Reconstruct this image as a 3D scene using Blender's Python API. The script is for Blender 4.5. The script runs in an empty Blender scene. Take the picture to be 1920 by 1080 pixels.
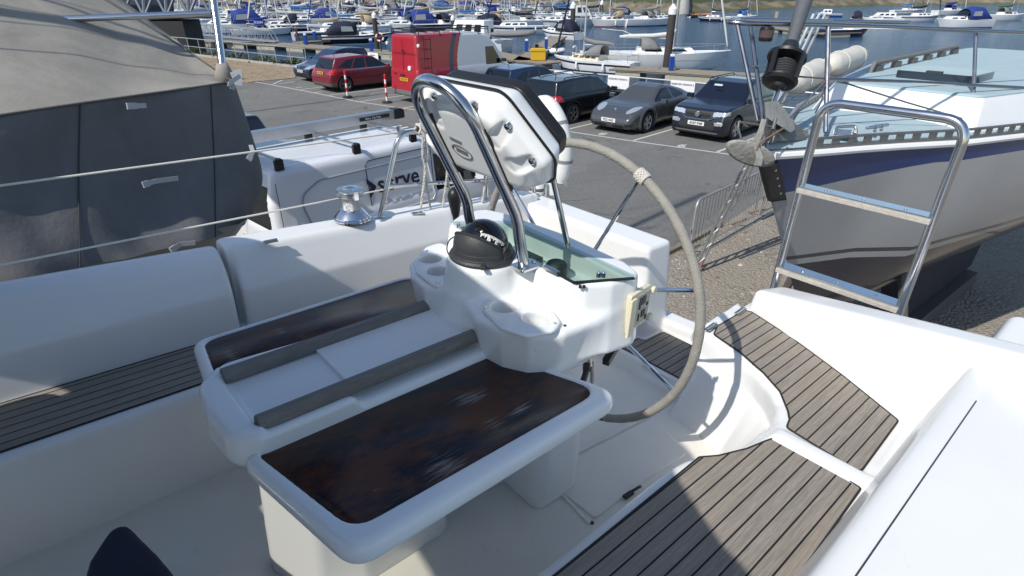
SUN_S = 4.2; SKY_S = 0.15; EXPO = 0.05
import bpy, bmesh, math, random
import numpy as np
from mathutils import Vector, Matrix
random.seed(7)
R = math.radians
PI = math.pi
# ------------------------------------------------------------------ scene frame
F = 1090.0; PITCH = R(27.0); CAM = Vector((0, 0, 4.0)); K = 1.15   # K: metres per cockpit unit
SUN_AZ = R(223.5); SUN_EL = R(46.0)
CF = Vector((0, math.cos(PITCH), -math.sin(PITCH))); CU = Vector((0, math.sin(PITCH), math.cos(PITCH))); CR = Vector((1, 0, 0))
def ray(x, y): return CF + CR * ((x - 960) / F) + CU * ((540 - y) / F)
def at(x, y, z):
    "world point where the sight line of a photo pixel meets height z"
    d = ray(x, y); return CAM + d * ((z - CAM.z) / d.z)
BA = ray(2300, 70).normalized(); BT = ray(-100, -35).normalized()
BT = -(BT - BA * BA.dot(BT)); BT.normalize(); BU = BA.cross(BT)
if BU.z < 0: BU = -BU
def B(a, t, u): return CAM + (BA * a + BT * t + BU * u) * K        # cockpit frame: aft, port, up
def bt(x, y, u):
    r = ray(x, y); s = u / r.dot(BU); return Vector((r.dot(BA) * s, r.dot(BT) * s, u))
def btt(x, y, t):
    r = ray(x, y); s = t / r.dot(BT); return Vector((r.dot(BA) * s, t, r.dot(BU) * s))
def bta(x, y, a):
    r = ray(x, y); s = a / r.dot(BA); return Vector((a, r.dot(BT) * s, r.dot(BU) * s))
BM = Matrix(((BA.x*K, BT.x*K, BU.x*K, CAM.x), (BA.y*K, BT.y*K, BU.y*K, CAM.y), (BA.z*K, BT.z*K, BU.z*K, CAM.z), (0, 0, 0, 1)))
sc = bpy.context.scene
COL = sc.collection
ORG = {}
# ------------------------------------------------------------------ materials
MATS = {}
def nodes_of(m):
    m.use_nodes = True; return m.node_tree, m.node_tree.nodes, m.node_tree.links
def mat(name, base, rough=0.5, metal=0.0, var=0.08, scale=6.0, bump=0.0, bscale=40.0, coat=0.0, spec=0.5, emit=None, rvar=0.08):
    "plain principled surface with a little noise in colour, gloss and relief"
    if name in MATS: return MATS[name]
    m = bpy.data.materials.new(name); nt, N, L = nodes_of(m); p = N['Principled BSDF']
    p.inputs['Roughness'].default_value = rough; p.inputs['Metallic'].default_value = metal
    p.inputs['Coat Weight'].default_value = coat; p.inputs['Coat Roughness'].default_value = 0.08
    p.inputs['Specular IOR Level'].default_value = spec
    tc = N.new('ShaderNodeTexCoord'); no = N.new('ShaderNodeTexNoise'); no.inputs['Scale'].default_value = scale; no.inputs['Detail'].default_value = 6
    L.new(tc.outputs['Object'], no.inputs['Vector'])
    mx = N.new('ShaderNodeMix'); mx.data_type = 'RGBA'
    c = Vector(base[:3])
    mx.inputs['A'].default_value = (*(c * (1 - var)), 1); mx.inputs['B'].default_value = (*[min(1, v) for v in c * (1 + var)], 1)
    L.new(no.outputs['Fac'], mx.inputs['Factor']); L.new(mx.outputs['Result'], p.inputs['Base Color'])
    if rvar:
        mr = N.new('ShaderNodeMapRange'); mr.inputs['To Min'].default_value = max(0.02, rough - rvar); mr.inputs['To Max'].default_value = min(1, rough + rvar)
        L.new(no.outputs['Fac'], mr.inputs['Value']); L.new(mr.outputs['Result'], p.inputs['Roughness'])
    if bump:
        n2 = N.new('ShaderNodeTexNoise'); n2.inputs['Scale'].default_value = bscale; n2.inputs['Detail'].default_value = 5
        b = N.new('ShaderNodeBump'); b.inputs['Strength'].default_value = bump; b.inputs['Distance'].default_value = 0.02
        L.new(tc.outputs['Object'], n2.inputs['Vector']); L.new(n2.outputs['Fac'], b.inputs['Height']); L.new(b.outputs['Normal'], p.inputs['Normal'])
    MATS[name] = m; return m
def glass(name, tint=(0.02, 0.03, 0.035), rough=0.04, alpha=None):
    if name in MATS: return MATS[name]
    m = bpy.data.materials.new(name); nt, N, L = nodes_of(m); p = N['Principled BSDF']
    p.inputs['Base Color'].default_value = (*tint, 1); p.inputs['Roughness'].default_value = rough
    p.inputs['Specular IOR Level'].default_value = 0.7
    if alpha is not None:
        tr = N.new('ShaderNodeBsdfTransparent'); mx = N.new('ShaderNodeMixShader'); out = N['Material Output']
        tr.inputs['Color'].default_value = (*alpha[1], 1)
        mx.inputs['Fac'].default_value = alpha[0]
        L.new(tr.outputs[0], mx.inputs[1]); L.new(p.outputs[0], mx.inputs[2]); L.new(mx.outputs[0], out.inputs['Surface'])
    MATS[name] = m; return m
def mixrgb(N, L, fac, a, b, blend='MIX'):
    mx = N.new('ShaderNodeMix'); mx.data_type = 'RGBA'; mx.blend_type = blend
    for k, v in (('Factor', fac), ('A', a), ('B', b)):
        if hasattr(v, 'is_output'): L.new(v, mx.inputs[k])
        elif k == 'Factor': mx.inputs[k].default_value = v
        else: mx.inputs[k].default_value = (*v[:3], 1)
    return mx.outputs['Result']
def math_n(N, L, op, a, b=None, c=None):
    n = N.new('ShaderNodeMath'); n.operation = op
    for i, v in enumerate((a, b, c)):
        if v is None: continue
        if hasattr(v, 'is_output'): L.new(v, n.inputs[i])
        else: n.inputs[i].default_value = v
    return n.outputs[0]
def ramp(N, L, fac, stops):
    r = N.new('ShaderNodeValToRGB'); e = r.color_ramp.elements
    while len(e) < len(stops): e.new(0.5)
    for el, (p, c) in zip(e, stops):
        el.position = p; el.color = (*c[:3], 1) if len(c) >= 3 else (c[0], c[0], c[0], 1)
    L.new(fac, r.inputs['Fac']); return r.outputs['Color']
def noise(N, L, vec, scale, detail=5, rough=0.5, dist=0.0):
    n = N.new('ShaderNodeTexNoise'); n.inputs['Scale'].default_value = scale; n.inputs['Detail'].default_value = detail
    n.inputs['Roughness'].default_value = rough; n.inputs['Distortion'].default_value = dist
    L.new(vec, n.inputs['Vector']); return n.outputs['Fac']
def mapping(N, L, vec, scale=(1, 1, 1), rot=(0, 0, 0), loc=(0, 0, 0)):
    n = N.new('ShaderNodeMapping'); n.inputs['Scale'].default_value = scale; n.inputs['Rotation'].default_value = rot; n.inputs['Location'].default_value = loc
    L.new(vec, n.inputs['Vector']); return n.outputs['Vector']
def bumpn(N, L, h, strength, dist=0.01):
    b = N.new('ShaderNodeBump'); b.inputs['Strength'].default_value = strength; b.inputs['Distance'].default_value = dist
    L.new(h, b.inputs['Height']); return b.outputs['Normal']
# ------------------------------------------------------------------ mesh building
def new_mesh(name, V, faces, mats, fmat=None, angle=35, uvs=None):
    me = bpy.data.meshes.new(name)
    if isinstance(faces, np.ndarray):
        nv, nf = len(V), len(faces)
        me.vertices.add(nv); me.vertices.foreach_set('co', np.ascontiguousarray(V, dtype=np.float32).ravel())
        k = faces.shape[1]
        me.loops.add(nf * k); me.loops.foreach_set('vertex_index', faces.astype(np.int32).ravel())
        me.polygons.add(nf); me.polygons.foreach_set('loop_start', np.arange(0, nf * k, k, dtype=np.int32))
        me.update(calc_edges=True)
    else:
        me.from_pydata([tuple(v) for v in V], [], faces)
    for m in (mats if isinstance(mats, (list, tuple)) else [mats]): me.materials.append(m)
    n = len(me.polygons)
    if fmat is not None: me.polygons.foreach_set('material_index', np.asarray(fmat, dtype=np.int32))
    me.polygons.foreach_set('use_smooth', np.ones(n, dtype=bool))
    if angle is not None: me.set_sharp_from_angle(angle=R(angle))
    if uvs is not None:
        uvs = np.asarray(uvs, dtype=np.float32)
        uv = me.uv_layers.new(name='UVMap'); li = np.zeros(len(me.loops), dtype=np.int32); me.loops.foreach_get('vertex_index', li)
        uv.data.foreach_set('uv', uvs[li].ravel())
    return me
def link(name, me, parent=None):
    o = bpy.data.objects.new(name, me); COL.objects.link(o)
    if parent is not None: o.parent = parent; ORG[o] = ORG.get(parent, Vector())
    return o
def tag(o, label=None, cat=None, group=None, kind=None):
    if label: o['label'] = label
    if cat: o['category'] = cat
    if group: o['group'] = group
    if kind: o['kind'] = kind
    return o
def thing(name, label, cat, loc=(0, 0, 0), rz=0.0, group=None, local=False):
    "empty at the base of a thing; its parts are meshes parented to it"
    o = bpy.data.objects.new(name, None); COL.objects.link(o); o.location = loc; o.rotation_euler = (0, 0, rz)
    o.empty_display_size = 0.2
    ORG[o] = Vector() if local else Vector(loc)
    return tag(o, label, cat, group)
def dup(root, loc=None, rz=None, label=None, group=None):
    r = root.copy(); COL.objects.link(r)
    if loc is not None: r.location = loc
    if rz is not None: r.rotation_euler = (0, 0, rz)
    if label: r['label'] = label
    if group: r['group'] = group
    for ch in list(root.children):
        c = ch.copy(); COL.objects.link(c); c.parent = r
        for g in list(ch.children):
            d = g.copy(); COL.objects.link(d); d.parent = c
    return r
class MB:
    def __init__(s, M=None): s.v = []; s.f = []; s.m = []; s.M = M; s.uv = []
    def add(s, V, Fs, mi=0, uv=None):
        n = len(s.v)
        for v in V:
            v = Vector(v); s.v.append(s.M @ v if s.M is not None else v)
        s.uv += list(uv) if uv is not None else [(0, 0)] * len(V)
        for f in Fs: s.f.append(tuple(i + n for i in f)); s.m.append(mi)
        return s
    def box(s, c, d, mi=0, rot=None):
        c = Vector(c); h = Vector(d) / 2; V = []
        for x, y, z in ((-1,-1,-1),(1,-1,-1),(1,1,-1),(-1,1,-1),(-1,-1,1),(1,-1,1),(1,1,1),(-1,1,1)):
            p = Vector((x*h.x, y*h.y, z*h.z))
            if rot is not None: p = rot @ p
            V.append(c + p)
        return s.add(V, [(3,2,1,0),(4,5,6,7),(0,1,5,4),(1,2,6,5),(2,3,7,6),(3,0,4,7)], mi)
    def bar(s, p, q, w, h, mi=0, up=(0, 0, 1)):
        p, q = Vector(p), Vector(q); d = q - p; L = d.length; x = d / L; z = Vector(up); z = z - x * x.dot(z)
        if z.length < 1e-4: z = Vector((1, 0, 0)) - x * x.x
        z.normalize(); y = z.cross(x)
        return s.box((p + q) / 2, (L, w, h), mi, Matrix((x, y, z)).transposed())
    def tube(s, P, r, n=10, mi=0, closed=False, caps=True):
        P = [Vector(p) for p in P]; m = len(P)
        rr = r if isinstance(r, (list, tuple)) else [r] * m
        tang = []
        for i in range(m):
            a = P[(i - 1) % m] if (closed or i) else P[0]; b = P[(i + 1) % m] if (closed or i < m - 1) else P[-1]
            t = (b - a); tang.append(t.normalized() if t.length > 1e-9 else Vector((0, 0, 1)))
        t0 = tang[0]; nrm = Vector((0, 0, 1)) if abs(t0.z) < 0.9 else Vector((1, 0, 0)); nrm = (nrm - t0 * nrm.dot(t0)).normalized()
        V = []
        for i in range(m):
            t = tang[i]; nrm = nrm - t * nrm.dot(t)
            nrm.normalize(); b = t.cross(nrm)
            for k in range(n):
                an = 2 * PI * k / n; V.append(P[i] + (nrm * math.cos(an) + b * math.sin(an)) * rr[i])
        Fs = []
        for i in range(m if closed else m - 1):
            j = (i + 1) % m
            for k in range(n): Fs.append((i*n + k, i*n + (k+1) % n, j*n + (k+1) % n, j*n + k))
        if caps and not closed: Fs.append(tuple(range(n))[::-1]); Fs.append(tuple((m-1)*n + k for k in range(n)))
        return s.add(V, Fs, mi)
    def lathe(s, prof, n=24, mi=0, o=(0, 0, 0), rot=None, caps=True):
        V = []; o = Vector(o)
        for r_, z in prof:
            for k in range(n):
                p = Vector((r_ * math.cos(2*PI*k/n), r_ * math.sin(2*PI*k/n), z))
                V.append(o + (rot @ p if rot is not None else p))
        Fs = [(i*n + k, i*n + (k+1) % n, (i+1)*n + (k+1) % n, (i+1)*n + k) for i in range(len(prof)-1) for k in range(n)]
        if caps: Fs.append(tuple(range(n))[::-1]); Fs.append(tuple((len(prof)-1)*n + k for k in range(n)))
        return s.add(V, Fs, mi)
    def prism(s, poly, z0, z1, mi=0, f=None):
        "poly in plane coords, f maps (x, y, z) to the builder's space"
        f = f or (lambda x, y, z: (x, y, z)); n = len(poly)
        V = [f(x, y, z0) for x, y in poly] + [f(x, y, z1) for x, y in poly]
        uv = list(poly) * 2
        ar = sum(poly[i][0]*poly[(i+1) % n][1] - poly[(i+1) % n][0]*poly[i][1] for i in range(n))
        Fs = [tuple(range(n))[::-1], tuple(range(n, 2*n))] + [(i, (i+1) % n, (i+1) % n + n, i + n) for i in range(n)]
        if ar < 0: Fs = [g[::-1] for g in Fs]
        return s.add(V, Fs, mi, uv)
    def loft(s, secs, closed=False, caps=False, mi=0):
        n = len(secs[0]); V = [p for q in secs for p in q]
        Fs = [(i*n + k, i*n + (k+1) % n, (i+1)*n + (k+1) % n, (i+1)*n + k) for i in range(len(secs)-1) for k in range(n if closed else n-1)]
        if caps: Fs.append(tuple(range(n))[::-1]); Fs.append(tuple((len(secs)-1)*n + k for k in range(n)))
        return s.add(V, Fs, mi)
    def grid(s, fn, nu, nv, mi=0, uvscale=(1, 1)):
        V = [fn(i / nu, j / nv) for i in range(nu+1) for j in range(nv+1)]
        uv = [(i / nu * uvscale[0], j / nv * uvscale[1]) for i in range(nu+1) for j in range(nv+1)]
        Fs = [(i*(nv+1)+j, (i+1)*(nv+1)+j, (i+1)*(nv+1)+j+1, i*(nv+1)+j+1) for i in range(nu) for j in range(nv)]
        return s.add(V, Fs, mi, uv)
    def build(s, name, mats, parent=None, angle=35, bevel=None, seg=2, uv=False, solid=None):
        org = ORG.get(parent, Vector()) if parent is not None else Vector()
        me = new_mesh(name, [v - org for v in s.v], s.f, mats, s.m, angle, s.uv if uv else None)
        o = link(name, me, parent)
        if solid:
            md = o.modifiers.new('solid', 'SOLIDIFY'); md.thickness = solid; md.offset = 0
        if bevel:
            md = o.modifiers.new('bevel', 'BEVEL'); md.width = bevel; md.segments = seg; md.limit_method = 'ANGLE'; md.angle_limit = R(40); md.harden_normals = True
        return o
def arc(c, r, a0, a1, n): return [(c[0] + r*math.cos(a0 + (a1-a0)*i/n), c[1] + r*math.sin(a0 + (a1-a0)*i/n)) for i in range(n+1)]
def rpoly(pts, rad, n=5):
    "polygon with rounded corners"
    out = []; m = len(pts)
    for i in range(m):
        p = Vector(pts[i][:2]); a = Vector(pts[i-1][:2]) - p; b = Vector(pts[(i+1) % m][:2]) - p
        r = rad[i] if isinstance(rad, (list, tuple)) else rad
        la, lb = a.length, b.length; a.normalize(); b.normalize(); ang = a.angle(b)
        if r <= 1e-6 or ang > PI - 0.05: out.append(tuple(p)); continue
        d = min(r / math.tan(ang/2), la*0.48, lb*0.48); p0, p1 = p + a*d, p + b*d
        for k in range(n+1):
            t = k / n; out.append(tuple(p0*(1-t)**2 + p*2*t*(1-t) + p1*t*t))
    return out
def smooth_path(P, n=8, closed=False):
    "Catmull-Rom through points"
    P = [Vector(p) for p in P]; m = len(P); out = []
    for i in range(m if closed else m-1):
        g = lambda k: P[k % m] if closed else P[max(0, min(m-1, k))]
        p0, p1, p2, p3 = g(i-1), g(i), g(i+1), g(i+2)
        for k in range(n):
            t = k / n
            out.append(0.5*((2*p1) + (p2-p0)*t + (2*p0-5*p1+4*p2-p3)*t*t + (3*p1-p0-3*p2+p3)*t**3))
    if not closed: out.append(P[-1])
    return out
def bend_path(P, r, n=6):
    "polyline with rounded bends"
    P = [Vector(p) for p in P]; out = [P[0]]
    for i in range(1, len(P)-1):
        a = P[i-1]-P[i]; b = P[i+1]-P[i]; la, lb = a.length, b.length; a.normalize(); b.normalize()
        ang = a.angle(b); d = min(r / math.tan(ang/2), la*0.49, lb*0.49); p0, p1 = P[i]+a*d, P[i]+b*d
        for k in range(n+1):
            t = k/n; out.append(p0*(1-t)**2 + P[i]*2*t*(1-t) + p1*t*t)
    out.append(P[-1]); return out
def text_mesh(name, body, size, mats, M, parent=None, depth=0.002, bold=0.0, align='CENTER', sx=1.0):
    "lettering as a thin mesh; M maps the text plane (x right, y up, z out) to the builder's space"
    cu = bpy.data.curves.new(name, 'FONT'); cu.body = body; cu.size = size; cu.extrude = depth; cu.offset = bold
    cu.align_x = align; cu.align_y = 'CENTER'; cu.resolution_u = 2
    o = bpy.data.objects.new(name, cu); COL.objects.link(o)
    dg = bpy.context.evaluated_depsgraph_get(); dg.update()
    me = bpy.data.meshes.new_from_object(o.evaluated_get(dg)); bpy.data.objects.remove(o); bpy.data.curves.remove(cu)
    org = ORG.get(parent, Vector()) if parent is not None else Vector()
    for v in me.vertices: v.co = M @ Vector((v.co.x*sx, v.co.y, v.co.z)) - org
    me.materials.clear(); me.materials.append(mats)
    return link(name, me, parent)
def frame(o, x, y):
    "matrix with origin o, x axis and y axis (y is made square to x)"
    x = Vector(x).normalized(); y = Vector(y); y = (y - x*x.dot(y)).normalized(); z = x.cross(y)
    return Matrix(((x.x, y.x, z.x, o[0]), (x.y, y.y, z.y, o[1]), (x.z, y.z, z.z, o[2]), (0, 0, 0, 1)))
# ------------------------------------------------------------------ moulded shapes: distance fields turned to meshes
class Grid:
    def __init__(s, lo, hi, h):
        s.lo = np.array(lo, float); s.h = h; n = np.ceil((np.array(hi) - s.lo) / h).astype(int) + 1
        x, y, z = (s.lo[i] + h*np.arange(n[i]) for i in range(3))
        s.x = x[:, None, None]; s.y = y[None, :, None]; s.z = z[None, None, :]
        s.X2, s.Y2 = x[:, None], y[None, :]; s.xs, s.ys, s.zs = x, y, z
def poly2(pts, X, Y):
    "signed distance to a polygon over a 2D grid, negative inside"
    P = np.array([p[:2] for p in pts], float); d = None; s = None
    X, Y = np.broadcast_arrays(X, Y)
    d = np.full(X.shape, 1e9); ins = np.zeros(X.shape, bool)
    for i in range(len(P)):
        a, b = P[i-1], P[i]; ex, ey = b[0]-a[0], b[1]-a[1]; L = ex*ex + ey*ey
        if L < 1e-14: continue
        wx, wy = X-a[0], Y-a[1]; t = np.clip((wx*ex + wy*ey)/L, 0, 1)
        d = np.minimum(d, (wx-ex*t)**2 + (wy-ey*t)**2)
        c = ((a[1] > Y) != (b[1] > Y))
        with np.errstate(divide='ignore', invalid='ignore'):
            xi = a[0] + (Y-a[1])*ex/(ey if ey != 0 else 1e-12)
        ins ^= c & (X < xi)
    d = np.sqrt(d); return np.where(ins, -d, d)
def smin(a, b, k):
    if k <= 0: return np.minimum(a, b)
    h = np.clip(0.5 + 0.5*(b-a)/k, 0, 1); return b*(1-h) + a*h - k*h*(1-h)
def smax(a, b, k): return -smin(-a, -b, k)
def sub(a, b, k=0.0): return smax(a, -b, k)
def slab(g, z0, z1): return np.abs(g.z - (z0+z1)/2) - (z1-z0)/2
def cyl(g, c, r): return np.sqrt((g.x-c[0])**2 + (g.y-c[1])**2) - r
def ext(g, pts, z0, z1, k, draft=0.0):
    "polygon extruded from z0 to z1 with rounded rims; draft widens it downwards"
    d = poly2(pts, g.X2, g.Y2)[:, :, None] + draft*(g.z - z1)
    return smax(d, slab(g, z0, z1), k)
def surfnet(f, g):
    s = f < 0; n = s.shape
    c = np.zeros((n[0]-1, n[1]-1, n[2]-1), np.int8)
    for i in (0, 1):
        for j in (0, 1):
            for k in (0, 1): c += s[i:n[0]-1+i, j:n[1]-1+j, k:n[2]-1+k]
    m = (c > 0) & (c < 8); I = np.argwhere(m); nv = len(I)
    idx = np.full(m.shape, -1, np.int64); idx[m] = np.arange(nv)
    acc = np.zeros((nv, 3)); cnt = np.zeros(nv)
    cor = [(i, j, k) for i in (0, 1) for j in (0, 1) for k in (0, 1)]
    vals = {q: f[I[:, 0]+q[0], I[:, 1]+q[1], I[:, 2]+q[2]] for q in cor}
    for q in cor:
        for ax in range(3):
            if q[ax]: continue
            p = list(q); p[ax] = 1; p = tuple(p); a, b = vals[q], vals[p]; x = (a < 0) != (b < 0)
            with np.errstate(divide='ignore', invalid='ignore'): t = np.where(x, a/(a-b), 0)
            for d in range(3): acc[:, d] += np.where(x, q[d] + (t if d == ax else 0), 0)
            cnt += x
    V = (I + acc/cnt[:, None])*g.h + g.lo
    Q = []
    for ax in range(3):
        b, c_ = (ax+1) % 3, (ax+2) % 3
        lo = [slice(None)]*3; hi = [slice(None)]*3; lo[ax] = slice(0, -1); hi[ax] = slice(1, None)
        e = s[tuple(lo)] != s[tuple(hi)]
        E = np.argwhere(e); E = E[(E[:, b] > 0) & (E[:, c_] > 0) & (E[:, b] < n[b]-1) & (E[:, c_] < n[c_]-1)]
        st = s[E[:, 0], E[:, 1], E[:, 2]]
        def cell(db, dc):
            q = E.copy(); q[:, b] += db; q[:, c_] += dc; return idx[q[:, 0], q[:, 1], q[:, 2]]
        q = np.stack([cell(-1, -1), cell(0, -1), cell(0, 0), cell(-1, 0)], 1)
        q[~st] = q[~st][:, ::-1]; Q.append(q)
    return V, np.concatenate(Q)
def sdf_build(name, f, g, mats, parent, M=None, fmat=None, uv=False, relax=1, keep=None):
    V, Q = surfnet(f, g)
    for _ in range(relax):                                      # light fairing of the moulded skin
        acc = np.zeros_like(V); cnt = np.zeros(len(V))
        for i in range(4):
            a, b = Q[:, i], Q[:, (i+1) % 4]
            for d in range(3): acc[:, d] += np.bincount(a, V[b, d], len(V))
            cnt += np.bincount(a, minlength=len(V))
        V = V*0.5 + acc/np.maximum(cnt, 1)[:, None]*0.5
    if keep is not None:
        C = V[Q].mean(1); Q = Q[keep(C)]
        used = np.unique(Q); rm = np.full(len(V), -1); rm[used] = np.arange(len(used)); V = V[used]; Q = rm[Q]
    fm = None if fmat is None else fmat(V[Q].mean(1), V, Q)
    W = V
    if M is not None:
        m = np.array(M); W = V @ m[:3, :3].T + m[:3, 3]
    org = ORG.get(parent, Vector()) if parent is not None else Vector()
    me = new_mesh(name, W - np.array(org), Q, mats, fm, None, V[:, :2] if uv else None)
    return link(name, me, parent)
# ------------------------------------------------------------------ surfaces
def gel_mat(name, base, rough=0.2, dirt=0.12, bump=0.0, bscale=900):
    if name in MATS: return MATS[name]
    m = bpy.data.materials.new(name); nt, N, L = nodes_of(m); p = N['Principled BSDF']
    tc = N.new('ShaderNodeTexCoord'); v = tc.outputs['Object']
    n1 = noise(N, L, v, 3.0, 6, 0.6); n2 = noise(N, L, v, 26.0, 6, 0.65, 0.5)
    c = mixrgb(N, L, ramp(N, L, n1, [(0.35, (0, 0, 0)), (0.75, (dirt,)*3)]), base, [b*0.72*t for b, t in zip(base, (1, 0.95, 0.84))])
    vo_ = N.new('ShaderNodeTexVoronoi'); vo_.inputs['Scale'].default_value = 26; vo_.inputs['Randomness'].default_value = 1.0; L.new(mapping(N, L, v, (1, 1, 2.2), (0.4, 0.2, 0.7)), vo_.inputs['Vector'])
    sc_ = N.new('ShaderNodeSeparateColor'); L.new(vo_.outputs['Color'], sc_.inputs[0])
    chip = math_n(N, L, 'MULTIPLY', math_n(N, L, 'LESS_THAN', vo_.outputs['Distance'], 0.05), math_n(N, L, 'GREATER_THAN', sc_.outputs[0], 0.95))
    c = mixrgb(N, L, math_n(N, L, 'MULTIPLY', chip, 0.75), c, (0.10, 0.09, 0.08))
    sp = ramp(N, L, n2, [(0.62, (0, 0, 0)), (0.78, (dirt*1.6,)*3)])
    c = mixrgb(N, L, sp, c, [b*0.62 for b in base])
    L.new(c, p.inputs['Base Color'])
    L.new(ramp(N, L, n1, [(0.3, (rough*0.8,)*3), (0.8, (rough*1.5,)*3)]), p.inputs['Roughness'])
    if bump:
        vo = N.new('ShaderNodeTexVoronoi'); vo.inputs['Scale'].default_value = bscale; L.new(v, vo.inputs['Vector'])
        L.new(bumpn(N, L, vo.outputs['Distance'], bump, 0.002), p.inputs['Normal'])
    MATS[name] = m; return m
def teak_mat(name, base, pitch=0.039, off=0.0, wet=0.0):
    "planks along u with black caulk between, weathered grey"
    if name in MATS: return MATS[name]
    m = bpy.data.materials.new(name); nt, N, L = nodes_of(m); p = N['Principled BSDF']
    uv = N.new('ShaderNodeUVMap'); sx = N.new('ShaderNodeSeparateXYZ'); L.new(uv.outputs['UV'], sx.inputs[0])
    t = math_n(N, L, 'DIVIDE', math_n(N, L, 'ADD', sx.outputs['Y'], off), pitch)
    fr = math_n(N, L, 'FRACT', t); fl = math_n(N, L, 'FLOOR', t)
    edge = math_n(N, L, 'MINIMUM', fr, math_n(N, L, 'SUBTRACT', 1.0, fr))
    caulk = math_n(N, L, 'LESS_THAN', edge, 0.058)
    cb = N.new('ShaderNodeCombineXYZ'); L.new(math_n(N, L, 'MULTIPLY', sx.outputs['X'], 5.0), cb.inputs[0]); L.new(math_n(N, L, 'MULTIPLY', sx.outputs['Y'], 150.0), cb.inputs[1]); L.new(fl, cb.inputs[2])
    g1 = noise(N, L, cb.outputs[0], 1.0, 6, 0.62, 0.8)
    cb2 = N.new('ShaderNodeCombineXYZ'); L.new(math_n(N, L, 'MULTIPLY', sx.outputs['X'], 22.0), cb2.inputs[0]); L.new(math_n(N, L, 'MULTIPLY', sx.outputs['Y'], 420.0), cb2.inputs[1]); L.new(fl, cb2.inputs[2])
    g2 = noise(N, L, cb2.outputs[0], 1.0, 4, 0.6)
    wn = N.new('ShaderNodeTexWhiteNoise'); wn.noise_dimensions = '1D'; L.new(fl, wn.inputs['W'])
    st = noise(N, L, mapping(N, L, uv.outputs['UV'], (6, 6, 6)), 1.6, 6, 0.65, 0.4)
    b = Vector(base)
    c = mixrgb(N, L, ramp(N, L, g1, [(0.3, (0, 0, 0)), (0.72, (1, 1, 1))]), b*0.66, b*1.28)
    c = mixrgb(N, L, ramp(N, L, g2, [(0.45, (0, 0, 0)), (0.62, (0.45,)*3)]), c, b*0.5)
    c = mixrgb(N, L, math_n(N, L, 'MULTIPLY', wn.outputs['Value'], 0.35), c, Vector((b.x*1.2, b.y*1.1, b.z*0.9)))
    c = mixrgb(N, L, ramp(N, L, st, [(0.45, (0, 0, 0)), (0.8, (0.45,)*3)]), c, Vector((b.x*0.72, b.y*0.72, b.z*0.68)))
    c = mixrgb(N, L, caulk, c, (0.012, 0.012, 0.013))
    L.new(c, p.inputs['Base Color']); p.inputs['Roughness'].default_value = 0.7; p.inputs['Specular IOR Level'].default_value = 0.3
    h = math_n(N, L, 'ADD', math_n(N, L, 'MULTIPLY', g2, 0.35), math_n(N, L, 'SUBTRACT', 1.0, caulk))
    L.new(bumpn(N, L, h, 0.35, 0.003), p.inputs['Normal'])
    MATS[name] = m; return m
def varnish_mat(name, spots, streak=1.0):
    "dark stained tabletop, blotched and worn through to pale wood in places (uv = aft, port)"
    m = bpy.data.materials.new(name); nt, N, L = nodes_of(m); p = N['Principled BSDF']
    uv = N.new('ShaderNodeUVMap'); v = uv.outputs['UV']
    blot = noise(N, L, mapping(N, L, v, (3.2, 6.5, 1)), 2.0, 8, 0.72, 0.25)
    fine = noise(N, L, mapping(N, L, v, (9, 120, 1)), 1.0, 6, 0.7, 0.4)
    c = mixrgb(N, L, ramp(N, L, blot, [(0.42, (0, 0, 0)), (0.56, (1, 1, 1))]), (0.008, 0.008, 0.018), (0.088, 0.031, 0.015))
    c = mixrgb(N, L, ramp(N, L, fine, [(0.5, (0, 0, 0)), (0.75, (0.5,)*3)]), c, (0.09, 0.045, 0.028))
    worn = None
    for (cx, cy, rx, ry, amt) in spots:
        mp = mapping(N, L, v, (1/rx, 1/ry, 1), (0, 0, 0), (-cx/rx, -cy/ry, 0))
        gr = N.new('ShaderNodeTexGradient'); gr.gradient_type = 'SPHERICAL'; L.new(mp, gr.inputs['Vector'])
        a = math_n(N, L, 'MULTIPLY', gr.outputs['Fac'], amt)
        worn = a if worn is None else math_n(N, L, 'MAXIMUM', worn, a)
    if worn is not None:
        scr = noise(N, L, mapping(N, L, v, (11, 210, 1), (0, 0, 0.04)), 1.0, 8, 0.72, 0.5)
        k = math_n(N, L, 'ADD', math_n(N, L, 'MULTIPLY', worn, 0.55), math_n(N, L, 'MULTIPLY', math_n(N, L, 'SUBTRACT', scr, 0.52), 2.0))
        k = ramp(N, L, k, [(0.26, (0, 0, 0)), (0.60, (1, 1, 1))])
        c = mixrgb(N, L, k, c, (0.3, 0.27, 0.24))
        L.new(mixrgb(N, L, k, mixrgb(N, L, blot, (0.22,)*3, (0.42,)*3), (0.55,)*3), p.inputs['Roughness'])
    else: p.inputs['Roughness'].default_value = 0.3
    L.new(c, p.inputs['Base Color']); p.inputs['Specular IOR Level'].default_value = 0.35
    L.new(bumpn(N, L, fine, 0.25*streak, 0.003), p.inputs['Normal'])
    MATS[name] = m; return m
M_gel = gel_mat('gelcoat', (0.80, 0.80, 0.785), 0.2, 0.14)
M_gel2 = gel_mat('gelcoat_table', (0.80, 0.81, 0.80), 0.16, 0.10)
M_sole = gel_mat('cockpit_sole_gelcoat', (0.78, 0.755, 0.685), 0.5, 0.3, 0.25)
M_teak = teak_mat('weathered_teak', (0.285, 0.255, 0.22), 0.0382, 0.2438)
M_grey = teak_mat('grey_teak_rail', (0.20, 0.19, 0.18), 3.0, 1.4)
M_ss = mat('stainless', (0.62, 0.62, 0.62), 0.16, 1.0, 0.06, 14, rvar=0.07)
M_chrome = mat('chrome', (0.75, 0.76, 0.78), 0.07, 1.0, 0.04, 10, rvar=0.03)
M_alu = mat('aluminium', (0.55, 0.56, 0.57), 0.36, 1.0, 0.08, 12)
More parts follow.
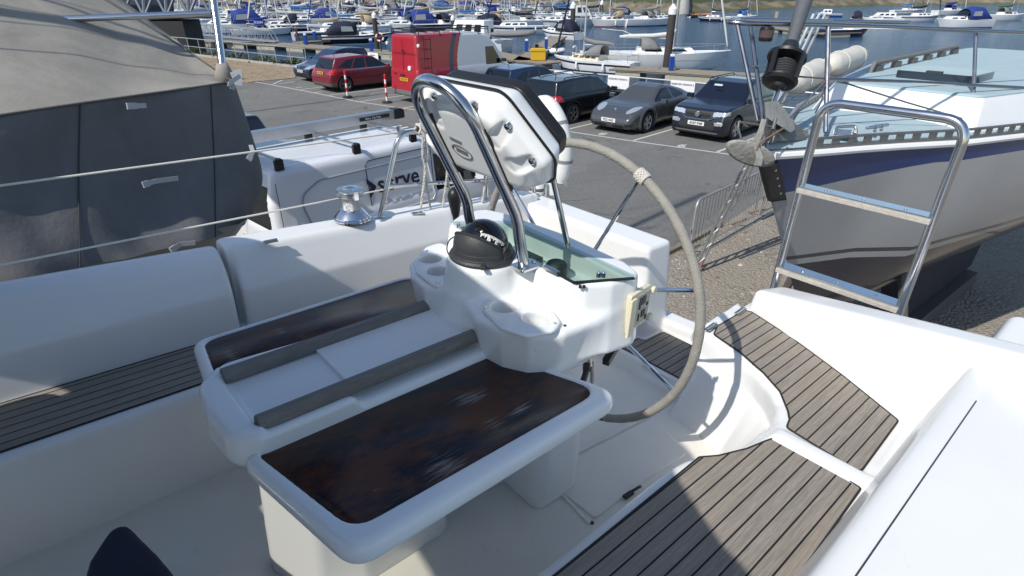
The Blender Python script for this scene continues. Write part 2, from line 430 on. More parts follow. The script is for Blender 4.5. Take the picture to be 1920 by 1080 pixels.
M_galv = mat('galvanised', (0.42, 0.43, 0.43), 0.5, 0.6, 0.2, 9)
M_black = mat('black_plastic', (0.012, 0.012, 0.013), 0.42, 0, 0.15)
M_rubber = mat('rubber', (0.02, 0.02, 0.02), 0.75, 0, 0.2, 20)
M_dgrey = mat('grey_plastic', (0.035, 0.037, 0.04), 0.5, 0, 0.12, 30, 0.15, 260)
M_white = mat('white_plastic', (0.78, 0.78, 0.76), 0.35, 0, 0.04)
M_cream = mat('cream_plastic', (0.68, 0.63, 0.46), 0.45, 0, 0.06)
M_leather = mat('wheel_leather', (0.30, 0.285, 0.25), 0.72, 0, 0.22, 24, 0.35, 160, spec=0.25)
M_leather2 = mat('dark_wheel_leather', (0.07, 0.072, 0.075), 0.65, 0, 0.2, 30, 0.3, 160, spec=0.3)
M_rope = mat('white_rope', (0.62, 0.59, 0.52), 0.85, 0, 0.15, 60, 0.5, 220)
M_wire = mat('coated_wire', (0.72, 0.70, 0.62), 0.45, 0, 0.06)
M_navy = mat('navy_canvas', (0.016, 0.021, 0.045), 0.85, 0, 0.2, 30, 0.3, 300)
# ------------------------------------------------------------------ our yacht: hull and cockpit mouldings
SOLE = -1.45; BENCH = -1.10
def P2(pix, u): return [tuple(bt(x, y, u)[:2]) for x, y in pix]
yacht = thing('sailing_yacht', 'white sailing yacht whose open cockpit with teak seats fills the foreground', 'yacht', B(0.8, -1.1, SOLE - 1.2))
# cockpit sole
mb = MB(BM)
mb.prism([(-0.45, -1.9), (1.95, -1.9), (1.95, -0.5), (-0.45, -0.5)], SOLE - 0.06, SOLE)
mb.build('cockpit_sole', M_sole, yacht)
hp = P2([(1012, 893), (1116, 974), (1205, 905), (1287, 852), (1226, 783)], SOLE)
hatch = MB(BM).prism(rpoly(hp, 0.012, 4), SOLE - 0.01, SOLE + 0.007).build('locker_hatch', M_sole, yacht, bevel=0.004)
mb = MB(BM); a, b = bt(1012, 893, SOLE), bt(1230, 778, SOLE)
mb.bar((a.x, a.y - 0.012, SOLE + 0.003), (b.x, b.y - 0.012, SOLE + 0.003), 0.012, 0.012)
a, b = bt(1033, 895, SOLE), bt(1112, 978, SOLE); mb.bar((a.x - 0.016, a.y, SOLE + 0.002), (b.x - 0.016, b.y, SOLE + 0.002), 0.012, 0.01)
mb.build('hatch_gutter', M_sole, hatch, bevel=0.003)
mb = MB(BM); q = bt(1180, 930, SOLE); mb.bar((q.x - 0.03, q.y, SOLE + 0.012), (q.x + 0.012, q.y + 0.002, SOLE + 0.012), 0.018, 0.008)
mb.tube([(q.x + 0.012, q.y, SOLE + 0.014), (q.x + 0.035, q.y + 0.006, SOLE + 0.02), (q.x + 0.05, q.y + 0.006, SOLE + 0.016)], 0.005, 8)
mb.build('hatch_latch', M_black, hatch, bevel=0.002)
for x, y in ((1110, 981), (1215, 781), (1098, 841)):
    q = bt(x, y, SOLE); MB(BM).lathe([(0.006, SOLE), (0.006, SOLE + 0.004)], 10, o=(q.x, q.y, 0)).build('drain_plug', M_black, hatch)
# port bench with the curved helmsman's well and the quarter seat
g = Grid((-0.45, -1.05, -1.50), (2.46, 0.14, -0.78), 0.0085)
rim = [(-0.6, -0.578), (1.13, -0.596), (1.215, -0.585), (1.29, -0.545), (1.36, -0.515), (1.43, -0.502), (1.50, -0.492), (1.58, -0.500), (1.66, -0.540), (1.73, -0.610), (1.79, -0.700), (1.84, -0.800), (1.87, -0.950), (2.20, -0.965), (2.4, -0.965), (2.4, 0.3), (-0.6, 0.3)]
ridge = [(-0.6, -0.578), (1.13, -0.596), (1.215, -0.592), (1.30, -0.562), (1.38, -0.545)] + P2([(1439, 804), (1430, 783), (1406, 752), (1371, 725), (1314, 676), (1296, 662)], -1.21) + [(2.2, -0.99), (2.4, -0.99), (2.4, 0.3), (-0.6, 0.3)]
base = [(-0.6, -0.565), (1.13, -0.585), (1.26, -0.585), (1.40, -0.60), (1.55, -0.63), (1.70, -0.70), (1.745, -0.80), (1.765, -0.955), (1.90, -0.985), (2.2, -0.99), (2.4, -0.99), (2.4, 0.3), (-0.6, 0.3)]
d0, d1, d2 = (poly2(q, g.X2, g.Y2)[:, :, None] for q in (base, ridge, rim))
w = np.clip((g.z - SOLE)/(-1.21 - SOLE), 0, 1); low = d0*(1-w) + d1*w
low = smax(low, g.z + 1.205, 0.012)
w = np.clip((g.z + 1.21)/(0.11), 0, 1)**0.8; up = (d1 + 0.012)*(1-w) + d2*w
f = smin(low, smax(up, g.z - BENCH, 0.035), 0.008)
f = smax(f, -1.6 - g.z, 0)
div = ext(g, [(1.478, -0.47), (1.53, -0.47), (1.53, -0.15), (1.478, -0.15)], -1.2, BENCH + 0.016, 0.012)
f = smin(f, div, 0.02)
f = smin(f, ext(g, [(1.54, -0.20), (1.60, -0.22), (1.95, -0.235), (2.2, -0.25), (2.2, 0.3), (1.54, 0.3)], -1.2, BENCH + 0.012, 0.012), 0.02)
sdf_build('bench', f, g, M_gel, yacht, BM)
# forward and quarter coamings, port
cw = 0.15 + 0.0*g.x
fc = smax(smax(-(g.y + 0.212 - (g.z - BENCH)*0.25), g.z + 0.85, 0.03), smax(g.x - 2.40, -1.3 - g.z, 0), 0.02)
gr = np.sqrt((g.y + 0.097)**2 + (g.z + 0.845)**2) - 0.0075
fc = sub(fc, gr, 0.006)
sdf_build('coaming', smax(fc, g.y - 0.12, 0), g, M_gel, yacht, BM)
MB(BM).tube([(a_, -0.097, -0.8525) for a_ in np.linspace(-0.4, 1.7, 12)], 0.0019, 6).build('coaming_seam', M_dgrey, yacht)
gq = Grid((1.30, -1.05, -1.30), (2.52, 0.45, -0.76), 0.0085)
qb = [bt(1398, 579, BENCH), bt(1470, 613, BENCH), bt(1560, 668, BENCH), bt(1680, 772, BENCH)]
A0, A3 = qb[0], qb[3]; dq = (A3 - A0); Lq = math.hypot(dq.x, dq.y); ex, ey = dq.x/Lq, dq.y/Lq; nx, ny = -ey, ex       # n points outboard/aft
if nx < 0: nx, ny = -nx, -ny
sx_ = (gq.x - A0.x)*ex + (gq.y - A0.y)*ey; nn = (gq.x - A0.x)*nx + (gq.y - A0.y)*ny
top = -1.012 + np.clip(sx_/Lq, -0.2, 2.0)*(0.185)
wall = smax(smax(-(nn - 0.006 - (gq.z - BENCH)*0.16), gq.z - top, 0.022), smax(-sx_ - 0.0, nn - 0.17 + 0*gq.z, 0.02), 0.022)
wall = smax(wall, sx_ - 1.05, 0.02)
sill = ext(gq, P2([(1398, 585), (1335, 618), (1322, 606), (1385, 566)], BENCH), -1.25, BENCH + 0.004, 0.008)
wall = smin(wall, sill, 0.015)
sdf_build('coaming', smax(wall, -1.28 - gq.z, 0), gq, M_gel, yacht, BM)
# starboard bench and coaming, fore and aft sections with the dark gap between
gs = Grid((-0.55, -2.34, -1.50), (2.30, -1.60, -0.74), 0.0085)
def coam(a0, a1, crest, bulge):
    out = -2.19 - (gs.x - 0.6)*(-0.02)
    base_t = -1.995; k = (gs.z - BENCH)
    face = np.where(gs.z < -0.955, base_t - 0.06*k, base_t - 0.06*0.145 - (gs.z + 0.955)*0.42)
    f = smax(gs.y - face, out - gs.y, 0.02)
    f = smax(f, gs.z - crest, bulge)
    f = smax(f, np.maximum(-1.5 - gs.z, 0*gs.z - 1), 0)
    return smax(f, smax(a0 - gs.x, gs.x - a1, 0.0), 0.018)
fa = coam(-0.6, 0.512, -0.795 - gs.x*0.03, 0.075); fb = coam(0.541, 1.50, -0.795 - gs.x*0.03, 0.025)
rail_ = smax(smax(-2.19 + 0.02*(gs.x - 0.6) - gs.y, gs.y + 2.075, 0.02), gs.z + 0.795 + gs.x*0.035, 0.018)
rail_ = smax(rail_, smax(-0.6 - gs.x, gs.x - 2.06, 0.02), 0.0); rail_ = smax(rail_, -1.5 - gs.z, 0)
hump = smax(np.sqrt((gs.x - 1.6)**2 + 0*gs.y) - 0.42, smax(gs.z + 0.80 + gs.x*0.025, rail_, 0.02), 0.02)
sdf_build('coaming', fa, gs, M_gel, yacht, BM)
sdf_build('coaming', smin(fb, smin(smax(rail_, 0.53 - gs.x, 0.01), hump, 0.02), 0.03), gs, M_gel, yacht, BM)
bs = smax(smax(gs.y + 1.705 - (gs.z - BENCH)*0.06, gs.z - BENCH, 0.03), smax(smax(-2.3 - gs.y, -1.6 - gs.z, 0), smax(-0.6 - gs.x, gs.x - 2.1, 0), 0), 0)
sdf_build('bench', bs, gs, M_gel, yacht, BM)
# transom, starboard half, with the stepped end at the gate
gt = Grid((1.70, -2.30, -1.50), (2.50, -0.85, -0.82), 0.0085)
tr = smax(smax(-(gt.x - 1.985 - (-0.905 - gt.z)*0.10), gt.x - 2.16 - (-0.905 - gt.z)*0.1, 0.02), gt.z + 0.905, 0.022)
tr = smax(tr, smax(-2.25 - gt.y, gt.y + 1.315 + (gt.z + 0.9)*0.05, 0.02), 0.02); tr = smax(tr, -1.5 - gt.z, 0)
step = ext(gt, [(1.875, -1.70), (2.36, -1.70), (2.36, -0.95), (1.875, -0.95)], -1.5, -1.365, 0.012)
slot = ext(gt, [(1.86, -1.18), (1.895, -1.18), (1.895, -1.05), (1.86, -1.05)], -1.42, -1.385, 0.004)
sillf = ext(gt, P2([(1205, 562), (1316, 607), (1300, 622), (1192, 578)], -1.30), -1.5, -1.30, 0.012)
seat_ = ext(gt, [(1.70, -2.25), (2.10, -2.25), (2.10, -1.33), (1.98, -1.33), (1.70, -1.66)], -1.5, BENCH, 0.02)
f = smin(smin(tr, smin(sub(step, slot), sillf, 0.015), 0.015), seat_, 0.02)
sdf_build('transom', f, gt, M_gel, yacht, BM)
# hull below, seen only past the edges
mb = MB(); secs = []
for a, wd in ((-3.2, 1.05), (-1.5, 1.2), (0, 1.2), (1.2, 1.13), (2.18, 1.06)):
    s_ = []
    for k in range(13):
        an = PI*k/12; s_.append(B(a, -1.12 - wd*math.cos(an), -0.98 - (0.95 if a < 2 else 0.55)*math.sin(an)**0.6 + (0 if a > -1 else 0.03)))
    secs.append(s_)
mb.loft(secs, caps=False); mb.build('hull', M_gel, yacht)
# coachroof ahead of the cockpit, below the sprayhood
mb = MB(BM); mb.prism(rpoly([(-2.6, -1.8), (-0.5, -1.95), (-0.5, -0.3), (-2.6, -0.4)], 0.1), -1.2, -0.62); mb.build('coachroof', M_gel, yacht, bevel=0.05, seg=3)
# teak
def teak_panel(pix, u, r=0.012, parent=yacht, name='teak_panel', pts=None, h=0.004):
    pts = pts or P2(pix, u); q_ = rpoly(pts, r, 4)
    MB(BM).tube([(x, y, u + h - 0.001) for x, y in q_], 0.0032, 6, closed=True).build('margin_caulk', M_rubber, parent)
    return MB(BM).prism(rpoly(pts, r, 4), u - 0.006, u + h).build(name, M_teak, parent, uv=True, bevel=0.0015)
teak_panel([(1046, 1076), (1311, 859), (1347, 856), (1400, 843), (1434, 829), (1448, 824), (1465, 827), (1614, 917), (1500, 1077), (1440, 1160), (940, 1160)], BENCH, 0.01)
teak_panel([(1474, 803), (1480, 788), (1477, 772), (1462, 735), (1431, 700), (1386, 660), (1338, 628), (1345, 613), (1394, 584), (1407, 585), (1480, 632), (1580, 706), (1684, 790), (1612, 888)], BENCH, 0.02)
stp = [(1.892, -1.50), (2.16, -1.50), (2.16, -0.965), (1.892, -0.965)]
teak_panel(None, -1.365, 0.012, pts=stp)
teak_panel(None, BENCH, 0.02, pts=[(-0.45, -1.985), (0.1, -1.985), (1.45, -1.985), (1.45, -1.745), (-0.45, -1.735)])
teak_panel(None, BENCH, 0.02, pts=[(1.74, -2.0), (1.96, -2.0), (1.96, -1.40), (1.74, -1.64)])
mb = MB(BM); mb.prism(rpoly([(1.99, -2.05), (2.1, -2.05), (2.1, -1.36), (1.99, -1.36)], 0.01), BENCH, BENCH + 0.012)
# hinges
def hinge(pa, pb, u, off=0.0):
    a, b = bt(*pa, u), bt(*pb, u); m = MB(BM); d = (b - a)
    m.bar(a + Vector((0, 0, 0.002)), b + Vector((0, 0, 0.002)), 0.022, 0.006); m.tube([a + Vector((0, 0, 0.006)), b + Vector((0, 0, 0.006))], 0.004, 8)
    for t in (0.2, 0.8):
        q = a.lerp(b, t); m.lathe([(0.004, 0.004), (0.003, 0.009)], 8, o=q + Vector((-0.008, 0, 0)))
    return m.build('hinge', M_ss, yacht, bevel=0.001)
hinge((1325, 620), (1342, 608), BENCH + 0.008); hinge((1381, 590), (1396, 579), BENCH + 0.008)
hinge((495, 456), (520, 451), -0.805); hinge((772, 402), (792, 399), -0.83)
# lifelines, pushpit and ropes
mb = MB()
up_ = [btt(x, y, -2.2) for x, y in ((240, 316), (490, 283), (748, 248))]; lo_ = [btt(x, y, -2.2) for x, y in ((240, 450), (480, 405), (640, 372), (738, 352))]
def line3(P): a, b = P[0], P[-1]; return [B(*(a + (b-a)*t)) for t in (-1.6, -1, -0.5, 0, 0.35, 0.7, 1)]
for P_ in (up_, lo_):
    q = line3(P_); o_ = MB().tube(q, 0.0042, 8).build('lifeline', M_wire, yacht)
    MB().tube([q[-1], q[-1] + BA*0.10], 0.006, 8).lathe([(0.009, 0), (0.009, 0.03)], 10, o=q[-1]).build('turnbuckle', M_ss, o_)
push = MB(); RB = 0.0125
rp = bend_path([B(1.151, -2.1, -0.84), B(1.265, -2.1, -0.482), B(2.04, -2.14, -0.545), B(2.10, -2.14, -0.92)], 0.09, 8)
push.tube(rp, RB, 12)
push.tube(bend_path([B(1.20, -2.1, -0.695), B(2.085, -2.14, -0.80)], 0.05), 0.010, 10)
for a, t in ((1.75, -2.12),): push.tube([B(a, t, -0.88), B(a, t, -0.53)], RB, 12)
for q in (B(1.151, -2.1, -0.83), B(1.75, -2.12, -0.87), B(2.10, -2.14, -0.90)): push.lathe([(0.03, 0), (0.03, 0.008), (0.016, 0.012)], 16, o=q)
push.build('pushpit', M_ss, yacht)
def twist_rope(P, r, n=10, turns=30):
    "laid rope: three strands round the path"
    m = MB(); P = smooth_path(P, n)
    for s in range(3):
        q = []
        for i, p in enumerate(P):
            a = 2*PI*(s/3) + i/len(P)*turns*2*PI; q.append(p + Vector((math.cos(a), math.sin(a), 0))*r*0.62)
        m.tube(q, r*0.62, 6)
    return m
for i, (x0, yt, yb, lab) in enumerate(((790, 243, 388, 'knotted white rope hanging from the forward corner of the stern rail'), (831, 258, 386, 'doubled white rope hanging from the stern rail behind the black throttle lever'), (905, 275, 378, 'white rope hanging from the stern rail nearest the steering wheel'))):
    rope = thing('rope', lab, 'rope', B(*btt(x0, yb, -2.1)), group='ropes hanging on the stern rail')
    a = btt(x0, yt, -2.1); b1 = btt(x0 - 6, yb, -2.1); b2 = btt(x0 + 12, yb, -2.11)
    for s_, bb in ((-0.012, b1), (0.012, b2)):
        P_ = [B(a.x + s_*0.4, a.y + 0.02, a.z), B(a.x + s_, a.y + 0.022, a.z - 0.1), B((a.x + bb.x)/2 - s_*1.2, a.y + 0.02, (a.z + bb.z)/2), B(bb.x, bb.y + 0.02, bb.z)]
        twist_rope(P_, 0.0065, 14, 26).build('strand', M_rope, rope)
    m = MB()
    for k in range(3):
        c = Vector(B(a.x - 0.016 + 0.016*k, a.y, a.z + 0.002))
        m.tube([c + BT*math.cos(t)*0.023 + BU*math.sin(t)*0.023 + BA*0.004*math.sin(3*t) for t in np.linspace(0, 2*PI, 18)[:-1]], 0.0075, 8, closed=True)
    m.tube(smooth_path([B(a.x - 0.02, a.y + 0.03, a.z + 0.01), B(a.x, a.y + 0.035, a.z - 0.03), B(a.x + 0.02, a.y + 0.03, a.z + 0.012)], 6), 0.008, 8)
    m.build('hitch', M_rope, rope)
# sprayhood over the companionway: its shade falls across the cockpit
hood = thing('sprayhood', 'navy canvas sprayhood standing over the companionway at the near edge', 'sprayhood', B(-0.5, -1.1, -0.62))
arch = [(-2.24, -0.78), (-2.22, -0.40), (-2.12, -0.01), (-1.99, 0.095), (-1.90, 0.125), (-1.76, 0.145), (-1.50, 0.34), (-1.24, 0.475), (-1.0, 0.445), (-0.80, 0.42), (-0.63, 0.385), (-0.48, 0.27), (-0.28, 0.16), (-0.17, 0.11), (-0.11, -0.10), (-0.09, -0.42), (-0.08, -0.78)]
ap = smooth_path([Vector((t, u, 0)) for t, u in arch], 5); n_ = len(ap)
mb = MB(BM)
def hoodfn(i, j):
    p = ap[min(n_-1, int(round(j*(n_-1))))]; k = i
    return Vector((-0.30 - 0.72*k, -1.05 + (p.x + 1.05)*(1 - 0.16*k), -0.78 + (p.y + 0.78)*(1 - 0.34*k*k*0.75)))
mb.grid(hoodfn, 6, n_-1); mb.build('canvas_top', M_navy, hood, solid=0.004)
mb = MB(BM)
for sgn in (0, 1):
    tt = (-1.85, -1.40) if sgn == 0 else (-0.78, -0.30)
    mb.prism([(tt[0], -0.72), (tt[1], -0.72), (tt[1], 0.16), (tt[0], -0.1 if sgn == 0 else 0.16)] if sgn == 0 else [(tt[0], -0.72), (tt[1], -0.72), (tt[1], -0.12), (tt[0], 0.16)], -1.022, -1.017, f=lambda x, y, z: (z, x, y))
mb.prism([(-1.40, 0.13), (-0.78, 0.13), (-0.78, 0.20), (-1.40, 0.20)], -1.022, -1.017, f=lambda x, y, z: (z, x, y))
mb.build('front_panel', M_navy, hood)
MB(BM).prism([(-1.40, -0.6), (-0.78, -0.6), (-0.78, 0.13), (-1.40, 0.13)], -1.021, -1.018, f=lambda x, y, z: (z, x, y)).build('clear_window', glass('vinyl_window', (0.3, 0.3, 0.3), 0.1, (0.12, (0.93, 0.93, 0.9))), hood)
MB(BM).tube([(-0.30, p.x, p.y) for p in ap], 0.011, 8).build('hoop', M_ss, hood)
# ------------------------------------------------------------------ folded canvas in the near corner
gb = Grid((-0.75, -2.2, -1.48), (0.40, -0.85, -1.15), 0.012)
bp = P2([(238, 973), (337, 1083), (430, 1190), (120, 1210), (160, 1050), (205, 985)], -1.2)
f = ext(gb, rpoly(bp, 0.03, 4), -1.46, -1.2, 0.03) + 0.003*np.sin(gb.x*18 + gb.y*9)*np.cos(gb.y*13)
o = sdf_build('canvas_bundle', f, gb, M_navy, None, BM); tag(o, 'dark navy canvas bundle in the bottom corner beside the cockpit floor', 'canvas cover')
# ------------------------------------------------------------------ cockpit table
TB = -1.10
table = thing('cockpit_table', 'white cockpit table with two dark varnished drop leaves and grey wooden rails', 'table', B(0.6, TB, SOLE))
LEAF = -0.815; TRAY = -0.785; RAIL = -0.77
g = Grid((0.14, -1.32, -0.90), (0.95, -0.90, -0.72), 0.0045)
outer = rpoly(P2([(418, 694), (374, 738), (392, 796), (432, 842), (490, 838)], -0.795) + [(0.90, -0.968), (0.90, -1.243)], [0.05, 0.05, 0.06, 0.06, 0.04, 0.01, 0.01], 6)
body = ext(g, outer, -0.850, RAIL + 0.006, 0.024, 0.05)
inner = ext(g, rpoly([(0.252, -1.222), (0.92, -1.232), (0.92, -0.998), (0.252, -0.992)], 0.03, 5), TRAY, -0.6, 0.012)
inner = smax(inner, TRAY - g.z, 0.01)
f = sub(body, inner, 0.014)
railcut = ext(g, [(0.262, -1.30), (0.95, -1.30), (0.95, -1.205), (0.262, -1.195)], RAIL - 0.004, -0.6, 0.004)
railcut2 = ext(g, [(0.262, -1.018), (0.95, -1.028), (0.95, -0.90), (0.262, -0.90)], RAIL - 0.004, -0.6, 0.004)
f = sub(sub(f, railcut, 0.006), railcut2, 0.006)
dip = smax(np.abs(g.x - 0.69) - 0.23, RAIL - 0.026 - g.z, 0.03); dip = smax(dip, -(g.y + 1.04), 0.01)
f = sub(f, dip, 0.025)
sdf_build('tray', f, g, M_gel2, table, BM)
MB(BM).prism(rpoly([(0.466, -1.218), (0.862, -1.226), (0.862, -1.018), (0.462, -1.012)], 0.006), TRAY + 0.001, TRAY + 0.013).build('tray_lid', M_white, table, bevel=0.003)
def rail(P0, P1):
    P0, P1 = Vector(P0), Vector(P1); d = (P1 - P0).normalized(); n = Vector((-d.y, d.x, 0)); V = []; secs = []
    prof = [(-0.0185, -0.010), (-0.019, 0.0), (-0.015, 0.013), (-0.007, 0.0195), (0.007, 0.0195), (0.015, 0.013), (0.019, 0.0), (0.0185, -0.010)]
    L = (P1-P0).length; m = MB(BM); ks = np.linspace(0, 1, 12); V = []; uv = []
    for k in ks:
        for y, z in prof: V.append(P0.lerp(P1, k) + n*y + Vector((0, 0, z))); uv.append((L*k, y*0.6))
    c = len(prof); Fs = [(i*c + j, i*c + (j+1) % c, (i+1)*c + (j+1) % c, (i+1)*c + j) for i in range(len(ks)-1) for j in range(c)]
    Fs += [tuple(range(c))[::-1], tuple((len(ks)-1)*c + j for j in range(c))]
    m.add(V, [q[::-1] for q in Fs], 0, uv); return m.build('grab_rail', M_grey, table, uv=True, bevel=0.003)
r0, r1 = bt(451, 757, 0), 0
rail((0.2535, -1.008, RAIL), (0.834, -1.016, RAIL)); rail((0.2535, -1.217, RAIL), (0.836, -1.226, RAIL))
def leaf(outer, wood, z, name='leaf', spots=(), sag=None, grain=0):
    xs = [p[0] for p in outer]; ys = [p[1] for p in outer]
    sagf = sag or (lambda a, t: 0*a)
    gl = Grid((min(xs)-0.03, min(ys)-0.03, z-0.12), (max(xs)+0.03, max(ys)+0.03, z+0.04), 0.0045)
    zz = gl.z - sagf(gl.x, gl.y)
    d = poly2(rpoly(outer, [0.03, 0.06, 0.05, 0.03], 6), gl.X2, gl.Y2)[:, :, None]
    s = smax(d, np.abs(zz - (z - 0.020)) - 0.027, 0.026)
    dw = poly2(rpoly(wood, [0.015, 0.055, 0.05, 0.015], 6), gl.X2, gl.Y2)[:, :, None]
    s = sub(s, smax(dw, z - 0.004 - zz, 0.002), 0.006)
    o = sdf_build(name, s, gl, M_gel2, table, BM)
    wp = rpoly(wood, [0.015, 0.055, 0.05, 0.015], 6)
    V = [(a, t, z + 0.001 + float(sagf(np.array(a), np.array(t)))) for a, t in wp]
    m = MB(BM); m.add(V + [(a, t, u - 0.01) for a, t, u in V], [tuple(range(len(V))), *[(i, i+len(V), (i+1) % len(V)+len(V), (i+1) % len(V)) for i in range(len(V))]], 0, wp*2)
    ar = sum(wp[i-1][0]*wp[i][1] - wp[i][0]*wp[i-1][1] for i in range(len(wp)))
    if ar < 0: m.f = [q[::-1] for q in m.f]
    return o, m
nl_w = P2([(483, 855), (664, 997), (1128, 734), (915, 662)], LEAF)
c0 = P2([(451, 858), (657, 1042), (1152, 757), (1060, 686)], LEAF)
nl_o = [(0.205, -0.990), (0.264, -0.640), (0.972, -0.648), (0.862, -0.990)]
def S(x, y, rx, ry, amt): q = bt(x, y, LEAF); return (q.x, q.y, rx, ry, amt)
o, m = leaf(nl_o, nl_w, LEAF)
VN = varnish_mat('varnish_near', [S(882, 745, 0.075, 0.045, 1.15), S(975, 768, 0.07, 0.032, 0.95), S(928, 797, 0.045, 0.06, 0.72), S(838, 880, 0.075, 0.07, 0.85), S(1040, 780, 0.16, 0.06, 0.62), S(865, 925, 0.03, 0.03, 0.5), S(1095, 728, 0.10, 0.045, 0.62), S(720, 930, 0.06, 0.05, 0.4)])
m.build('wood_top', VN, o, uv=True, angle=None)
sagf = lambda a, t: (t + 1.25)*0.11
fl_o = [(0.845, -1.236), (1.00, -1.590), (0.268, -1.560), (0.222, -1.236)]
fl_w = [(0.880, -1.243), (0.978, -1.562), (0.292, -1.534), (0.250, -1.243)]
o, m = leaf(fl_o, fl_w, LEAF, sag=sagf)
VF = varnish_mat('varnish_far', [(0.32, -1.40, 0.035, 0.14, 0.95), (0.47, -1.46, 0.03, 0.08, 0.7)])
m.build('wood_top', VF, o, uv=True, angle=None)
g = Grid((0.24, -1.36, -1.47), (1.40, -0.96, -0.83), 0.008)
front = ext(g, rpoly([(0.285, -1.27), (0.43, -1.285), (0.74, -1.285), (0.74, -1.062), (0.47, -1.062), (0.37, -1.10)], 0.035, 5), SOLE - 0.01, -0.835, 0.02, 0.03)
mid = ext(g, [(0.70, -1.27), (0.88, -1.27), (0.88, -1.09), (0.70, -1.09)], SOLE + 0.13, -0.84, 0.03)
aft_ = ext(g, rpoly([(0.845, -1.28), (1.075, -1.28), (1.075, -1.082), (0.845, -1.098)], 0.02, 4), SOLE - 0.01, -0.84, 0.02)
aft2 = ext(g, rpoly([(1.05, -1.25), (1.305, -1.25), (1.305, -1.048), (1.23, -1.055), (1.22, -1.085), (1.05, -1.10)], 0.015, 4), SOLE - 0.01, -0.80, 0.015)
f = smin(smin(front, mid, 0.03), smin(aft_, aft2, 0.012), 0.03)
sdf_build('pedestal_base', f, g, M_gel2, table, BM)
# ------------------------------------------------------------------ helm pedestal
ped = thing('helm_pedestal', 'white moulded helm pedestal with compass, drink holders and instrument pod on a steel hoop', 'helm pedestal', B(1.05, TB, SOLE))
SH = -0.69; TOP = -0.60; CX, CT = 0.907, -1.108
g = Grid((0.74, -1.48, -0.90), (1.36, -0.72, -0.56), 0.0046)
half = [(0.945, -1.035), (0.962, -0.975), (0.962, -0.900), (0.973, -0.850), (1.0, -0.820), (1.057, -0.787), (1.135, -0.777), (1.165, -0.790), (1.19, -0.85)]
mir = [(a, 2*TB - t) for a, t in half][::-1]
up_ = half + [(1.21, TB)] + mir
upper = ext(g, rpoly(up_, 0.02, 3), -0.80, TOP, 0.014, 0.10)
upper = smin(upper, smax(cyl(g, (CX, CT), 0.094) + 0.16*(g.z - TOP), slab(g, -0.8, TOP - 0.002), 0.014), 0.030)
lowh = [(0.812, -1.06), (0.785, -0.985), (0.795, -0.905), (0.832, -0.838), (0.905, -0.792), (1.02, -0.783), (1.17, -0.806), (1.27, -0.850)]
lo_ = lowh + [(1.30, TB)] + [(a, 2*TB - t) for a, t in lowh][::-1]
dl = poly2(rpoly(lo_, 0.03, 3), g.X2, g.Y2)[:, :, None]
bot = -0.842 + np.clip(g.x - 1.0, 0, 1)*0.16
lower = smax(dl - 0.20*(g.z + 0.70), smax(g.z - SH, bot - g.z, 0.0), 0.022)
f = smin(upper, lower, 0.030)
rec = smax(poly2([(0.985, -1.33), (1.125, -1.25), (1.125, -0.95), (1.105, -0.785), (0.99, -0.845), (0.985, -0.97), (1.01, -1.10), (0.985, -1.22)], g.X2, g.Y2)[:, :, None], TOP - 0.06 - g.z, 0.01)
f = sub(f, rec, 0.006)
NC = [bt(945, 577, SH + 0.012), bt(1004, 598, SH + 0.012)]; FC = [bt(806, 487, SH + 0.012), bt(822, 510, SH + 0.012)]
for q in NC + FC: f = sub(f, smax(cyl(g, (q.x, q.y), 0.0365), SH - 0.056 - g.z, 0.005), 0.003)
rc = smax(poly2(P2([(858, 548), (905, 598), (985, 630), (1020, 622), (1030, 560), (920, 540)], SH), g.X2, g.Y2)[:, :, None] - 0.004, SH - 0.034 - g.z, 0.01)
sdf_build('pedestal_body', f, g, M_gel2, ped, BM)
gf = Grid((0.95, -1.34, -1.48), (1.28, -0.86, -0.78), 0.01)
sdf_build('pedestal_foot', ext(gf, rpoly([(1.0, -1.28), (1.20, -1.28), (1.20, -0.92), (1.0, -0.92)], 0.05, 5), -1.46, -0.80, 0.02), gf, M_gel2, ped, BM)
def cups(pix, centres):
    P_ = P2(pix, SH + 0.014); xs = [p[0] for p in P_]; ys = [p[1] for p in P_]
    gc = Grid((min(xs)-0.02, min(ys)-0.02, SH-0.10), (max(xs)+0.02, max(ys)+0.02, SH+0.03), 0.0034)
    d = ext(gc, rpoly(P_, 0.03, 5), SH + 0.001, SH + 0.014, 0.006)
    for q in centres:
        d = smin(d, smax(np.abs(cyl(gc, q, 0.0355)) - 0.0028, slab(gc, SH - 0.052, SH + 0.016), 0.003), 0.004)
        d = smin(d, smax(cyl(gc, q, 0.036), slab(gc, SH - 0.056, SH - 0.050), 0.002), 0.002)
        d = sub(d, smax(cyl(gc, q, 0.0328), slab(gc, SH - 0.049, SH + 0.1), 0), 0.003)
    o = sdf_build('drink_holder', d, gc, M_gel2, ped, BM)
    return o
cn = cups([(903, 577), (922, 556), (948, 548), (998, 556), (1034, 576), (1052, 602), (1042, 618), (988, 628), (938, 612)], NC)
cf = cups([(776, 488), (798, 462), (828, 452), (862, 480), (850, 535), (812, 532), (780, 508)], FC)
for o_, pts in ((cn, ((911, 577), (1041, 606))), (cf, ((801, 471), (820, 531)))):
    for x, y in pts:
        q = bt(x, y, SH + 0.014); MB(BM).lathe([(0.0045, SH + 0.013), (0.0035, SH + 0.0165)], 10, o=(q.x, q.y, 0)).build('screw', M_ss, o_)
for x, y in ((1059, 611), (1088, 537), (1095, 537)):
    q = bt(x, y, TOP - 0.004 if y < 600 else SH); MB(BM).lathe([(0.004, q.z - 0.004), (0.004, q.z + 0.0025)], 8, o=(q.x, q.y, 0)).build('screw_hole', M_black, ped)
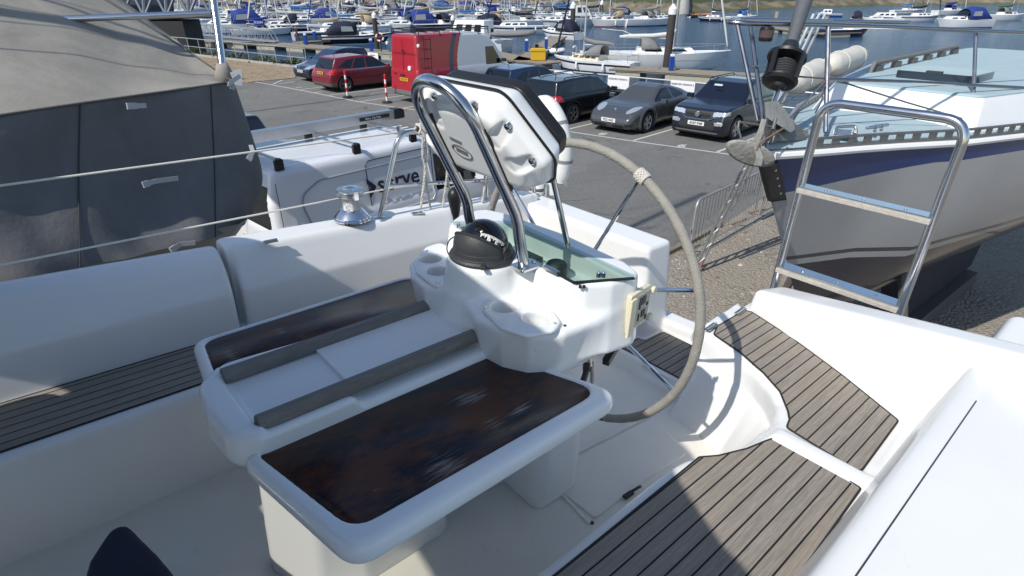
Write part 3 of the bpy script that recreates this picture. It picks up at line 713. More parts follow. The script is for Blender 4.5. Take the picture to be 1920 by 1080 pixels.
# tinted glass cover over the instrument well
gp = [bt(x, y, TOP + 0.008) for x, y in ((846, 416), (965, 415), (1190, 517), (1077, 525), (1026, 500))] + [Vector((1.0, -1.05, 0)), Vector((1.0, -1.18, 0))]
gp = [(q.x, q.y) for q in gp]
MG = glass('green_glass', (0.03, 0.05, 0.045), 0.02, (0.07, (0.82, 0.885, 0.865)))
MB(BM).prism(gp, TOP + 0.004, TOP + 0.011).build('glass_cover', MG, ped, bevel=0.0015)
m = MB(BM); a, b = Vector((gp[3][0], gp[3][1], TOP + 0.001)), Vector((gp[2][0], gp[2][1], TOP + 0.001)); m.bar(a, b, 0.007, 0.005)
a2 = Vector((gp[4][0], gp[4][1], TOP + 0.001)); m.bar(a2, a, 0.006, 0.005); m.build('glass_seal', M_black, ped)
for x, y in ((1123, 512), (1132, 512), (860, 420)):
    m = MB(BM); q = bt(x, y, TOP + 0.011); m.lathe([(0.006, TOP + 0.0), (0.006, TOP + 0.012), (0.003, TOP + 0.016)], 12, o=(q.x, q.y, 0)); m.build('glass_stud', M_chrome, ped)
m = MB(BM); a, b = bt(1022, 500, TOP + 0.012), bt(1047, 512, TOP + 0.012); m.bar(a, b, 0.014, 0.008); m.tube([a, b], 0.006, 8); m.build('glass_hinge', M_ss, ped, bevel=0.001)
m = MB(BM); m.lathe([(0.03, TOP - 0.058), (0.03, TOP - 0.02), (0.022, TOP - 0.012)], 20, o=(1.06, -0.98, 0)); m.box((1.07, -1.12, TOP - 0.05), (0.06, 0.10, 0.02)); m.box((1.05, -0.87, TOP - 0.052), (0.05, 0.07, 0.018)); m.build('instrument', M_dgrey, ped, bevel=0.003)
m = MB(BM); m.prism([(1.03, -1.23), (1.09, -1.235), (1.085, -1.16), (1.03, -1.165)], TOP - 0.056, TOP - 0.053); lab = m.build('paper_label', M_white, ped)
# compass
comp = MB(BM); ZC = TOP - 0.001
comp.lathe([(0.089, ZC), (0.090, ZC + 0.006), (0.086, ZC + 0.012), (0.080, ZC + 0.014), (0.079, ZC + 0.028), (0.074, ZC + 0.03)], 48, o=(CX, CT, 0))
compass = comp.build('compass', M_dgrey, ped, bevel=0.002)
vd = Vector((-0.86, 0.16, 0)).normalized()           # hood faces forward, card is read from aft
m = MB(BM); NL, NP = 32, 12; V = []; r_ = 0.0765; fw = Vector((-0.97, 0.22, 0)).normalized(); lt_ = Vector((-fw.y, fw.x, 0))
for i in range(NL+1):
    la = -PI/2 + PI*i/NL
    for j in range(NP+3):
        if j < 2:
            d = fw*math.cos(la) + lt_*math.sin(la); V.append(Vector((CX, CT, ZC + 0.012 + 0.009*j)) + d*(r_ + 0.001))
        else:
            ps = R(36)*(j-2)/NP; d = fw*(math.cos(la)*math.cos(ps)) + lt_*math.sin(la) + Vector((0, 0, math.cos(la)*math.sin(ps)*1.04)); V.append(Vector((CX, CT, ZC + 0.030)) + d*r_)
K_ = NP+2
m.add(V, [(i*(K_+1)+j, (i+1)*(K_+1)+j, (i+1)*(K_+1)+j+1, i*(K_+1)+j+1) for i in range(NL) for j in range(K_)])
edge = [V[i*(K_+1)+K_] for i in range(NL+1)]
ho = m.build('compass_hood', M_dgrey, compass, solid=0.004)
MB(BM).tube(edge, 0.0042, 8).build('hood_rim', M_rubber, ho)
m = MB(BM)
for i in (10, 22): MB(BM).tube([V[i*(K_+1)+j] + (V[i*(K_+1)+j] - Vector((CX, CT, ZC)))*0.006 for j in range(K_)], 0.0012, 6).build('hood_seam', M_black, ho)
MB(BM).lathe([(0.068, ZC + 0.02)] + [(0.068*math.cos(t), ZC + 0.03 + 0.070*math.sin(t)) for t in np.linspace(0, PI/2*0.97, 14)], 40, o=(CX, CT, 0)).build('compass_dome', glass('black_dome', (0.004, 0.004, 0.006), 0.03), compass)
def dome_at(px, py, lift=0.0006):
    r = ray(px, py); r = Vector((r.dot(BA), r.dot(BT), r.dot(BU))); c = Vector((CX, CT, ZC + 0.030)); R_ = 0.0695 + lift
    b = r.dot(c); disc = b*b - r.dot(r)*(c.dot(c) - R_*R_)
    return r*((b - math.sqrt(max(0, disc)))/r.dot(r))
m = MB(BM)                                           # white graduations of the card, seen through the dome
for i in range(17):
    t = i/16; x = 903 + 42*t; y = 437 + 5*t + 14*t**2; L_ = 4.5 if i % 3 else 7
    p, q = dome_at(x, y), dome_at(x - 1.5, y + L_); m.bar(p, q, 0.0026, 0.001, up=(p - Vector((CX, CT, ZC + 0.03))))
card = m.build('compass_card', M_white, compass)
def on_dome(px, py, ch, sz):
    o_ = dome_at(px, py, 0.0008); n = (o_ - Vector((CX, CT, ZC + 0.03))).normalized(); x = dome_at(px + 4, py + 1.6, 0.0008) - o_
    x = x - n*x.dot(n); x.normalize(); y = n.cross(x)
    text_mesh('compass_digit', ch, sz, M_white, BM @ frame(o_, x, y), compass, 0.0003, 0.0008)
on_dome(917, 447, 'P', 0.019); on_dome(931, 453, '5', 0.019)
for sg in (1, -1):
    m = MB(BM); c = Vector((CX, CT, 0)) + Vector((-vd.y, vd.x, 0))*0.079*sg
    m.lathe([(0.0135, -0.004), (0.0135, 0.005), (0.010, 0.007)], 18, o=(c.x, c.y, ZC + 0.034), rot=Matrix.Rotation(math.atan2(-vd.x*sg, vd.y*sg) + PI/2*0, 3, 'Z') @ Matrix.Rotation(PI/2, 3, 'Y'))
    m.box((c.x, c.y, ZC + 0.018), (0.02, 0.012, 0.03), rot=Matrix.Rotation(math.atan2(vd.y, vd.x), 3, 'Z'))
    m.build('hood_pivot', M_dgrey, compass, bevel=0.0015)
m = MB(BM); c = Vector((CX, CT, 0)) + Vector((-0.62, 0.78, 0))*0.089; m.box((c.x, c.y, ZC + 0.010), (0.012, 0.042, 0.008), rot=Matrix.Rotation(R(-38) + PI/2 + R(-14), 3, 'Z')); m.build('compass_catch', M_dgrey, compass, bevel=0.002)
MB(BM).tube(smooth_path([btt(858, 441, -1.17), btt(843, 450, -1.18), btt(838, 466, -1.18), btt(842, 478, -1.17)], 6), 0.0018, 6).build('cable', M_black, compass)
# steel hoop
HN, HF = -0.985, -1.188; Hl = []
def hp_(t, s): return B(0.913 - 0.49*s, t, -0.463 + 0.872*s)
top_c = (HN + HF)/2; rr_ = (HN - HF)/2
pth = [B(0.945, HN, TOP), B(0.921, HN, -0.51), ] + [B(0.915, HN, -0.475), hp_(HN, 0.02)] + [hp_(HN, s) for s in (0.06, 0.14, 0.22, 0.262)]
pth += [hp_(top_c + rr_*math.cos(a), 0.262 + rr_*math.sin(a)*0.96) for a in np.linspace(0, PI, 17)[1:-1]]
pth += [hp_(HF, s) for s in (0.262, 0.22, 0.14, 0.06)] + [hp_(HF, 0.02), B(0.915, HF, -0.475), B(0.921, HF, -0.51), B(0.945, HF, TOP)]
hoop = MB().tube(pth, 0.0165, 16).build('steel_hoop', M_ss, ped, angle=60)
for t in (HN, HF):
    m = MB(BM); m.prism(rpoly([(0.915, t - 0.026), (0.990, t - 0.026), (0.990, t + 0.026), (0.915, t + 0.026)], 0.006), TOP - 0.001, TOP + 0.006)
    m.lathe([(0.007, TOP + 0.005), (0.006, TOP + 0.010)], 10, o=(0.978, t, 0))
    m.build('hoop_foot', M_ss, hoop, bevel=0.001)
# instrument pod hung on the hoop; local frame: x port, y up the hoop, z aft (away from the hoop)
PO = B(0.913, top_c, -0.463); px_ = BT; py_ = (BA*-0.49 + BU*0.872); pz_ = (BA*0.872 + BU*0.49)
PM = Matrix(((px_.x*K, py_.x*K, pz_.x*K, PO.x), (px_.y*K, py_.y*K, pz_.y*K, PO.y), (px_.z*K, py_.z*K, pz_.z*K, PO.z), (0, 0, 0, 1)))
hexo = [(-0.155, 0.314), (0.150, 0.314), (0.238, 0.165), (0.208, 0.098), (0.130, 0.072), (-0.130, 0.072), (-0.208, 0.098), (-0.238, 0.165)]
g = Grid((-0.27, 0.03, -0.035), (0.27, 0.345, 0.15), 0.0036)
rads = [0.05, 0.05, 0.03, 0.05, 0.05, 0.05, 0.05, 0.03]
dh = poly2(rpoly(hexo, rads, 6), g.X2, g.Y2)[:, :, None]
shell = smax(dh + np.clip(0.062 - g.z, 0, 1)*0.15 + np.clip(g.z - 0.064, 0, 1)*0.50, slab(g, 0.030, 0.118), 0.024)
shell = smax(shell, dh + 0.002, 0.01)
bulge = ext(g, rpoly([(-0.140, 0.290), (0.135, 0.290), (0.205, 0.165), (0.165, 0.090), (-0.165, 0.090), (-0.205, 0.165)], 0.05, 5), 0.009, 0.08, 0.024, 0.0)
f = smin(shell, bulge, 0.02)
for x, y, ex_, ey_ in ((-0.068*1.05, 0.291, 0, -1), (0.078, 0.291, 0, -1), (0.166, 0.257, -0.75, -0.66), (0.204, 0.178, -1, -0.25), (-0.166, 0.257, 0.75, -0.66), (-0.204, 0.178, 1, -0.25)):
    # slanted screw pockets
    ln = math.hypot(ex_, ey_); ux, uy = ex_/ln, ey_/ln
    s_ = np.clip((g.x - x)*ux + (g.y - y)*uy, 0, 0.052)
    dd_ = np.sqrt((g.x - x - s_*ux)**2 + (g.y - y - s_*uy)**2) - 0.0135 - np.clip(0.034 - g.z, -1, 1)*0.25
    dd_ = smax(dd_, g.z - 0.0335 + s_*0.40, 0.004); f = sub(f, dd_, 0.003)
pod = sdf_build('instrument_pod', f, g, M_gel2, ped, PM)
fg = [Vector(p) for p in rpoly([(x*1.004, 0.2 + (y - 0.2)*1.006) for x, y in hexo], rads, 6)]
MB(PM).tube([(p.x, p.y, 0.064) for p in fg], 0.0035, 6, closed=True).build('pod_seam', M_black, pod)
gk = [(x*0.885, 0.2 + (y - 0.2)*0.80) for x, y in hexo]
MB(PM).prism(rpoly(gk, rads, 6), 0.112, 0.140).build('pod_front', M_black, pod, bevel=0.006, seg=3)
m = MB(PM)
for x in (-0.12, 0.03): m.prism(rpoly([(x - 0.055, 0.15), (x + 0.085, 0.15), (x + 0.085, 0.25), (x - 0.055, 0.25)], 0.01), 0.139, 0.142)
m.build('display', glass('dark_screen', (0.01, 0.012, 0.012), 0.08), pod)
for x, y in ((-0.071, 0.292), (0.078, 0.292), (0.166, 0.257), (0.204, 0.178), (-0.166, 0.257), (-0.204, 0.178)):
    m = MB(PM); m.lathe([(0.0085, 0.036), (0.0085, 0.027), (0.006, 0.025)], 12, o=(x, y, 0)); m.lathe([(0.0045, 0.0255), (0.0045, 0.0243)], 6, mi=1, o=(x, y, 0))
    m.build('pod_screw', [M_ss, M_black], pod)
for sx in (-1, 1):
    m = MB(PM); xx = rr_*sx - 0.016*sx*0
    m.tube([(xx + 0.007, y, 0.009) for y in (0.085, 0.12, 0.2, 0.255)], 0.008, 8)
    m.build('hoop_gasket', M_rubber, pod)
mk = mat('grey_print', (0.20, 0.20, 0.21), 0.5)
ox, oy = -0.022, 0.175
m = MB(PM)                                            # maker's mark: short bar over an oval
LM = lambda x, y, z: (ox + x*0.62 + y*0.22, oy + y*1.0 - x*0.10, 0.0078 + z)
m.prism([(-0.052, 0.012), (0.014, 0.012), (0.014, 0.022), (-0.052, 0.022)], 0, 0.0016, f=LM)
ov = [(0.055*math.cos(a), -0.012 + 0.017*math.sin(a)) for a in np.linspace(0, 2*PI, 40)]
for k in range(39):
    a_, b_ = Vector(LM(*ov[k], 0)), Vector(LM(*ov[k+1], 0)); m.bar(a_, b_, 0.003, 0.002, up=(0, 0, 1))
for i in range(7): m.prism([(-0.034 + i*0.0098, -0.019), (-0.027 + i*0.0098, -0.019), (-0.027 + i*0.0098, -0.006), (-0.034 + i*0.0098, -0.006)], 0, 0.0016, f=LM)
m.build('pod_badge', mk, pod)
MB().tube(smooth_path([btt(1040, 277, -0.95), btt(1049, 300, -0.97), btt(1060, 340, -1.0), btt(1072, 395, -1.03)], 6), 0.0032, 6).build('cable', M_rubber, pod)
MB().tube(smooth_path([btt(1045, 290, -0.95), btt(1060, 330, -0.98), btt(1075, 380, -1.02), btt(1073, 410, -1.04)], 6), 0.002, 6).build('cable', M_white, pod)
# aft stays of the hoop
m = MB()
for t, (x0, y0, x1, y1) in ((-0.985, (1065, 462, 1032, 312)),):
    m.tube([B(*btt(x0, y0, t)), B(*btt(x1, y1, t))], 0.009, 10)
m.build('hoop_stay', M_ss, hoop)
# socket panel, brake knob and trim on the port face
m = MB(BM)
pc = [bt(1162, 556, -0.655), bt(1195, 532, -0.63)]
a_, b_ = Vector((1.105, -0.786, 0)), Vector((1.215, -0.802, 0)); ddx = (b_ - a_).normalized(); nrm = Vector((ddx.y, -ddx.x, 0)); nrm = nrm if nrm.y > 0 else -nrm
def SPf(x, y, z): p = a_ + ddx*x + nrm*(z + 0.012); return (p.x, p.y, -0.755 + y)
m.prism(rpoly([(0, 0), (0.105, 0), (0.105, 0.11), (0, 0.11)], 0.006), 0, 0.014, f=SPf)
so = m.build('socket_panel', M_cream, ped, bevel=0.002)
m = MB(BM); m.prism([(0.028, 0.012), (0.098, 0.012), (0.098, 0.10), (0.028, 0.10)], 0.014, 0.017, f=SPf); m.build('socket_plate', mat('grey_cream', (0.42, 0.40, 0.33), 0.5, var=0.3, scale=60), so)
m = MB(BM); m.prism([(-0.012, -0.004), (0.014, -0.004), (0.014, 0.104), (-0.012, 0.104)], 0.016, 0.024, f=SPf)
m.build('panel_hinge', M_cream, so, bevel=0.002)
for yy in (0.012, 0.092): m = MB(BM); m.lathe([(0.011, 0.014), (0.011, 0.024)], 14, o=SPf(0.112, yy, 0.0), rot=Matrix((ddx, Vector((0, 0, 1)), nrm)).transposed()); m.build('panel_catch', M_cream, so, bevel=0.002)
m = MB(BM)
for xx, yy, w_, h_ in ((0.045, 0.075, 0.006, 0.032), (0.062, 0.08, 0.02, 0.022), (0.045, 0.035, 0.005, 0.02), (0.068, 0.04, 0.018, 0.018), (0.086, 0.062, 0.006, 0.008), (0.086, 0.022, 0.006, 0.012)):
    m.prism([(xx - w_/2, yy - h_/2), (xx + w_/2, yy - h_/2), (xx + w_/2, yy + h_/2), (xx - w_/2, yy + h_/2)], 0.017, 0.0195, f=SPf)
m.build('switch', M_dgrey, so)
m = MB(BM); m.bar((1.075, -0.79, -0.842), (1.28, -0.86, -0.805), 0.02, 0.022); m.build('rubber_trim', M_black, ped, bevel=0.003)
kn = bt(1100, 668, -0.845); m = MB(BM)
m.tube([(kn.x, kn.y, -0.83), (kn.x + 0.006, kn.y + 0.004, -0.875)], 0.011, 12)
m.build('brake_stem', M_ss, ped)
m = MB(BM); m.tube(smooth_path([(kn.x - 0.035, kn.y + 0.022, -0.905), (kn.x - 0.02, kn.y + 0.016, -0.898), (kn.x + 0.004, kn.y + 0.002, -0.885), (kn.x + 0.028, kn.y - 0.014, -0.872), (kn.x + 0.045, kn.y - 0.022, -0.858)], 5), 0.0085, 10); m.tube([(kn.x + 0.002, kn.y + 0.002, -0.86), (kn.x + 0.004, kn.y + 0.003, -0.89)], 0.012, 10)
m.build('brake_knob', mat('brown_plastic', (0.05, 0.04, 0.042), 0.5), ped)
m = MB(BM); m.tube([(kn.x + 0.02, kn.y + 0.005, -0.87), (kn.x + 0.032, kn.y + 0.01, -1.0)], 0.006, 8); m.build('brake_rod', M_ss, ped)
# ------------------------------------------------------------------ steering wheel
WA, WT, WU, WR = 1.377, -1.18, -0.856, 0.4805
wheel = thing('steering_wheel', 'large leather covered steering wheel with thin steel spokes behind the pedestal', 'steering wheel', B(WA, WT, WU))
def wp_(th, r=WR, da=0.0): return B(WA + da, WT + r*math.cos(th), WU + r*math.sin(th))
sp = [math.atan2(-0.441 - WU, -0.979 - WT), math.atan2(-0.70 - WU, -0.744 - WT), math.atan2(-1.046 - WU, -0.74 - WT)]
th0 = math.atan2(-1.31 - WU, WT + 0.18 - WT)
m = MB()
a0 = R(-66); n_ = 120
m.tube([wp_(a0 + (R(245))*i/n_) for i in range(n_+1)], [0.0165 + 0.0006*math.sin(i*1.7) for i in range(n_+1)], 14); rim_ = m.build('rim', M_leather, wheel, angle=60)
m = MB(); m.tube([wp_(a0 + R(245) + R(115)*i/60) for i in range(61)], 0.0155, 14); m.build('rim', M_leather2, wheel, angle=60)
step_ = sp[0] - sp[1]
for k in range(6):
    th = sp[1] + step_*k if k < 2 else (sp[2] if k == 5 else sp[1] + R(60)*k + R(2))
    MB().tube([wp_(th, 0.05, -0.02), wp_(th, WR - 0.006)], 0.0078, 10).build('spoke', M_chrome, wheel)
rotw = Matrix((BT, BU, -BA)).transposed()
MB().lathe([(0.07, -0.03), (0.075, 0.0), (0.07, 0.03), (0.04, 0.05), (0.035, 0.12)], 24, o=B(WA, WT, WU), rot=rotw).build('hub', M_chrome, wheel)
m = MB()
for j in range(5):
    for sgn in (1, -1):
        c0 = sp[0]; pts = []
        for i in range(20):
            a = 2*PI*i/20; th = c0 - 0.006 + 0.034*(math.sin(a + j*1.256)*sgn)
            cc = wp_(th); rad = Vector(wp_(th, WR + 0.01)) - cc; rad.normalize(); pts.append(cc + (rad*math.cos(a) + BA*math.sin(a))*0.0205)
        m.tube(pts, 0.0033, 6, closed=True)
m.build('knot', mat('knot_cord', (0.60, 0.57, 0.52), 0.85, bump=0.4, bscale=200), wheel)
MB().tube([B(1.22, WT + 0.03, WU + 0.02), B(WA - 0.01, WT, WU)], 0.045, 16).build('wheel_shaft', M_gel2, ped)
# ------------------------------------------------------------------ winch, throttle, lifebuoy
wz = bt(661, 410, -0.812)
winch = thing('winch', 'polished chrome self tailing winch on the far cockpit coaming', 'winch', B(*wz))
wf = lambda *p: p
WM = BM @ Matrix.Translation(wz) @ Matrix.Diagonal((1.26, 1.26, 1.04, 1))
MB(WM).lathe([(0.060, 0.0), (0.060, 0.005), (0.0555, 0.009), (0.0555, 0.013), (0.047, 0.026), (0.036, 0.040), (0.031, 0.044)], 40).build('base', M_chrome, winch)
MB(WM).lathe([(0.031, 0.043), (0.0295, 0.06), (0.0295, 0.083), (0.033, 0.092)], 40).build('drum', mat('knurled_steel', (0.6, 0.6, 0.6), 0.32, 1.0, 0.1, 200, 0.5, 500), winch)
MB(WM).lathe([(0.030, 0.091), (0.041, 0.094), (0.043, 0.099), (0.036, 0.103), (0.034, 0.106), (0.036, 0.110), (0.044, 0.115), (0.043, 0.120), (0.02, 0.124)], 40).build('jaw', M_alu, winch)
MB(WM).lathe([(0.026, 0.122), (0.024, 0.128), (0.014, 0.131), (0.007, 0.133)], 6).build('cap', M_chrome, winch, bevel=0.002)
m = MB(WM); m.bar((0.0, 0.0, 0.125), (-0.005, 0.046, 0.122), 0.02, 0.010); m.bar((-0.004, 0.044, 0.126), (-0.006, 0.048, 0.090), 0.018, 0.008, up=(0, 1, 0)); m.build('feeder_arm', M_chrome, winch, bevel=0.003)
th_ = btt(853, 408, -1.80)
thr = thing('throttle_lever', 'black engine throttle lever standing behind the pedestal', 'throttle', B(th_.x, -1.80, -0.80))
m = MB(); pa, pb = btt(851, 352, -1.80), btt(856, 425, -1.80)
P_ = [pb.lerp(pa, t) for t in np.linspace(0, 1, 12)]
m.tube([B(*p) for p in P_], [0.014, 0.014, 0.014, 0.015, 0.020, 0.023, 0.026, 0.029, 0.031, 0.032, 0.026, 0.012], 16); m.build('lever', M_black, thr, angle=60)
MB(BM).lathe([(0.028, -0.06), (0.026, 0.0), (0.018, 0.012)], 16, o=(pb.x, -1.80, pb.z)).build('mount', M_dgrey, thr)
buoy = thing('horseshoe_buoy', 'white horseshoe lifebuoy on the stern rail behind the instrument pod', 'lifebuoy', B(2.2, -2.2, -0.93))
hs = [bta(x, y, 2.20) for x, y in ((1008, 268), (1000, 215), (1022, 196), (1043, 222), (1054, 262), (1056, 300), (1048, 338))]
hs = smooth_path(hs, 6)
m = MB(BM); m.tube(hs, [0.042]*2 + [0.048]*(len(hs)-4) + [0.042]*2, 14)
bo = m.build('cover', mat('vinyl_white', (0.72, 0.72, 0.69), 0.4, bump=0.1), buoy, angle=60)
m = MB(BM)
for i in (8, 20, 30): q = hs[min(i, len(hs)-2)]; d = (hs[min(i, len(hs)-2)+1]-q).normalized(); m.tube([q - d*0.008, q + d*0.008], 0.0505, 14)
m.build('strap', mat('strap_grey', (0.2, 0.21, 0.23), 0.7), bo)
m = MB(); m.tube([B(*bta(1024, 345, 2.16)), B(*bta(1022, 398, 2.16))], 0.013, 10); m.tube([B(*bta(1058, 240, 2.24)), B(*bta(1062, 350, 2.24))], 0.012, 10); m.build('holder', M_ss, buoy)
lt = thing('lifebuoy_light', 'white upturned lifebuoy light clipped to the stern rail under the pod', 'lifebuoy light', B(*bta(1012, 366, 2.22)))
m = MB(); c = Vector(B(*bta(1008, 352, 2.25))); m.lathe([(0.04, -0.05), (0.055, -0.035), (0.055, 0.03), (0.04, 0.055)], 20, o=c); m.build('body', M_white, lt, bevel=0.004)
m = MB(); m.lathe([(0.0556, -0.012), (0.0566, -0.01), (0.0566, 0.006), (0.0556, 0.008)], 20, o=c, caps=False); m.build('band', mat('band_grey', (0.12, 0.13, 0.15), 0.5), lt)
m = MB(); m.box(Vector(B(*bta(1034, 348, 2.2))), (0.05, 0.05, 0.12)); m.build('bracket', M_white, lt, bevel=0.006)
# ------------------------------------------------------------------ raised stern ladder
lad = thing('boarding_ladder', 'stainless boarding ladder with wooden treads standing beside the white stern wall', 'ladder', B(2.35, -0.7, -1.25))
AL = 2.35; q = lambda x, y: B(*bta(x, y, AL))
hoopP = bend_path([B(AL, -0.905, -1.32), B(AL, -0.905, -0.272), B(AL, -0.445, -0.272), B(AL, -0.445, -1.32)], 0.085, 8)
m = MB(); m.tube(hoopP, 0.0185, 14); m.build('tube_frame', M_ss, lad, angle=60)
for u in (-0.604, -0.944):
    m = MB(BM); m.box((AL, -0.675, u), (0.075, 0.46, 0.020)); tr_ = m.build('tread', mat('bleached_wood', (0.42, 0.39, 0.34), 0.75, var=0.3, scale=40, bump=0.3, bscale=120), lad, bevel=0.004)
    m = MB(BM); m.box((AL + 0.010, -0.675, u + 0.012), (0.07, 0.46, 0.006)); 
    for k in (0.2, 0.5, 0.8): m.lathe([(0.006, 0.014), (0.005, 0.019)], 10, o=(AL + 0.01, -0.905 + 0.46*k, u))
    m.build('tread_strip', M_ss, tr_)
# ------------------------------------------------------------------ ground, car park, quay, water
FD = Vector((13.8, -10.5, 0)).normalized(); FN = Vector((-FD.y, FD.x, 0))           # along the quay, out to the water
Q0 = Vector((-6.9, 32.3, 0))
def quay(s, n=0.0, z=0.0): return Q0 + FD*s + FN*n + Vector((0, 0, z))
def asphalt_mat():
    m = bpy.data.materials.new('asphalt'); nt, N, L = nodes_of(m); p = N['Principled BSDF']
    tc = N.new('ShaderNodeTexCoord'); v = tc.outputs['Object']
    big = noise(N, L, v, 0.22, 6, 0.62, 0.6); mid = noise(N, L, v, 1.6, 6, 0.7); fine = noise(N, L, v, 38.0, 4, 0.75)
    strk = noise(N, L, mapping(N, L, v, (0.35, 3.0, 1), (0, 0, R(-42))), 1.2, 5, 0.6, 0.3)
    c = mixrgb(N, L, ramp(N, L, big, [(0.3, (0, 0, 0)), (0.7, (1, 1, 1))]), (0.155, 0.154, 0.147), (0.20, 0.197, 0.185))
    c = mixrgb(N, L, ramp(N, L, mid, [(0.35, (0, 0, 0)), (0.75, (0.6,)*3)]), c, (0.24, 0.235, 0.22))
    c = mixrgb(N, L, ramp(N, L, strk, [(0.5, (0, 0, 0)), (0.75, (0.35,)*3)]), c, (0.135, 0.135, 0.13))
    vo = N.new('ShaderNodeTexVoronoi'); vo.inputs['Scale'].default_value = 60; L.new(v, vo.inputs['Vector'])
    c = mixrgb(N, L, ramp(N, L, vo.outputs['Color'], [(0.1, (0.6,)*3), (0.45, (0, 0, 0))]), c, (0.04, 0.04, 0.04))
    c = mixrgb(N, L, ramp(N, L, vo.outputs['Color'], [(0.72, (0, 0, 0)), (0.95, (0.6,)*3)]), c, (0.24, 0.235, 0.22))
    ve = N.new('ShaderNodeTexVoronoi'); ve.feature = 'DISTANCE_TO_EDGE'; ve.inputs['Scale'].default_value = 0.42
    wv_ = N.new('ShaderNodeVectorMath'); wv_.operation = 'ADD'; ns_ = N.new('ShaderNodeTexNoise'); ns_.inputs['Scale'].default_value = 1.3; ns_.inputs['Detail'].default_value = 6; L.new(v, ns_.inputs['Vector']); L.new(v, wv_.inputs[0]); L.new(ns_.outputs['Color'], wv_.inputs[1]); L.new(wv_.outputs[0], ve.inputs['Vector'])
    crk = math_n(N, L, 'MULTIPLY', math_n(N, L, 'LESS_THAN', ve.outputs['Distance'], 0.010), math_n(N, L, 'GREATER_THAN', noise(N, L, v, 0.5, 3), 0.54))
    c = mixrgb(N, L, math_n(N, L, 'MULTIPLY', crk, 0.6), c, (0.06, 0.06, 0.058))
    vp_ = N.new('ShaderNodeTexVoronoi'); vp_.distance = 'CHEBYCHEV'; vp_.inputs['Scale'].default_value = 0.16; L.new(mapping(N, L, v, (1, 1, 1), (0, 0, R(-38))), vp_.inputs['Vector']); sp2 = N.new('ShaderNodeSeparateColor'); L.new(vp_.outputs['Color'], sp2.inputs[0])
    c = mixrgb(N, L, math_n(N, L, 'MULTIPLY', math_n(N, L, 'GREATER_THAN', sp2.outputs[0], 0.72), 0.28), c, (0.11, 0.11, 0.108))
    oil = ramp(N, L, noise(N, L, v, 0.9, 4, 0.5, 0.2), [(0.66, (0, 0, 0)), (0.76, (0.55,)*3)]); c = mixrgb(N, L, oil, c, (0.055, 0.054, 0.052))
    L.new(c, p.inputs['Base Color']); p.inputs['Roughness'].default_value = 0.88; p.inputs['Specular IOR Level'].default_value = 0.25
    L.new(bumpn(N, L, fine, 0.5, 0.01), p.inputs['Normal']); return m
def stones_mat(name, cols, scale, dirt=(0.2, 0.17, 0.13), dirtamt=0.4):
    m = bpy.data.materials.new(name); nt, N, L = nodes_of(m); p = N['Principled BSDF']
    tc = N.new('ShaderNodeTexCoord'); v = tc.outputs['Object']
    vo = N.new('ShaderNodeTexVoronoi'); vo.inputs['Scale'].default_value = scale; L.new(v, vo.inputs['Vector'])
    sep = N.new('ShaderNodeSeparateColor'); L.new(vo.outputs['Color'], sep.inputs[0])
    k = len(cols); c = ramp(N, L, sep.outputs[0], [(i/(k-1), q) for i, q in enumerate(cols)])
    c = mixrgb(N, L, ramp(N, L, vo.outputs['Distance'], [(0.35, (0, 0, 0)), (0.7, (0.8,)*3)]), c, [x*0.25 for x in dirt])
    big = noise(N, L, v, 0.9, 6, 0.7, 0.5)
    c = mixrgb(N, L, ramp(N, L, big, [(0.45 - dirtamt*0.3, (0, 0, 0)), (0.62, (0.9,)*3)]), c, dirt)
    L.new(c, p.inputs['Base Color']); p.inputs['Roughness'].default_value = 0.85
    h = math_n(N, L, 'SUBTRACT', 1.0, vo.outputs['Distance']); L.new(bumpn(N, L, h, 0.8, 0.03), p.inputs['Normal']); return m
M_asph = asphalt_mat()
M_shingle = stones_mat('shingle', [(0.16, 0.11, 0.07), (0.36, 0.27, 0.17), (0.46, 0.36, 0.24), (0.30, 0.24, 0.17)], 9, (0.33, 0.24, 0.15), 0.2)
M_dirt = stones_mat('stony_dirt', [(0.17, 0.155, 0.14), (0.32, 0.29, 0.25), (0.27, 0.24, 0.20), (0.50, 0.47, 0.42)], 24, (0.30, 0.265, 0.215), 0.9)
M_conc = mat('concrete', (0.34, 0.33, 0.30), 0.85, 0, 0.3, 1.5, 0.3, 20)
M_paint = mat('road_paint', (0.52, 0.51, 0.47), 0.8, 0, 0.35, 12)
land = [quay(-60), quay(-4), quay(60)]
mb = MB(); q0, q1 = quay(-45), quay(90)
far = [q0, q1, q1 - FN*140, q0 - FN*140]
mb.prism([(p.x, p.y) for p in far], -6, 0.0); o = mb.build('car_park', M_asph); tag(o, kind='structure')
# quay edge kerb and wall top
mb = MB(); mb.prism([(p.x, p.y) for p in (quay(-45, -0.35), quay(90, -0.35), quay(90, 0.05), quay(-45, 0.05))], -2.6, 0.11); o = mb.build('quay_wall', M_conc, bevel=0.02); tag(o, kind='structure')
sh = [at(*p, 0) for p in ((250, 75), (330, 85), (418, 92), (452, 101), (557, 122), (545, 141), (500, 151), (432, 150), (330, 140), (200, 110))]
mb = MB()
P_ = [quay(-45, -0.36), quay(-16.5, -0.36), quay(-8.5, -0.36), at(560, 133, 0), at(553, 147, 0), at(500, 152, 0), at(466, 155, 0), at(380, 150, 0), quay(-45, -9)]
mb.prism([(p.x, p.y) for p in P_], -0.1, 0.03); o = mb.build('shingle', M_shingle); tag(o, kind='structure')
dk = [(2.28, 8.74), (3.2, 9.62), (4.0, 10.45), (4.62, 11.15), (5.3, 11.95), (7.0, 13.8), (12, 19), (40, 5), (20, -8), (-2, -3), (-1.0, 5.4)]
mb = MB(); mb.prism(dk, -0.1, 0.012); o = mb.build('stony_ground', M_dirt); tag(o, kind='structure')
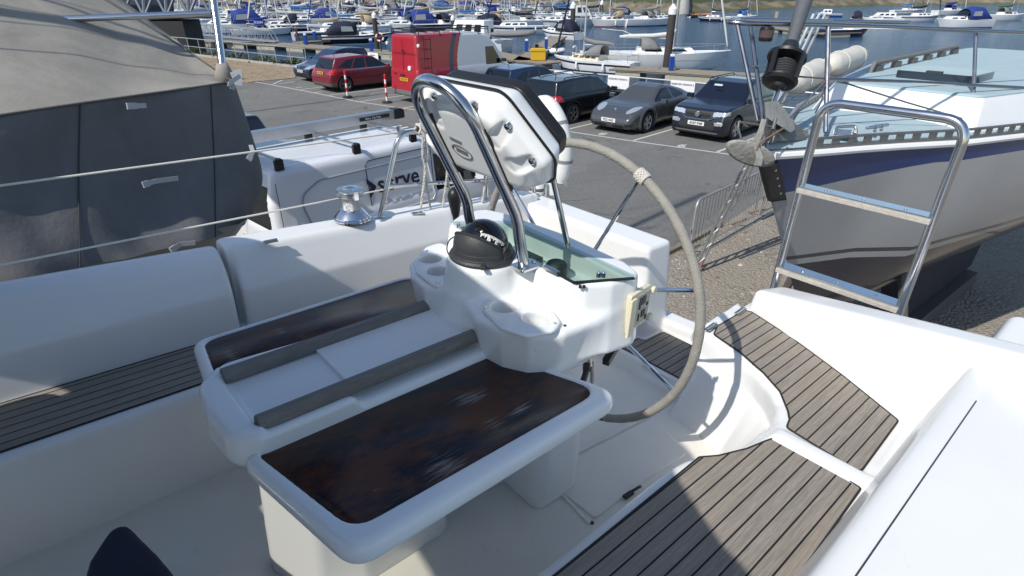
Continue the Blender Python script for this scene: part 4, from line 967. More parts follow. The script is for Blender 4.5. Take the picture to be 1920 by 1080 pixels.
m = MB(); pts_ = [Vector((x, y, 0)) for x, y in ((-1.0, 5.45), (2.28, 8.74), (3.2, 9.62), (4.0, 10.45))]
for a, b in zip(pts_, pts_[1:]): m.bar(a + Vector((0, 0, 0.04)), b + Vector((0, 0, 0.04)), 0.10, 0.10)
o = m.build('kerb', mat('old_kerb', (0.19, 0.17, 0.13), 0.9, 0, 0.4, 5, 0.4, 30), bevel=0.01); tag(o, kind='structure')
rnd = random.Random(3); m = MB()
cols = 4
for i in range(3600):
    x = rnd.uniform(0.8, 5.6); y = rnd.uniform(5.6, 11.5)
    dd = (Vector((x, y)) - Vector((2.28, 8.74))).dot(Vector((0.69, -0.72)))
    if dd < 0.06 or x > 6: continue
    if rnd.random() > math.exp(-dd*0.9) + 0.12: continue
    s = rnd.uniform(0.008, 0.03)*(1 if rnd.random() < 0.93 else 1.9); a = rnd.uniform(0, PI); V = []
    for (u, v_, w_) in ((1,0,0),(0.3,0.8,0.1),(-0.8,0.5,0),(-0.9,-0.4,0),(0.1,-0.9,0.1),(0.2,0.1,0.75),(-0.3,-0.1,0.7)):
        u *= rnd.uniform(0.75, 1.2); v_ *= rnd.uniform(0.7, 1.1)
        V.append((x + s*(u*math.cos(a) - v_*math.sin(a)), y + s*(u*math.sin(a) + v_*math.cos(a)), 0.008 + s*w_*0.8))
    m.add(V, [(0,1,5),(1,2,6,5),(2,3,6),(3,4,6),(4,0,5,6)], rnd.choice((0, 0, 1, 1, 2, 3)))
o = m.build('loose_stones', [mat('stone_grey', (0.24, 0.23, 0.21), 0.8), mat('stone_tan', (0.33, 0.27, 0.2), 0.8), mat('stone_pale', (0.5, 0.48, 0.44), 0.8), mat('stone_brown', (0.16, 0.12, 0.09), 0.8)], angle=60); tag(o, kind='stuff')
# painted bays
m = MB(); Zp = 0.004
def stripe(p, q, w=0.09):
    d = (q-p).normalized(); n = Vector((-d.y, d.x, 0))*w/2
    m.add([(v.x, v.y, Zp) for v in (p-n, q-n, q+n, p+n)], [(0, 1, 2, 3)])
LB = [at(*p, 0) for p in ((475, 153), (560, 168.5), (614, 179.3), (672, 191), (754, 203), (1055, 245), (1185, 264.5), (1342, 286), (1400, 294.5))]
for p, q in zip(LB, LB[1:]): stripe(p, q)
BD = Vector((0.695, 0.72, 0)); ZL = 4.7
for p in (LB[1], LB[2], LB[3], LB[4], LB[5], LB[6], LB[7], LB[4].lerp(LB[5], 0.33), LB[4].lerp(LB[5], 0.67)): stripe(p + BD*0.08 + Vector((0, 0, 0)), p + BD*ZL)
stripe(at(512, 158, 0), at(530, 150, 0)); stripe(at(524, 157, 0), at(553, 153, 0)); stripe(LB[0], at(430, 146, 0))
o = m.build('bay_lines', M_paint); tag(o, kind='structure')
def bay_no(px, ch, size=0.55):
    p = at(*px, 0); o = text_mesh('bay_number', ch, size, M_paint, frame((p.x, p.y, 0.0035), (-FD.x, -FD.y, 0), (-BD.x, -BD.y, 0)), None, 0.0006, 0.012); tag(o, kind='structure')
bay_no((1280, 273), '9'); bay_no((1131, 251), '8', 0.5); bay_no((560, 164), '2', 0.4); bay_no((597, 173), '3', 0.45)
# water
def water_mat():
    m = bpy.data.materials.new('harbour_water'); nt, N, L = nodes_of(m); p = N['Principled BSDF']
    tc = N.new('ShaderNodeTexCoord'); v = tc.outputs['Object']
    n1 = noise(N, L, mapping(N, L, v, (1.0, 2.2, 1), (0, 0, R(25))), 0.55, 5, 0.62, 0.4); n2 = noise(N, L, mapping(N, L, v, (1, 1.7, 1), (0, 0, R(10))), 0.06, 4, 0.6)
    c = mixrgb(N, L, n2, (0.008, 0.034, 0.085), (0.018, 0.055, 0.11)); L.new(c, p.inputs['Base Color'])
    p.inputs['Roughness'].default_value = 0.14; p.inputs['IOR'].default_value = 1.33; p.inputs['Specular IOR Level'].default_value = 0.28
    L.new(bumpn(N, L, n1, 0.75, 0.5), p.inputs['Normal']); return m
mb = MB(); mb.add([(-900, -60, -2), (900, -60, -2), (900, 1200, -2), (-900, 1200, -2)], [(0, 1, 2, 3)]); o = mb.build('water', water_mat()); tag(o, kind='structure')
# ------------------------------------------------------------------ quayside fence, signs, bollards
def rail_fence(name, label, s0, s1, step, h=1.1, gap=None):
    t = thing(name, label, 'fence', quay((s0+s1)/2, -0.12))
    r = MB(); r.tube([quay(s0, -0.12, h), quay(s1, -0.12, h)], 0.028, 8); r.tube([quay(s0, -0.12, 0.58), quay(s1, -0.12, 0.58)], 0.024, 8); r.build('handrail', M_galv, t)
    n = int(round((s1-s0)/step))
    for i in range(n+1):
        s = s0 + (s1-s0)*i/n; MB().tube([quay(s, -0.12, 0.08), quay(s, -0.12, h)], 0.026, 8).build('post', M_galv, t)
    return t
rail_fence('handrail_fence', 'galvanised pipe railing running above the shingle at the water edge on the far side', -26, -6.2, 1.5)
rail_fence('handrail_fence', 'galvanised pipe railing along the quay behind the row of parked cars', -0.6, 34, 1.55)
def sign(px, w, h, z0, text, lab, low=False):
    r = ray(*px); n0 = Q0 - FN*0.3; p = CAM + r*((n0 - CAM).dot(FN)/r.dot(FN)); s = (p - Q0).dot(FD); z0 = p.z - h; t = thing('parking_sign', lab, 'sign', quay(s, -0.30, z0), group='white parking signs on the quay railing')
    fx = lambda x, y, z: tuple(quay(s + x, -0.20 - z, z0 + y))
    MB().prism(rpoly([(-w/2, 0), (w/2, 0), (w/2, h), (-w/2, h)], 0.02), 0.0, 0.012, f=lambda x, y, z: quay(s + x, -0.20 - z, z0 + y)).build('board', mat('sign_white', (0.8, 0.8, 0.8), 0.4, 0, 0.03), t)
    if text:
        text_mesh('lettering', text, 0.088, mat('sign_text', (0.08, 0.09, 0.11), 0.6), frame(quay(s, -0.2145, z0 + h - 0.13), FD, (0, 0, 1)), t, 0.0006, 0.003)
        m = MB(); c0 = z0 + h*0.42
        ring = [(0.075*math.cos(a), 0.075*math.sin(a)) for a in np.linspace(0, 2*PI, 20)]
        for k in range(19): m.bar(quay(s + ring[k][0], -0.2145, c0 + ring[k][1]), quay(s + ring[k+1][0], -0.2145, c0 + ring[k+1][1]), 0.022, 0.002, up=FN)
        m.bar(quay(s - 0.22, -0.2145, c0), quay(s - 0.12, -0.2145, c0), 0.016, 0.002, up=FN); m.bar(quay(s + 0.12, -0.2145, c0), quay(s + 0.22, -0.2145, c0), 0.016, 0.002, up=FN)
        m.build('emblem', mat('sign_ring', (0.40, 0.24, 0.22), 0.6), t)
        text_mesh('lettering', 'M T E L H', 0.12, mat('sign_grey', (0.45, 0.45, 0.47), 0.6), frame(quay(s, -0.2145, z0 + h*0.13), FD, (0, 0, 1)), t, 0.0006, 0.001)
    return t
sign((1158, 142.5), 0.92, 0.86, 0.42, 'RESERVED PARKING 1', 'white parking board on the railing between the black estate car and the grey sports car')
sign((1279, 152), 0.92, 0.86, 0.42, 'RESERVED PARKING 2', 'white parking board on the railing between the grey sports car and the black suv')
sign((1055, 134), 0.95, 0.7, 0.62, 'RESERVED PARKING', 'white parking board just showing over the roof of the black estate car')
sign((696, 99), 0.8, 0.75, 0.35, 'PARKING', 'white parking board on the railing beyond the bonnet of the red hatchback')
def bollard(px, lab, first=None):
    p = at(*px, 0)
    if first: return dup(first, (p.x, p.y, 0), label=lab)
    t = thing('marker_post', lab, 'bollard', (p.x, p.y, 0), group='red and white marker posts', local=True)
    MB().lathe([(0.21, 0.006), (0.21, 0.04), (0.16, 0.07), (0.06, 0.085)], 8).build('foot', M_rubber, t, bevel=0.006)
    m = MB()
    for k in range(6): m.lathe([(0.043, 0.08 + k*0.165), (0.043, 0.08 + (k+1)*0.165)], 14, mi=(k+1) % 2, caps=(k == 5))
    m.lathe([(0.043, 1.07), (0.03, 1.10), (0.0, 1.105)], 14, mi=0, caps=False); m.build('post', [mat('post_red', (0.5, 0.02, 0.02), 0.45), mat('post_white', (0.78, 0.78, 0.76), 0.45)], t); return t
b1 = bollard((652, 183), 'red and white marker post nearer the red hatchback'); bollard((726, 193), 'red and white marker post beside the rear of the red van', b1)
p = at(562, 128, 0)
# ------------------------------------------------------------------ vehicles: local frame x forward, y left, z up
def paint(name, col, rough=0.32, metal=0.0): return mat('paint_' + name, col, rough, metal, 0.05, 3, coat=0.6, spec=0.5, rvar=0.03)
M_cglass = glass('car_glass', (0.004, 0.006, 0.007), 0.05)
M_tyre = mat('tyre', (0.018, 0.018, 0.019), 0.85, 0, 0.2, 20); M_trim = mat('car_trim', (0.02, 0.02, 0.021), 0.6)
M_rimm = mat('alloy', (0.50, 0.50, 0.51), 0.35, 0.35, 0.06); M_rimd = mat('dark_alloy', (0.16, 0.16, 0.165), 0.4, 0.4)
M_head = mat('headlamp', (0.62, 0.64, 0.66), 0.12, 0.55, 0.35, 30, coat=1.0); M_tail = mat('tail_lamp', (0.42, 0.012, 0.012), 0.12, 0, 0.3, 30, coat=1.0)
M_ply = mat('plate_yellow', (0.62, 0.42, 0.02), 0.5); M_plw = mat('plate_white', (0.75, 0.75, 0.72), 0.5); M_plt = mat('plate_text', (0.015, 0.015, 0.015), 0.6)
def pin(pts, x, y):
    ins = np.zeros(x.shape, bool); n = len(pts)
    for i in range(n):
        a, b = pts[i-1], pts[i]; c = ((a[1] > y) != (b[1] > y))
        with np.errstate(divide='ignore', invalid='ignore'): xi = a[0] + (y-a[1])*(b[0]-a[0])/((b[1]-a[1]) or 1e-9)
        ins ^= c & (x < xi)
    return ins
def wheel_part(t, x, y, r, w, rim_m, spokes=5, face=1):
    rot = Matrix.Rotation(PI/2*(-1 if face > 0 else 1), 3, 'X')          # axle along y, outer side = +z of the lathe
    wh = MB().lathe([(r*0.66, -w/2), (r*0.93, -w/2), (r, -w*0.36), (r, w*0.36), (r*0.94, w/2), (r*0.68, w/2*0.96)], 28, o=(x, y, r), rot=rot, caps=False).build('wheel', M_tyre, t)
    m = MB(); m.lathe([(r*0.67, w*0.47), (r*0.64, w*0.49), (r*0.60, w*0.40)], 28, o=(x, y, r), rot=rot, caps=False)
    m.lathe([(r*0.62, w*0.05), (0.02, w*0.05)], 20, mi=1, o=(x, y, r), rot=rot, caps=False)
    m.lathe([(r*0.17, w*0.30), (r*0.15, w*0.42), (0.0, w*0.43)], 14, o=(x, y, r), rot=rot, caps=False)
    for k in range(spokes):
        for da in ((-0.14, 0.14) if spokes <= 6 else (0,)):
            a = 2*PI*k/spokes + 0.3; a0 = a + da*1.6; a1 = a + da
            p = Vector((math.cos(a0)*r*0.14, math.sin(a0)*r*0.14, w*0.36)); q = Vector((math.cos(a1)*r*0.63, math.sin(a1)*r*0.63, w*0.42))
            up = rot @ Vector((0, 0, 1)); m.bar(Vector((x, y, r)) + rot @ p, Vector((x, y, r)) + rot @ q, r*0.12, 0.02, up=up)
    m.build('rim', [rim_m, M_black], wh)
    return wh
def car(spec, name, label, cat, pos, az, group=None):
    "az: compass heading of the bonnet, degrees right of the view direction"
    S = spec; L, W, H = S['L'], S['W'], S['H']; h = S.get('h', 0.022)
    t = thing(name, label, cat, (pos[0], pos[1], 0), R(90 - az), group, local=True)
    g = Grid((-L/2-0.06, -W/2-0.06, 0.10), (L/2+0.06, W/2+0.06, H+0.06), h)
    X, Z = g.xs[:, None], g.zs[None, :]
    lower = poly2(rpoly(S['lower'], S.get('lr', 0.10), 5), X, Z)[:, None, :]
    green = poly2(rpoly(S['green'], S.get('gr', 0.10), 5), X, Z)[:, None, :]
    ax = np.abs(g.x)/(L/2); ay = np.abs(g.y)
    plan = W/2*(1 - S.get('taper', 0.10)*np.clip((ax - 0.55)/0.45, 0, 1)**2.2)
    zb = S['belt']; bulge = 0.045*np.clip((g.z - 0.55)/0.55, -1, 1.2)**2
    lw = smax(lower, ay - (plan - bulge - S.get('waist', 0)*np.clip(1 - np.abs(g.x)/(L*0.22), 0, 1)), S.get('k', 0.09))
    rg = plan - S.get('gin', 0.055) - S.get('tumble', 0.30)*np.clip(g.z - zb, -0.2, 2)
    gw = smax(green, ay - rg, S.get('kg', 0.08))
    f = smin(lw, gw, S.get('blend', 0.05))
    for x, r in S['axles']:
        a = np.sqrt((g.x - x)**2 + (g.z - r)**2) - (r + 0.055)
        if S.get('flare'): f = smin(f, smax(np.sqrt((g.x - x)**2 + (g.z - r)**2) - (r + 0.13), ay - W/2 + 0.004, 0.05), 0.06)
        f = sub(f, smax(a, (W/2 - 0.27) - ay, 0.0), 0.015)
    for q in S.get('cuts', []): f = sub(f, q(g), 0.02)
    V, Q = surfnet(f, g)
    for _ in range(2):
        acc = np.zeros_like(V); cnt = np.zeros(len(V))
        for i in range(4):
            a_, b_ = Q[:, i], Q[:, (i+1) % 4]
            for d in range(3): acc[:, d] += np.bincount(a_, V[b_, d], len(V))
            cnt += np.bincount(a_, minlength=len(V))
        V = V*0.5 + acc/cnt[:, None]*0.5
    P = V[Q]; C = P.mean(1); nn = np.cross(P[:, 2]-P[:, 0], P[:, 3]-P[:, 1]); nn /= np.linalg.norm(nn, axis=1)[:, None] + 1e-12
    ids = np.zeros(len(Q), int); names = [('body', S['paint'])]
    def region(sel, nm, mt):
        sel = sel & (ids == 0)
        if sel.sum() < 3: return
        names.append((nm, mt)); ids[sel] = len(names) - 1
    cx, cy, cz = C.T; rgc = W/2 - S.get('gin', 0.055) - S.get('tumble', 0.30)*np.clip(cz - zb, -0.2, 2)
    for pts in S['windows']:
        for s in (1, -1): region((s*nn[:, 1] > 0.35) & pin(pts, cx, cz), 'side_window', M_cglass)
    if S.get('screen'): region((nn[:, 0] > 0.22) & pin(S['screen'], cx, cz) & (np.abs(cy) < rgc - 0.06), 'windscreen', M_cglass)
    if S.get('rear'): region((nn[:, 0] < -0.16) & pin(S['rear'], cx, cz) & (np.abs(cy) < rgc - S.get('rearin', 0.07)), 'rear_window', M_cglass)
    for pts, nm, mt in S.get('front', []):
        for s in (1, -1): region((nn[:, 0] > 0.12) & (cx > L*0.22) & pin(pts, s*cy, cz), nm, mt)
    for pts, nm, mt in S.get('back', []):
        for s in (1, -1): region(((nn[:, 0] < -0.10) | (cx < -L/2 + 0.35)) & (cx < -L*0.33) & pin(pts, s*cy, cz), nm, mt)
    for sel, nm, mt in S.get('zones', []): region(sel(cx, cy, cz, nn), nm, mt)
    bodyo = None
    for i, (nm, mt) in enumerate(names):
        q = Q[ids == i]; used = np.unique(q); rm = np.full(len(V), -1); rm[used] = np.arange(len(used))
        o = link(nm, new_mesh(nm, V[used], rm[q], mt, None, None), t)
        if nm == 'body': bodyo = o
    for x, r in S['axles']:
        for s in (1, -1): wheel_part(t, x, s*(W/2 - 0.115), r, 0.21, S.get('rim', M_rimm), S.get('spokes', 5), s)
    m = MB(); m.box((0, 0, 0.30), (L*0.80, W*0.72, 0.26)); m.build('underside', M_trim, t)
    mx, mz = S['mirror']
    for s in (1, -1):
        m = MB(); c = Vector((mx, s*(W/2 + 0.085), mz)); m.box(c, (0.12, 0.20, 0.13)); m.box(c - Vector((0, s*0.12, 0.05)), (0.06, 0.1, 0.03)); m.build('wing_mirror', S.get('mirror_m', S['paint']), t, bevel=0.035, seg=3)
    pl = lambda nm, x, z, rx, txt, mt, fwd: None
    for fwd in (True, False):
        key = 'plate_f' if fwd else 'plate_r'
        if key not in S: continue
        x, z, txt = S[key]; sx = 1 if fwd else -1; M = frame((x, 0, z), (0, sx, 0), (S.get('plate_tilt', 0.0)*-sx, 0, 1))
        po = MB(M).prism(rpoly([(-0.26, -0.056), (0.26, -0.056), (0.26, 0.056), (-0.26, 0.056)], 0.012), -0.02, 0.004).build('number_plate', M_plw if fwd else M_ply, t)
        if txt: text_mesh('plate_text', txt, 0.098, M_plt, M @ Matrix.Translation((0, -0.002, 0.0045)), po, 0.0006, 0.004, sx=0.92)
    for hx, hz in S.get('handles', []):
        for s in (1, -1): MB().box((hx, s*(W/2 - 0.032), hz), (0.18, 0.03, 0.03)).build('door_handle', S.get('handle_m', S['paint']), t, bevel=0.008)
    for fn in S.get('extra', []): fn(t, S)
    return t
def hatch_spec(L, W, H, pm, **k):
    a, b = -L/2, L/2; belt = k.get('belt', H*0.62); r = k.get('r', 0.32); bon = k.get('bonnet', belt*0.86)
    fx, rx = b - k.get('fo', 0.86), a + k.get('ro', 0.74); cw = k.get('cowl', 1.22); rr = k.get('roofrear', 0.62); sl = k.get('rearslope', 0.34)
    ws = k.get('ws', 0.78)
    S = dict(L=L, W=W, H=H, belt=belt, paint=pm, axles=[(fx, r), (rx, r)],
        lower=[(a+0.05, 0.22), (b-0.10, 0.18), (b-0.01, 0.38), (b-0.03, 0.62), (b-0.16, bon*0.93), (b-0.55, bon), (b-cw, belt+0.02), (a+sl*0.8, belt+0.03), (a+0.06, belt-0.10), (a, 0.62), (a+0.01, 0.38)],
        green=[(b-cw+0.10, belt-0.06), (b-cw-ws, H-0.075), (b-cw-ws-0.45, H-0.005), (a+rr+0.7, H-0.01), (a+rr*0.75, H-0.055), (a+sl*0.45, belt+0.0), (a+0.16, belt-0.2)],
        screen=[(b-cw+0.25, belt+0.015), (b-cw-ws+0.02, H-0.085), (b-cw-ws-0.25, H+0.1), (b, H), (b, belt+0.015)],
        rear=[(a-0.1, belt+0.05), (a+0.5, belt+0.05), (a+rr+0.1, H-0.10), (a+rr-0.6, H-0.10), (a-0.1, H-0.2)],
        windows=[[(b-cw-0.10, belt+0.035), (b-cw-ws-0.02, H-0.125), (b-cw-ws-0.42, H-0.10), (b-cw-ws-0.42, belt+0.035)],
                 [(b-cw-ws-0.50, belt+0.035), (b-cw-ws-0.50, H-0.10), (a+rr+0.82, H-0.115), (a+rr+0.55, belt+0.05)],
                 [(a+rr+0.47, belt+0.055), (a+rr+0.74, H-0.12), (a+rr+0.35, H-0.16), (a+rr*0.75, belt+0.12)]],
        mirror=(b-cw-0.20, belt+0.06), handles=[(b-cw-ws-0.25, belt-0.10), (a+rr+0.75, belt-0.085)], plate_f=(b-0.005, 0.46, ''), plate_r=(a-0.005, 0.72, ''),
        back=[([(0.48, belt-0.22), (W/2+0.1, belt-0.28), (W/2+0.1, belt+0.06), (0.60, belt+0.02)], 'tail_lamp', M_tail)],
        front=[([(0.42, bon*0.74), (W/2+0.1, bon*0.80), (W/2+0.1, bon*0.98), (0.46, bon*0.87)], 'headlamp', M_head), ([(-0.4, bon*0.66), (0.4, bon*0.66), (0.42, bon*0.80), (-0.42, bon*0.80)], 'grille', M_trim), ([(-0.6, 0.24), (0.6, 0.24), (0.55, 0.36), (-0.55, 0.36)], 'grille', M_trim)],
        zones=[(lambda x, y, z, n: (z < 0.27), 'sill_trim', M_trim),
               (lambda x, y, z, n: (np.abs(n[:, 1]) > 0.4) & (z > 0.33) & (z < belt - 0.02) & ((np.abs(x - (b-cw-0.02)) < 0.012) | (np.abs(x - (b-cw-ws-0.46)) < 0.012) | (np.abs(x - (a+rr+0.55)) < 0.012)), 'door_gap', M_trim),
               (lambda x, y, z, n: (np.abs(n[:, 1]) > 0.3) & (np.abs(z - belt - 0.018) < 0.014) & (x < b-cw-0.12) & (x > a+rr+0.2), 'window_trim', k.get('trim', M_trim))])
    return S
def badge(x, z, r, mt, sx=1):
    def fn(t, S): MB().lathe([(r, -0.03), (r, 0.008), (r*0.8, 0.012)], 18, o=(x, 0, z), rot=Matrix.Rotation(sx*PI/2, 3, 'Y')).build('badge', mt, t)
    return fn
def aerial(x):
    def fn(t, S): MB().tube([(x, 0, S['H']-0.02), (x-0.05, 0, S['H']+0.06), (x-0.10, 0, S['H']+0.07)], 0.012, 6).build('aerial', M_black, t)
    return fn
def rails(x0, x1, y, mt):
    def fn(t, S):
        for s in (1, -1): MB().tube(bend_path([(x0, s*y, S['H']-0.06), (x0-0.12, s*y, S['H']+0.02), (x1+0.12, s*y, S['H']+0.02), (x1, s*y, S['H']-0.06)], 0.05), 0.016, 8).build('roof_rail', mt, t)
    return fn
def wiper(x, z, dx):
    def fn(t, S): MB().bar((x, -0.02, z), (x + dx, 0.36, z + 0.10), 0.02, 0.015).build('wiper', M_black, t)
    return fn
# parked row, left to right
S = hatch_spec(3.9, 1.72, 1.47, paint('navy', (0.010, 0.016, 0.045)), fo=0.8, ro=0.62, cowl=0.98, ws=0.85); S['plate_f'] = (1.955, 0.50, 'MV56 YDN'); S['extra'] = [badge(1.95, 0.70, 0.07, M_chrome)]
S['front'] = [([(0.36, 0.60), (0.95, 0.66), (0.95, 0.90), (0.62, 0.86)], 'headlamp', M_head), ([(-0.5, 0.26), (0.5, 0.26), (0.5, 0.38), (-0.5, 0.38)], 'grille', M_trim)]
car(S, 'hatchback_car', 'dark navy hatchback parked nose out beside the shingle, left of the red hatchback', 'car', (-9.15, 31.95), 44 + 180)
S = hatch_spec(4.36, 1.82, 1.47, paint('red', (0.17, 0.010, 0.022)), rim=None, trim=M_chrome); S.pop('rim', None); S['plate_r'] = (-2.16, 0.80, 'KP61 ABG'); S['rim'] = M_rimd
S['back'] = [([(0.50, 0.78), (1.0, 0.70), (1.0, 1.02), (0.72, 0.99)], 'tail_lamp', M_tail)]; S['extra'] = [aerial(-1.35), wiper(-2.02, 1.02, 0.1)]
S['zones'].append((lambda x, y, z, n: (z < 0.40) & (x < -1.9), 'bumper', mat('bumper_grey', (0.10, 0.085, 0.085), 0.5)))
car(S, 'hatchback_car', 'red hatchback parked with its back towards the yacht', 'car', (-7.0, 28.85), 45)
S = hatch_spec(4.35, 1.78, 1.44, paint('blue', (0.020, 0.035, 0.10), 0.28, 0.4)); S['extra'] = [aerial(-1.2)]
car(S, 'hatchback_car', 'blue hatchback parked between the red and white van and the black estate car', 'car', (0.75, 24.75), 46)
S = hatch_spec(4.63, 1.81, 1.44, paint('black', (0.006, 0.007, 0.010), 0.25), ro=0.95, fo=0.8, r=0.335, roofrear=0.42, rearslope=0.30, cowl=1.42, ws=0.72, belt=0.91)
S['plate_r'] = (-2.31, 0.76, 'FX65 YUU'); S['rim'] = M_rimd; S['rearin'] = 0.10
S['back'] = [([(0.44, 0.80), (0.95, 0.76), (0.95, 0.96), (0.66, 0.955), (0.50, 0.90)], 'tail_lamp', M_tail)]
S['extra'] = [badge(-2.31, 0.93, 0.04, M_chrome, -1), rails(0.3, -1.6, 0.56, M_black), aerial(-1.3), wiper(-2.12, 1.0, 0.1)]
car(S, 'estate_car', 'black estate car parked with its back towards the yacht left of the grey sports car', 'car', (2.42, 21.75), 45)
# sports coupe
L_, W_, H_ = 4.34, 1.80, 1.30; a, b = -L_/2, L_/2
gp_ = paint('gunmetal', (0.085, 0.090, 0.096), 0.28, 0.35)
S = dict(L=L_, W=W_, H=H_, belt=0.80, paint=gp_, axles=[(b-0.93, 0.325), (a+0.99, 0.325)], flare=True, gin=0.13, taper=0.18, k=0.15, kg=0.15, tumble=0.50, blend=0.10, lr=0.14, gr=0.2, waist=0.03,
    lower=[(a+0.12, 0.22), (b-0.12, 0.16), (b-0.0, 0.32), (b-0.04, 0.48), (b-0.22, 0.64), (b-0.60, 0.76), (b-1.30, 0.86), (a+1.0, 0.90), (a+0.35, 0.86), (a+0.03, 0.74), (a, 0.45)],
    green=[(b-1.15, 0.76), (b-1.95, H_-0.07), (b-2.35, H_), (a+1.6, H_-0.05), (a+0.9, 1.08), (a+0.25, 0.84), (a+0.3, 0.6), (b-1.2, 0.6)],
    screen=[(b-0.95, 0.84), (b-1.93, H_-0.075), (b-2.1, H_+0.1), (b, H_), (b, 0.84)], rear=[(a+0.2, 0.95), (a+1.1, 0.95), (a+1.75, H_-0.05), (a+0.9, H_)],
    windows=[[(b-1.42, 0.865), (b-2.02, H_-0.11), (b-2.45, H_-0.085), (b-2.55, 0.875)], [(b-2.62, 0.88), (b-2.53, H_-0.09), (a+1.45, 1.13), (a+1.05, 0.96), (a+1.1, 0.90)]],
    mirror=(b-1.62, 0.90), handles=[(b-2.55, 0.74)], plate_f=(b-0.0, 0.42, 'P222 HAD'), rim=M_rimm,
    front=[([(-0.55, 0.20), (-0.12, 0.20), (-0.12, 0.30), (-0.55, 0.32)], 'grille', M_trim), ([(0.60, 0.26), (0.80, 0.28), (0.80, 0.36), (0.60, 0.36)], 'air_intake', M_trim)],
    zones=[(lambda x, y, z, n: ((x - 1.66)/0.30)**2 + ((np.abs(y) - 0.60 + (x-1.66)*0.25)/0.135)**2 < 1, 'headlamp', M_head), (lambda x, y, z, n: z < 0.19, 'lip', M_trim)],
    extra=[badge(b-0.36, 0.70, 0.035, M_chrome)])
def headpair(t, S):
    pass
car(S, 'sports_car', 'grey sports coupe with round headlamps parked nose out', 'car', (4.5, 20.25), 43 + 180)
# suv
L_, W_, H_ = 4.23, 1.82, 1.57; b = L_/2; a = -b
S = hatch_spec(L_, W_, H_, paint('suvblack', (0.006, 0.009, 0.020), 0.25), belt=1.02, bonnet=0.98, r=0.345, fo=0.84, ro=0.8, cowl=1.20, ws=0.72)
S['plate_f'] = (b+0.012, 0.52, 'AX67 FAM'); S['k'] = 0.07
chs = mat('satin_trim', (0.45, 0.46, 0.47), 0.3, 0.8)
S['front'] = [([(0.44, 0.74), (1.0, 0.80), (1.0, 0.90), (0.46, 0.865)], 'headlamp', M_head), ([(-0.44, 0.71), (0.44, 0.71), (0.44, 0.86), (-0.44, 0.86)], 'grille', M_trim),
              ([(0.56, 0.50), (0.80, 0.52), (0.80, 0.62), (0.54, 0.60)], 'fog_lamp', M_head), ([(-0.48, 0.34), (0.48, 0.34), (0.60, 0.46), (0.45, 0.60), (-0.45, 0.60), (-0.60, 0.46)], 'grille', M_trim), ([(-0.65, 0.255), (0.65, 0.255), (0.70, 0.30), (-0.70, 0.30)], 'skid_plate', chs)]
S['zones'] = [(lambda x, y, z, n: (z < 0.34) & (np.abs(y) > 0.72), 'sill_trim', M_trim), (lambda x, y, z, n: z < 0.25, 'sill_trim', M_trim), S['zones'][1], S['zones'][2]]
def vtrim(t, S):
    m = MB(); X = b + 0.004
    P_ = [(X - 0.22, 0.80, 0.77), (X - 0.05, 0.50, 0.715), (X - 0.005, 0.36, 0.655), (X + 0.004, 0.0, 0.645), (X - 0.005, -0.36, 0.655), (X - 0.05, -0.50, 0.715), (X - 0.22, -0.80, 0.77)]
    m.tube(smooth_path(P_, 5), 0.014, 6); m.build('chrome_strip', M_chrome, t)
    m = MB(); Rm = Matrix.Rotation(PI/2, 3, 'Y'); m.lathe([(0.078, -0.03), (0.078, 0.012), (0.064, 0.014), (0.062, 0.006)], 24, o=(X - 0.02, 0, 0.785), rot=Rm)
    for p, q in (((-0.045, 0.045), (-0.02, -0.05)), ((-0.02, -0.05), (0.0, 0.005)), ((0.0, 0.005), (0.02, -0.05)), ((0.02, -0.05), (0.045, 0.045)), ((-0.018, 0.058), (0.0, 0.018)), ((0.0, 0.018), (0.018, 0.058))):
        m.bar((X - 0.006, p[0], 0.785 + p[1]), (X - 0.006, q[0], 0.785 + q[1]), 0.011, 0.008, up=(1, 0, 0))
    m.build('badge', M_chrome, t)
    for z in (0.745, 0.785, 0.825): MB().bar((X - 0.03, -0.40, z), (X - 0.03, 0.40, z), 0.012, 0.01, up=(1, 0, 0)).build('grille_bar', M_black, t)
    MB().box((b - 1.60, -0.20, 1.42), (0.02, 0.26, 0.07), rot=Matrix.Rotation(R(-55), 3, 'Y')).build('mirror_glass', mat('mirror_pale', (0.5, 0.58, 0.55), 0.3), t)
S['extra'] = [vtrim, rails(0.35, -1.5, 0.60, M_black)]
car(S, 'suv_car', 'black suv parked nose out beside the bow of the blue and grey yacht', 'car', (6.92, 19.2), 43 + 180)
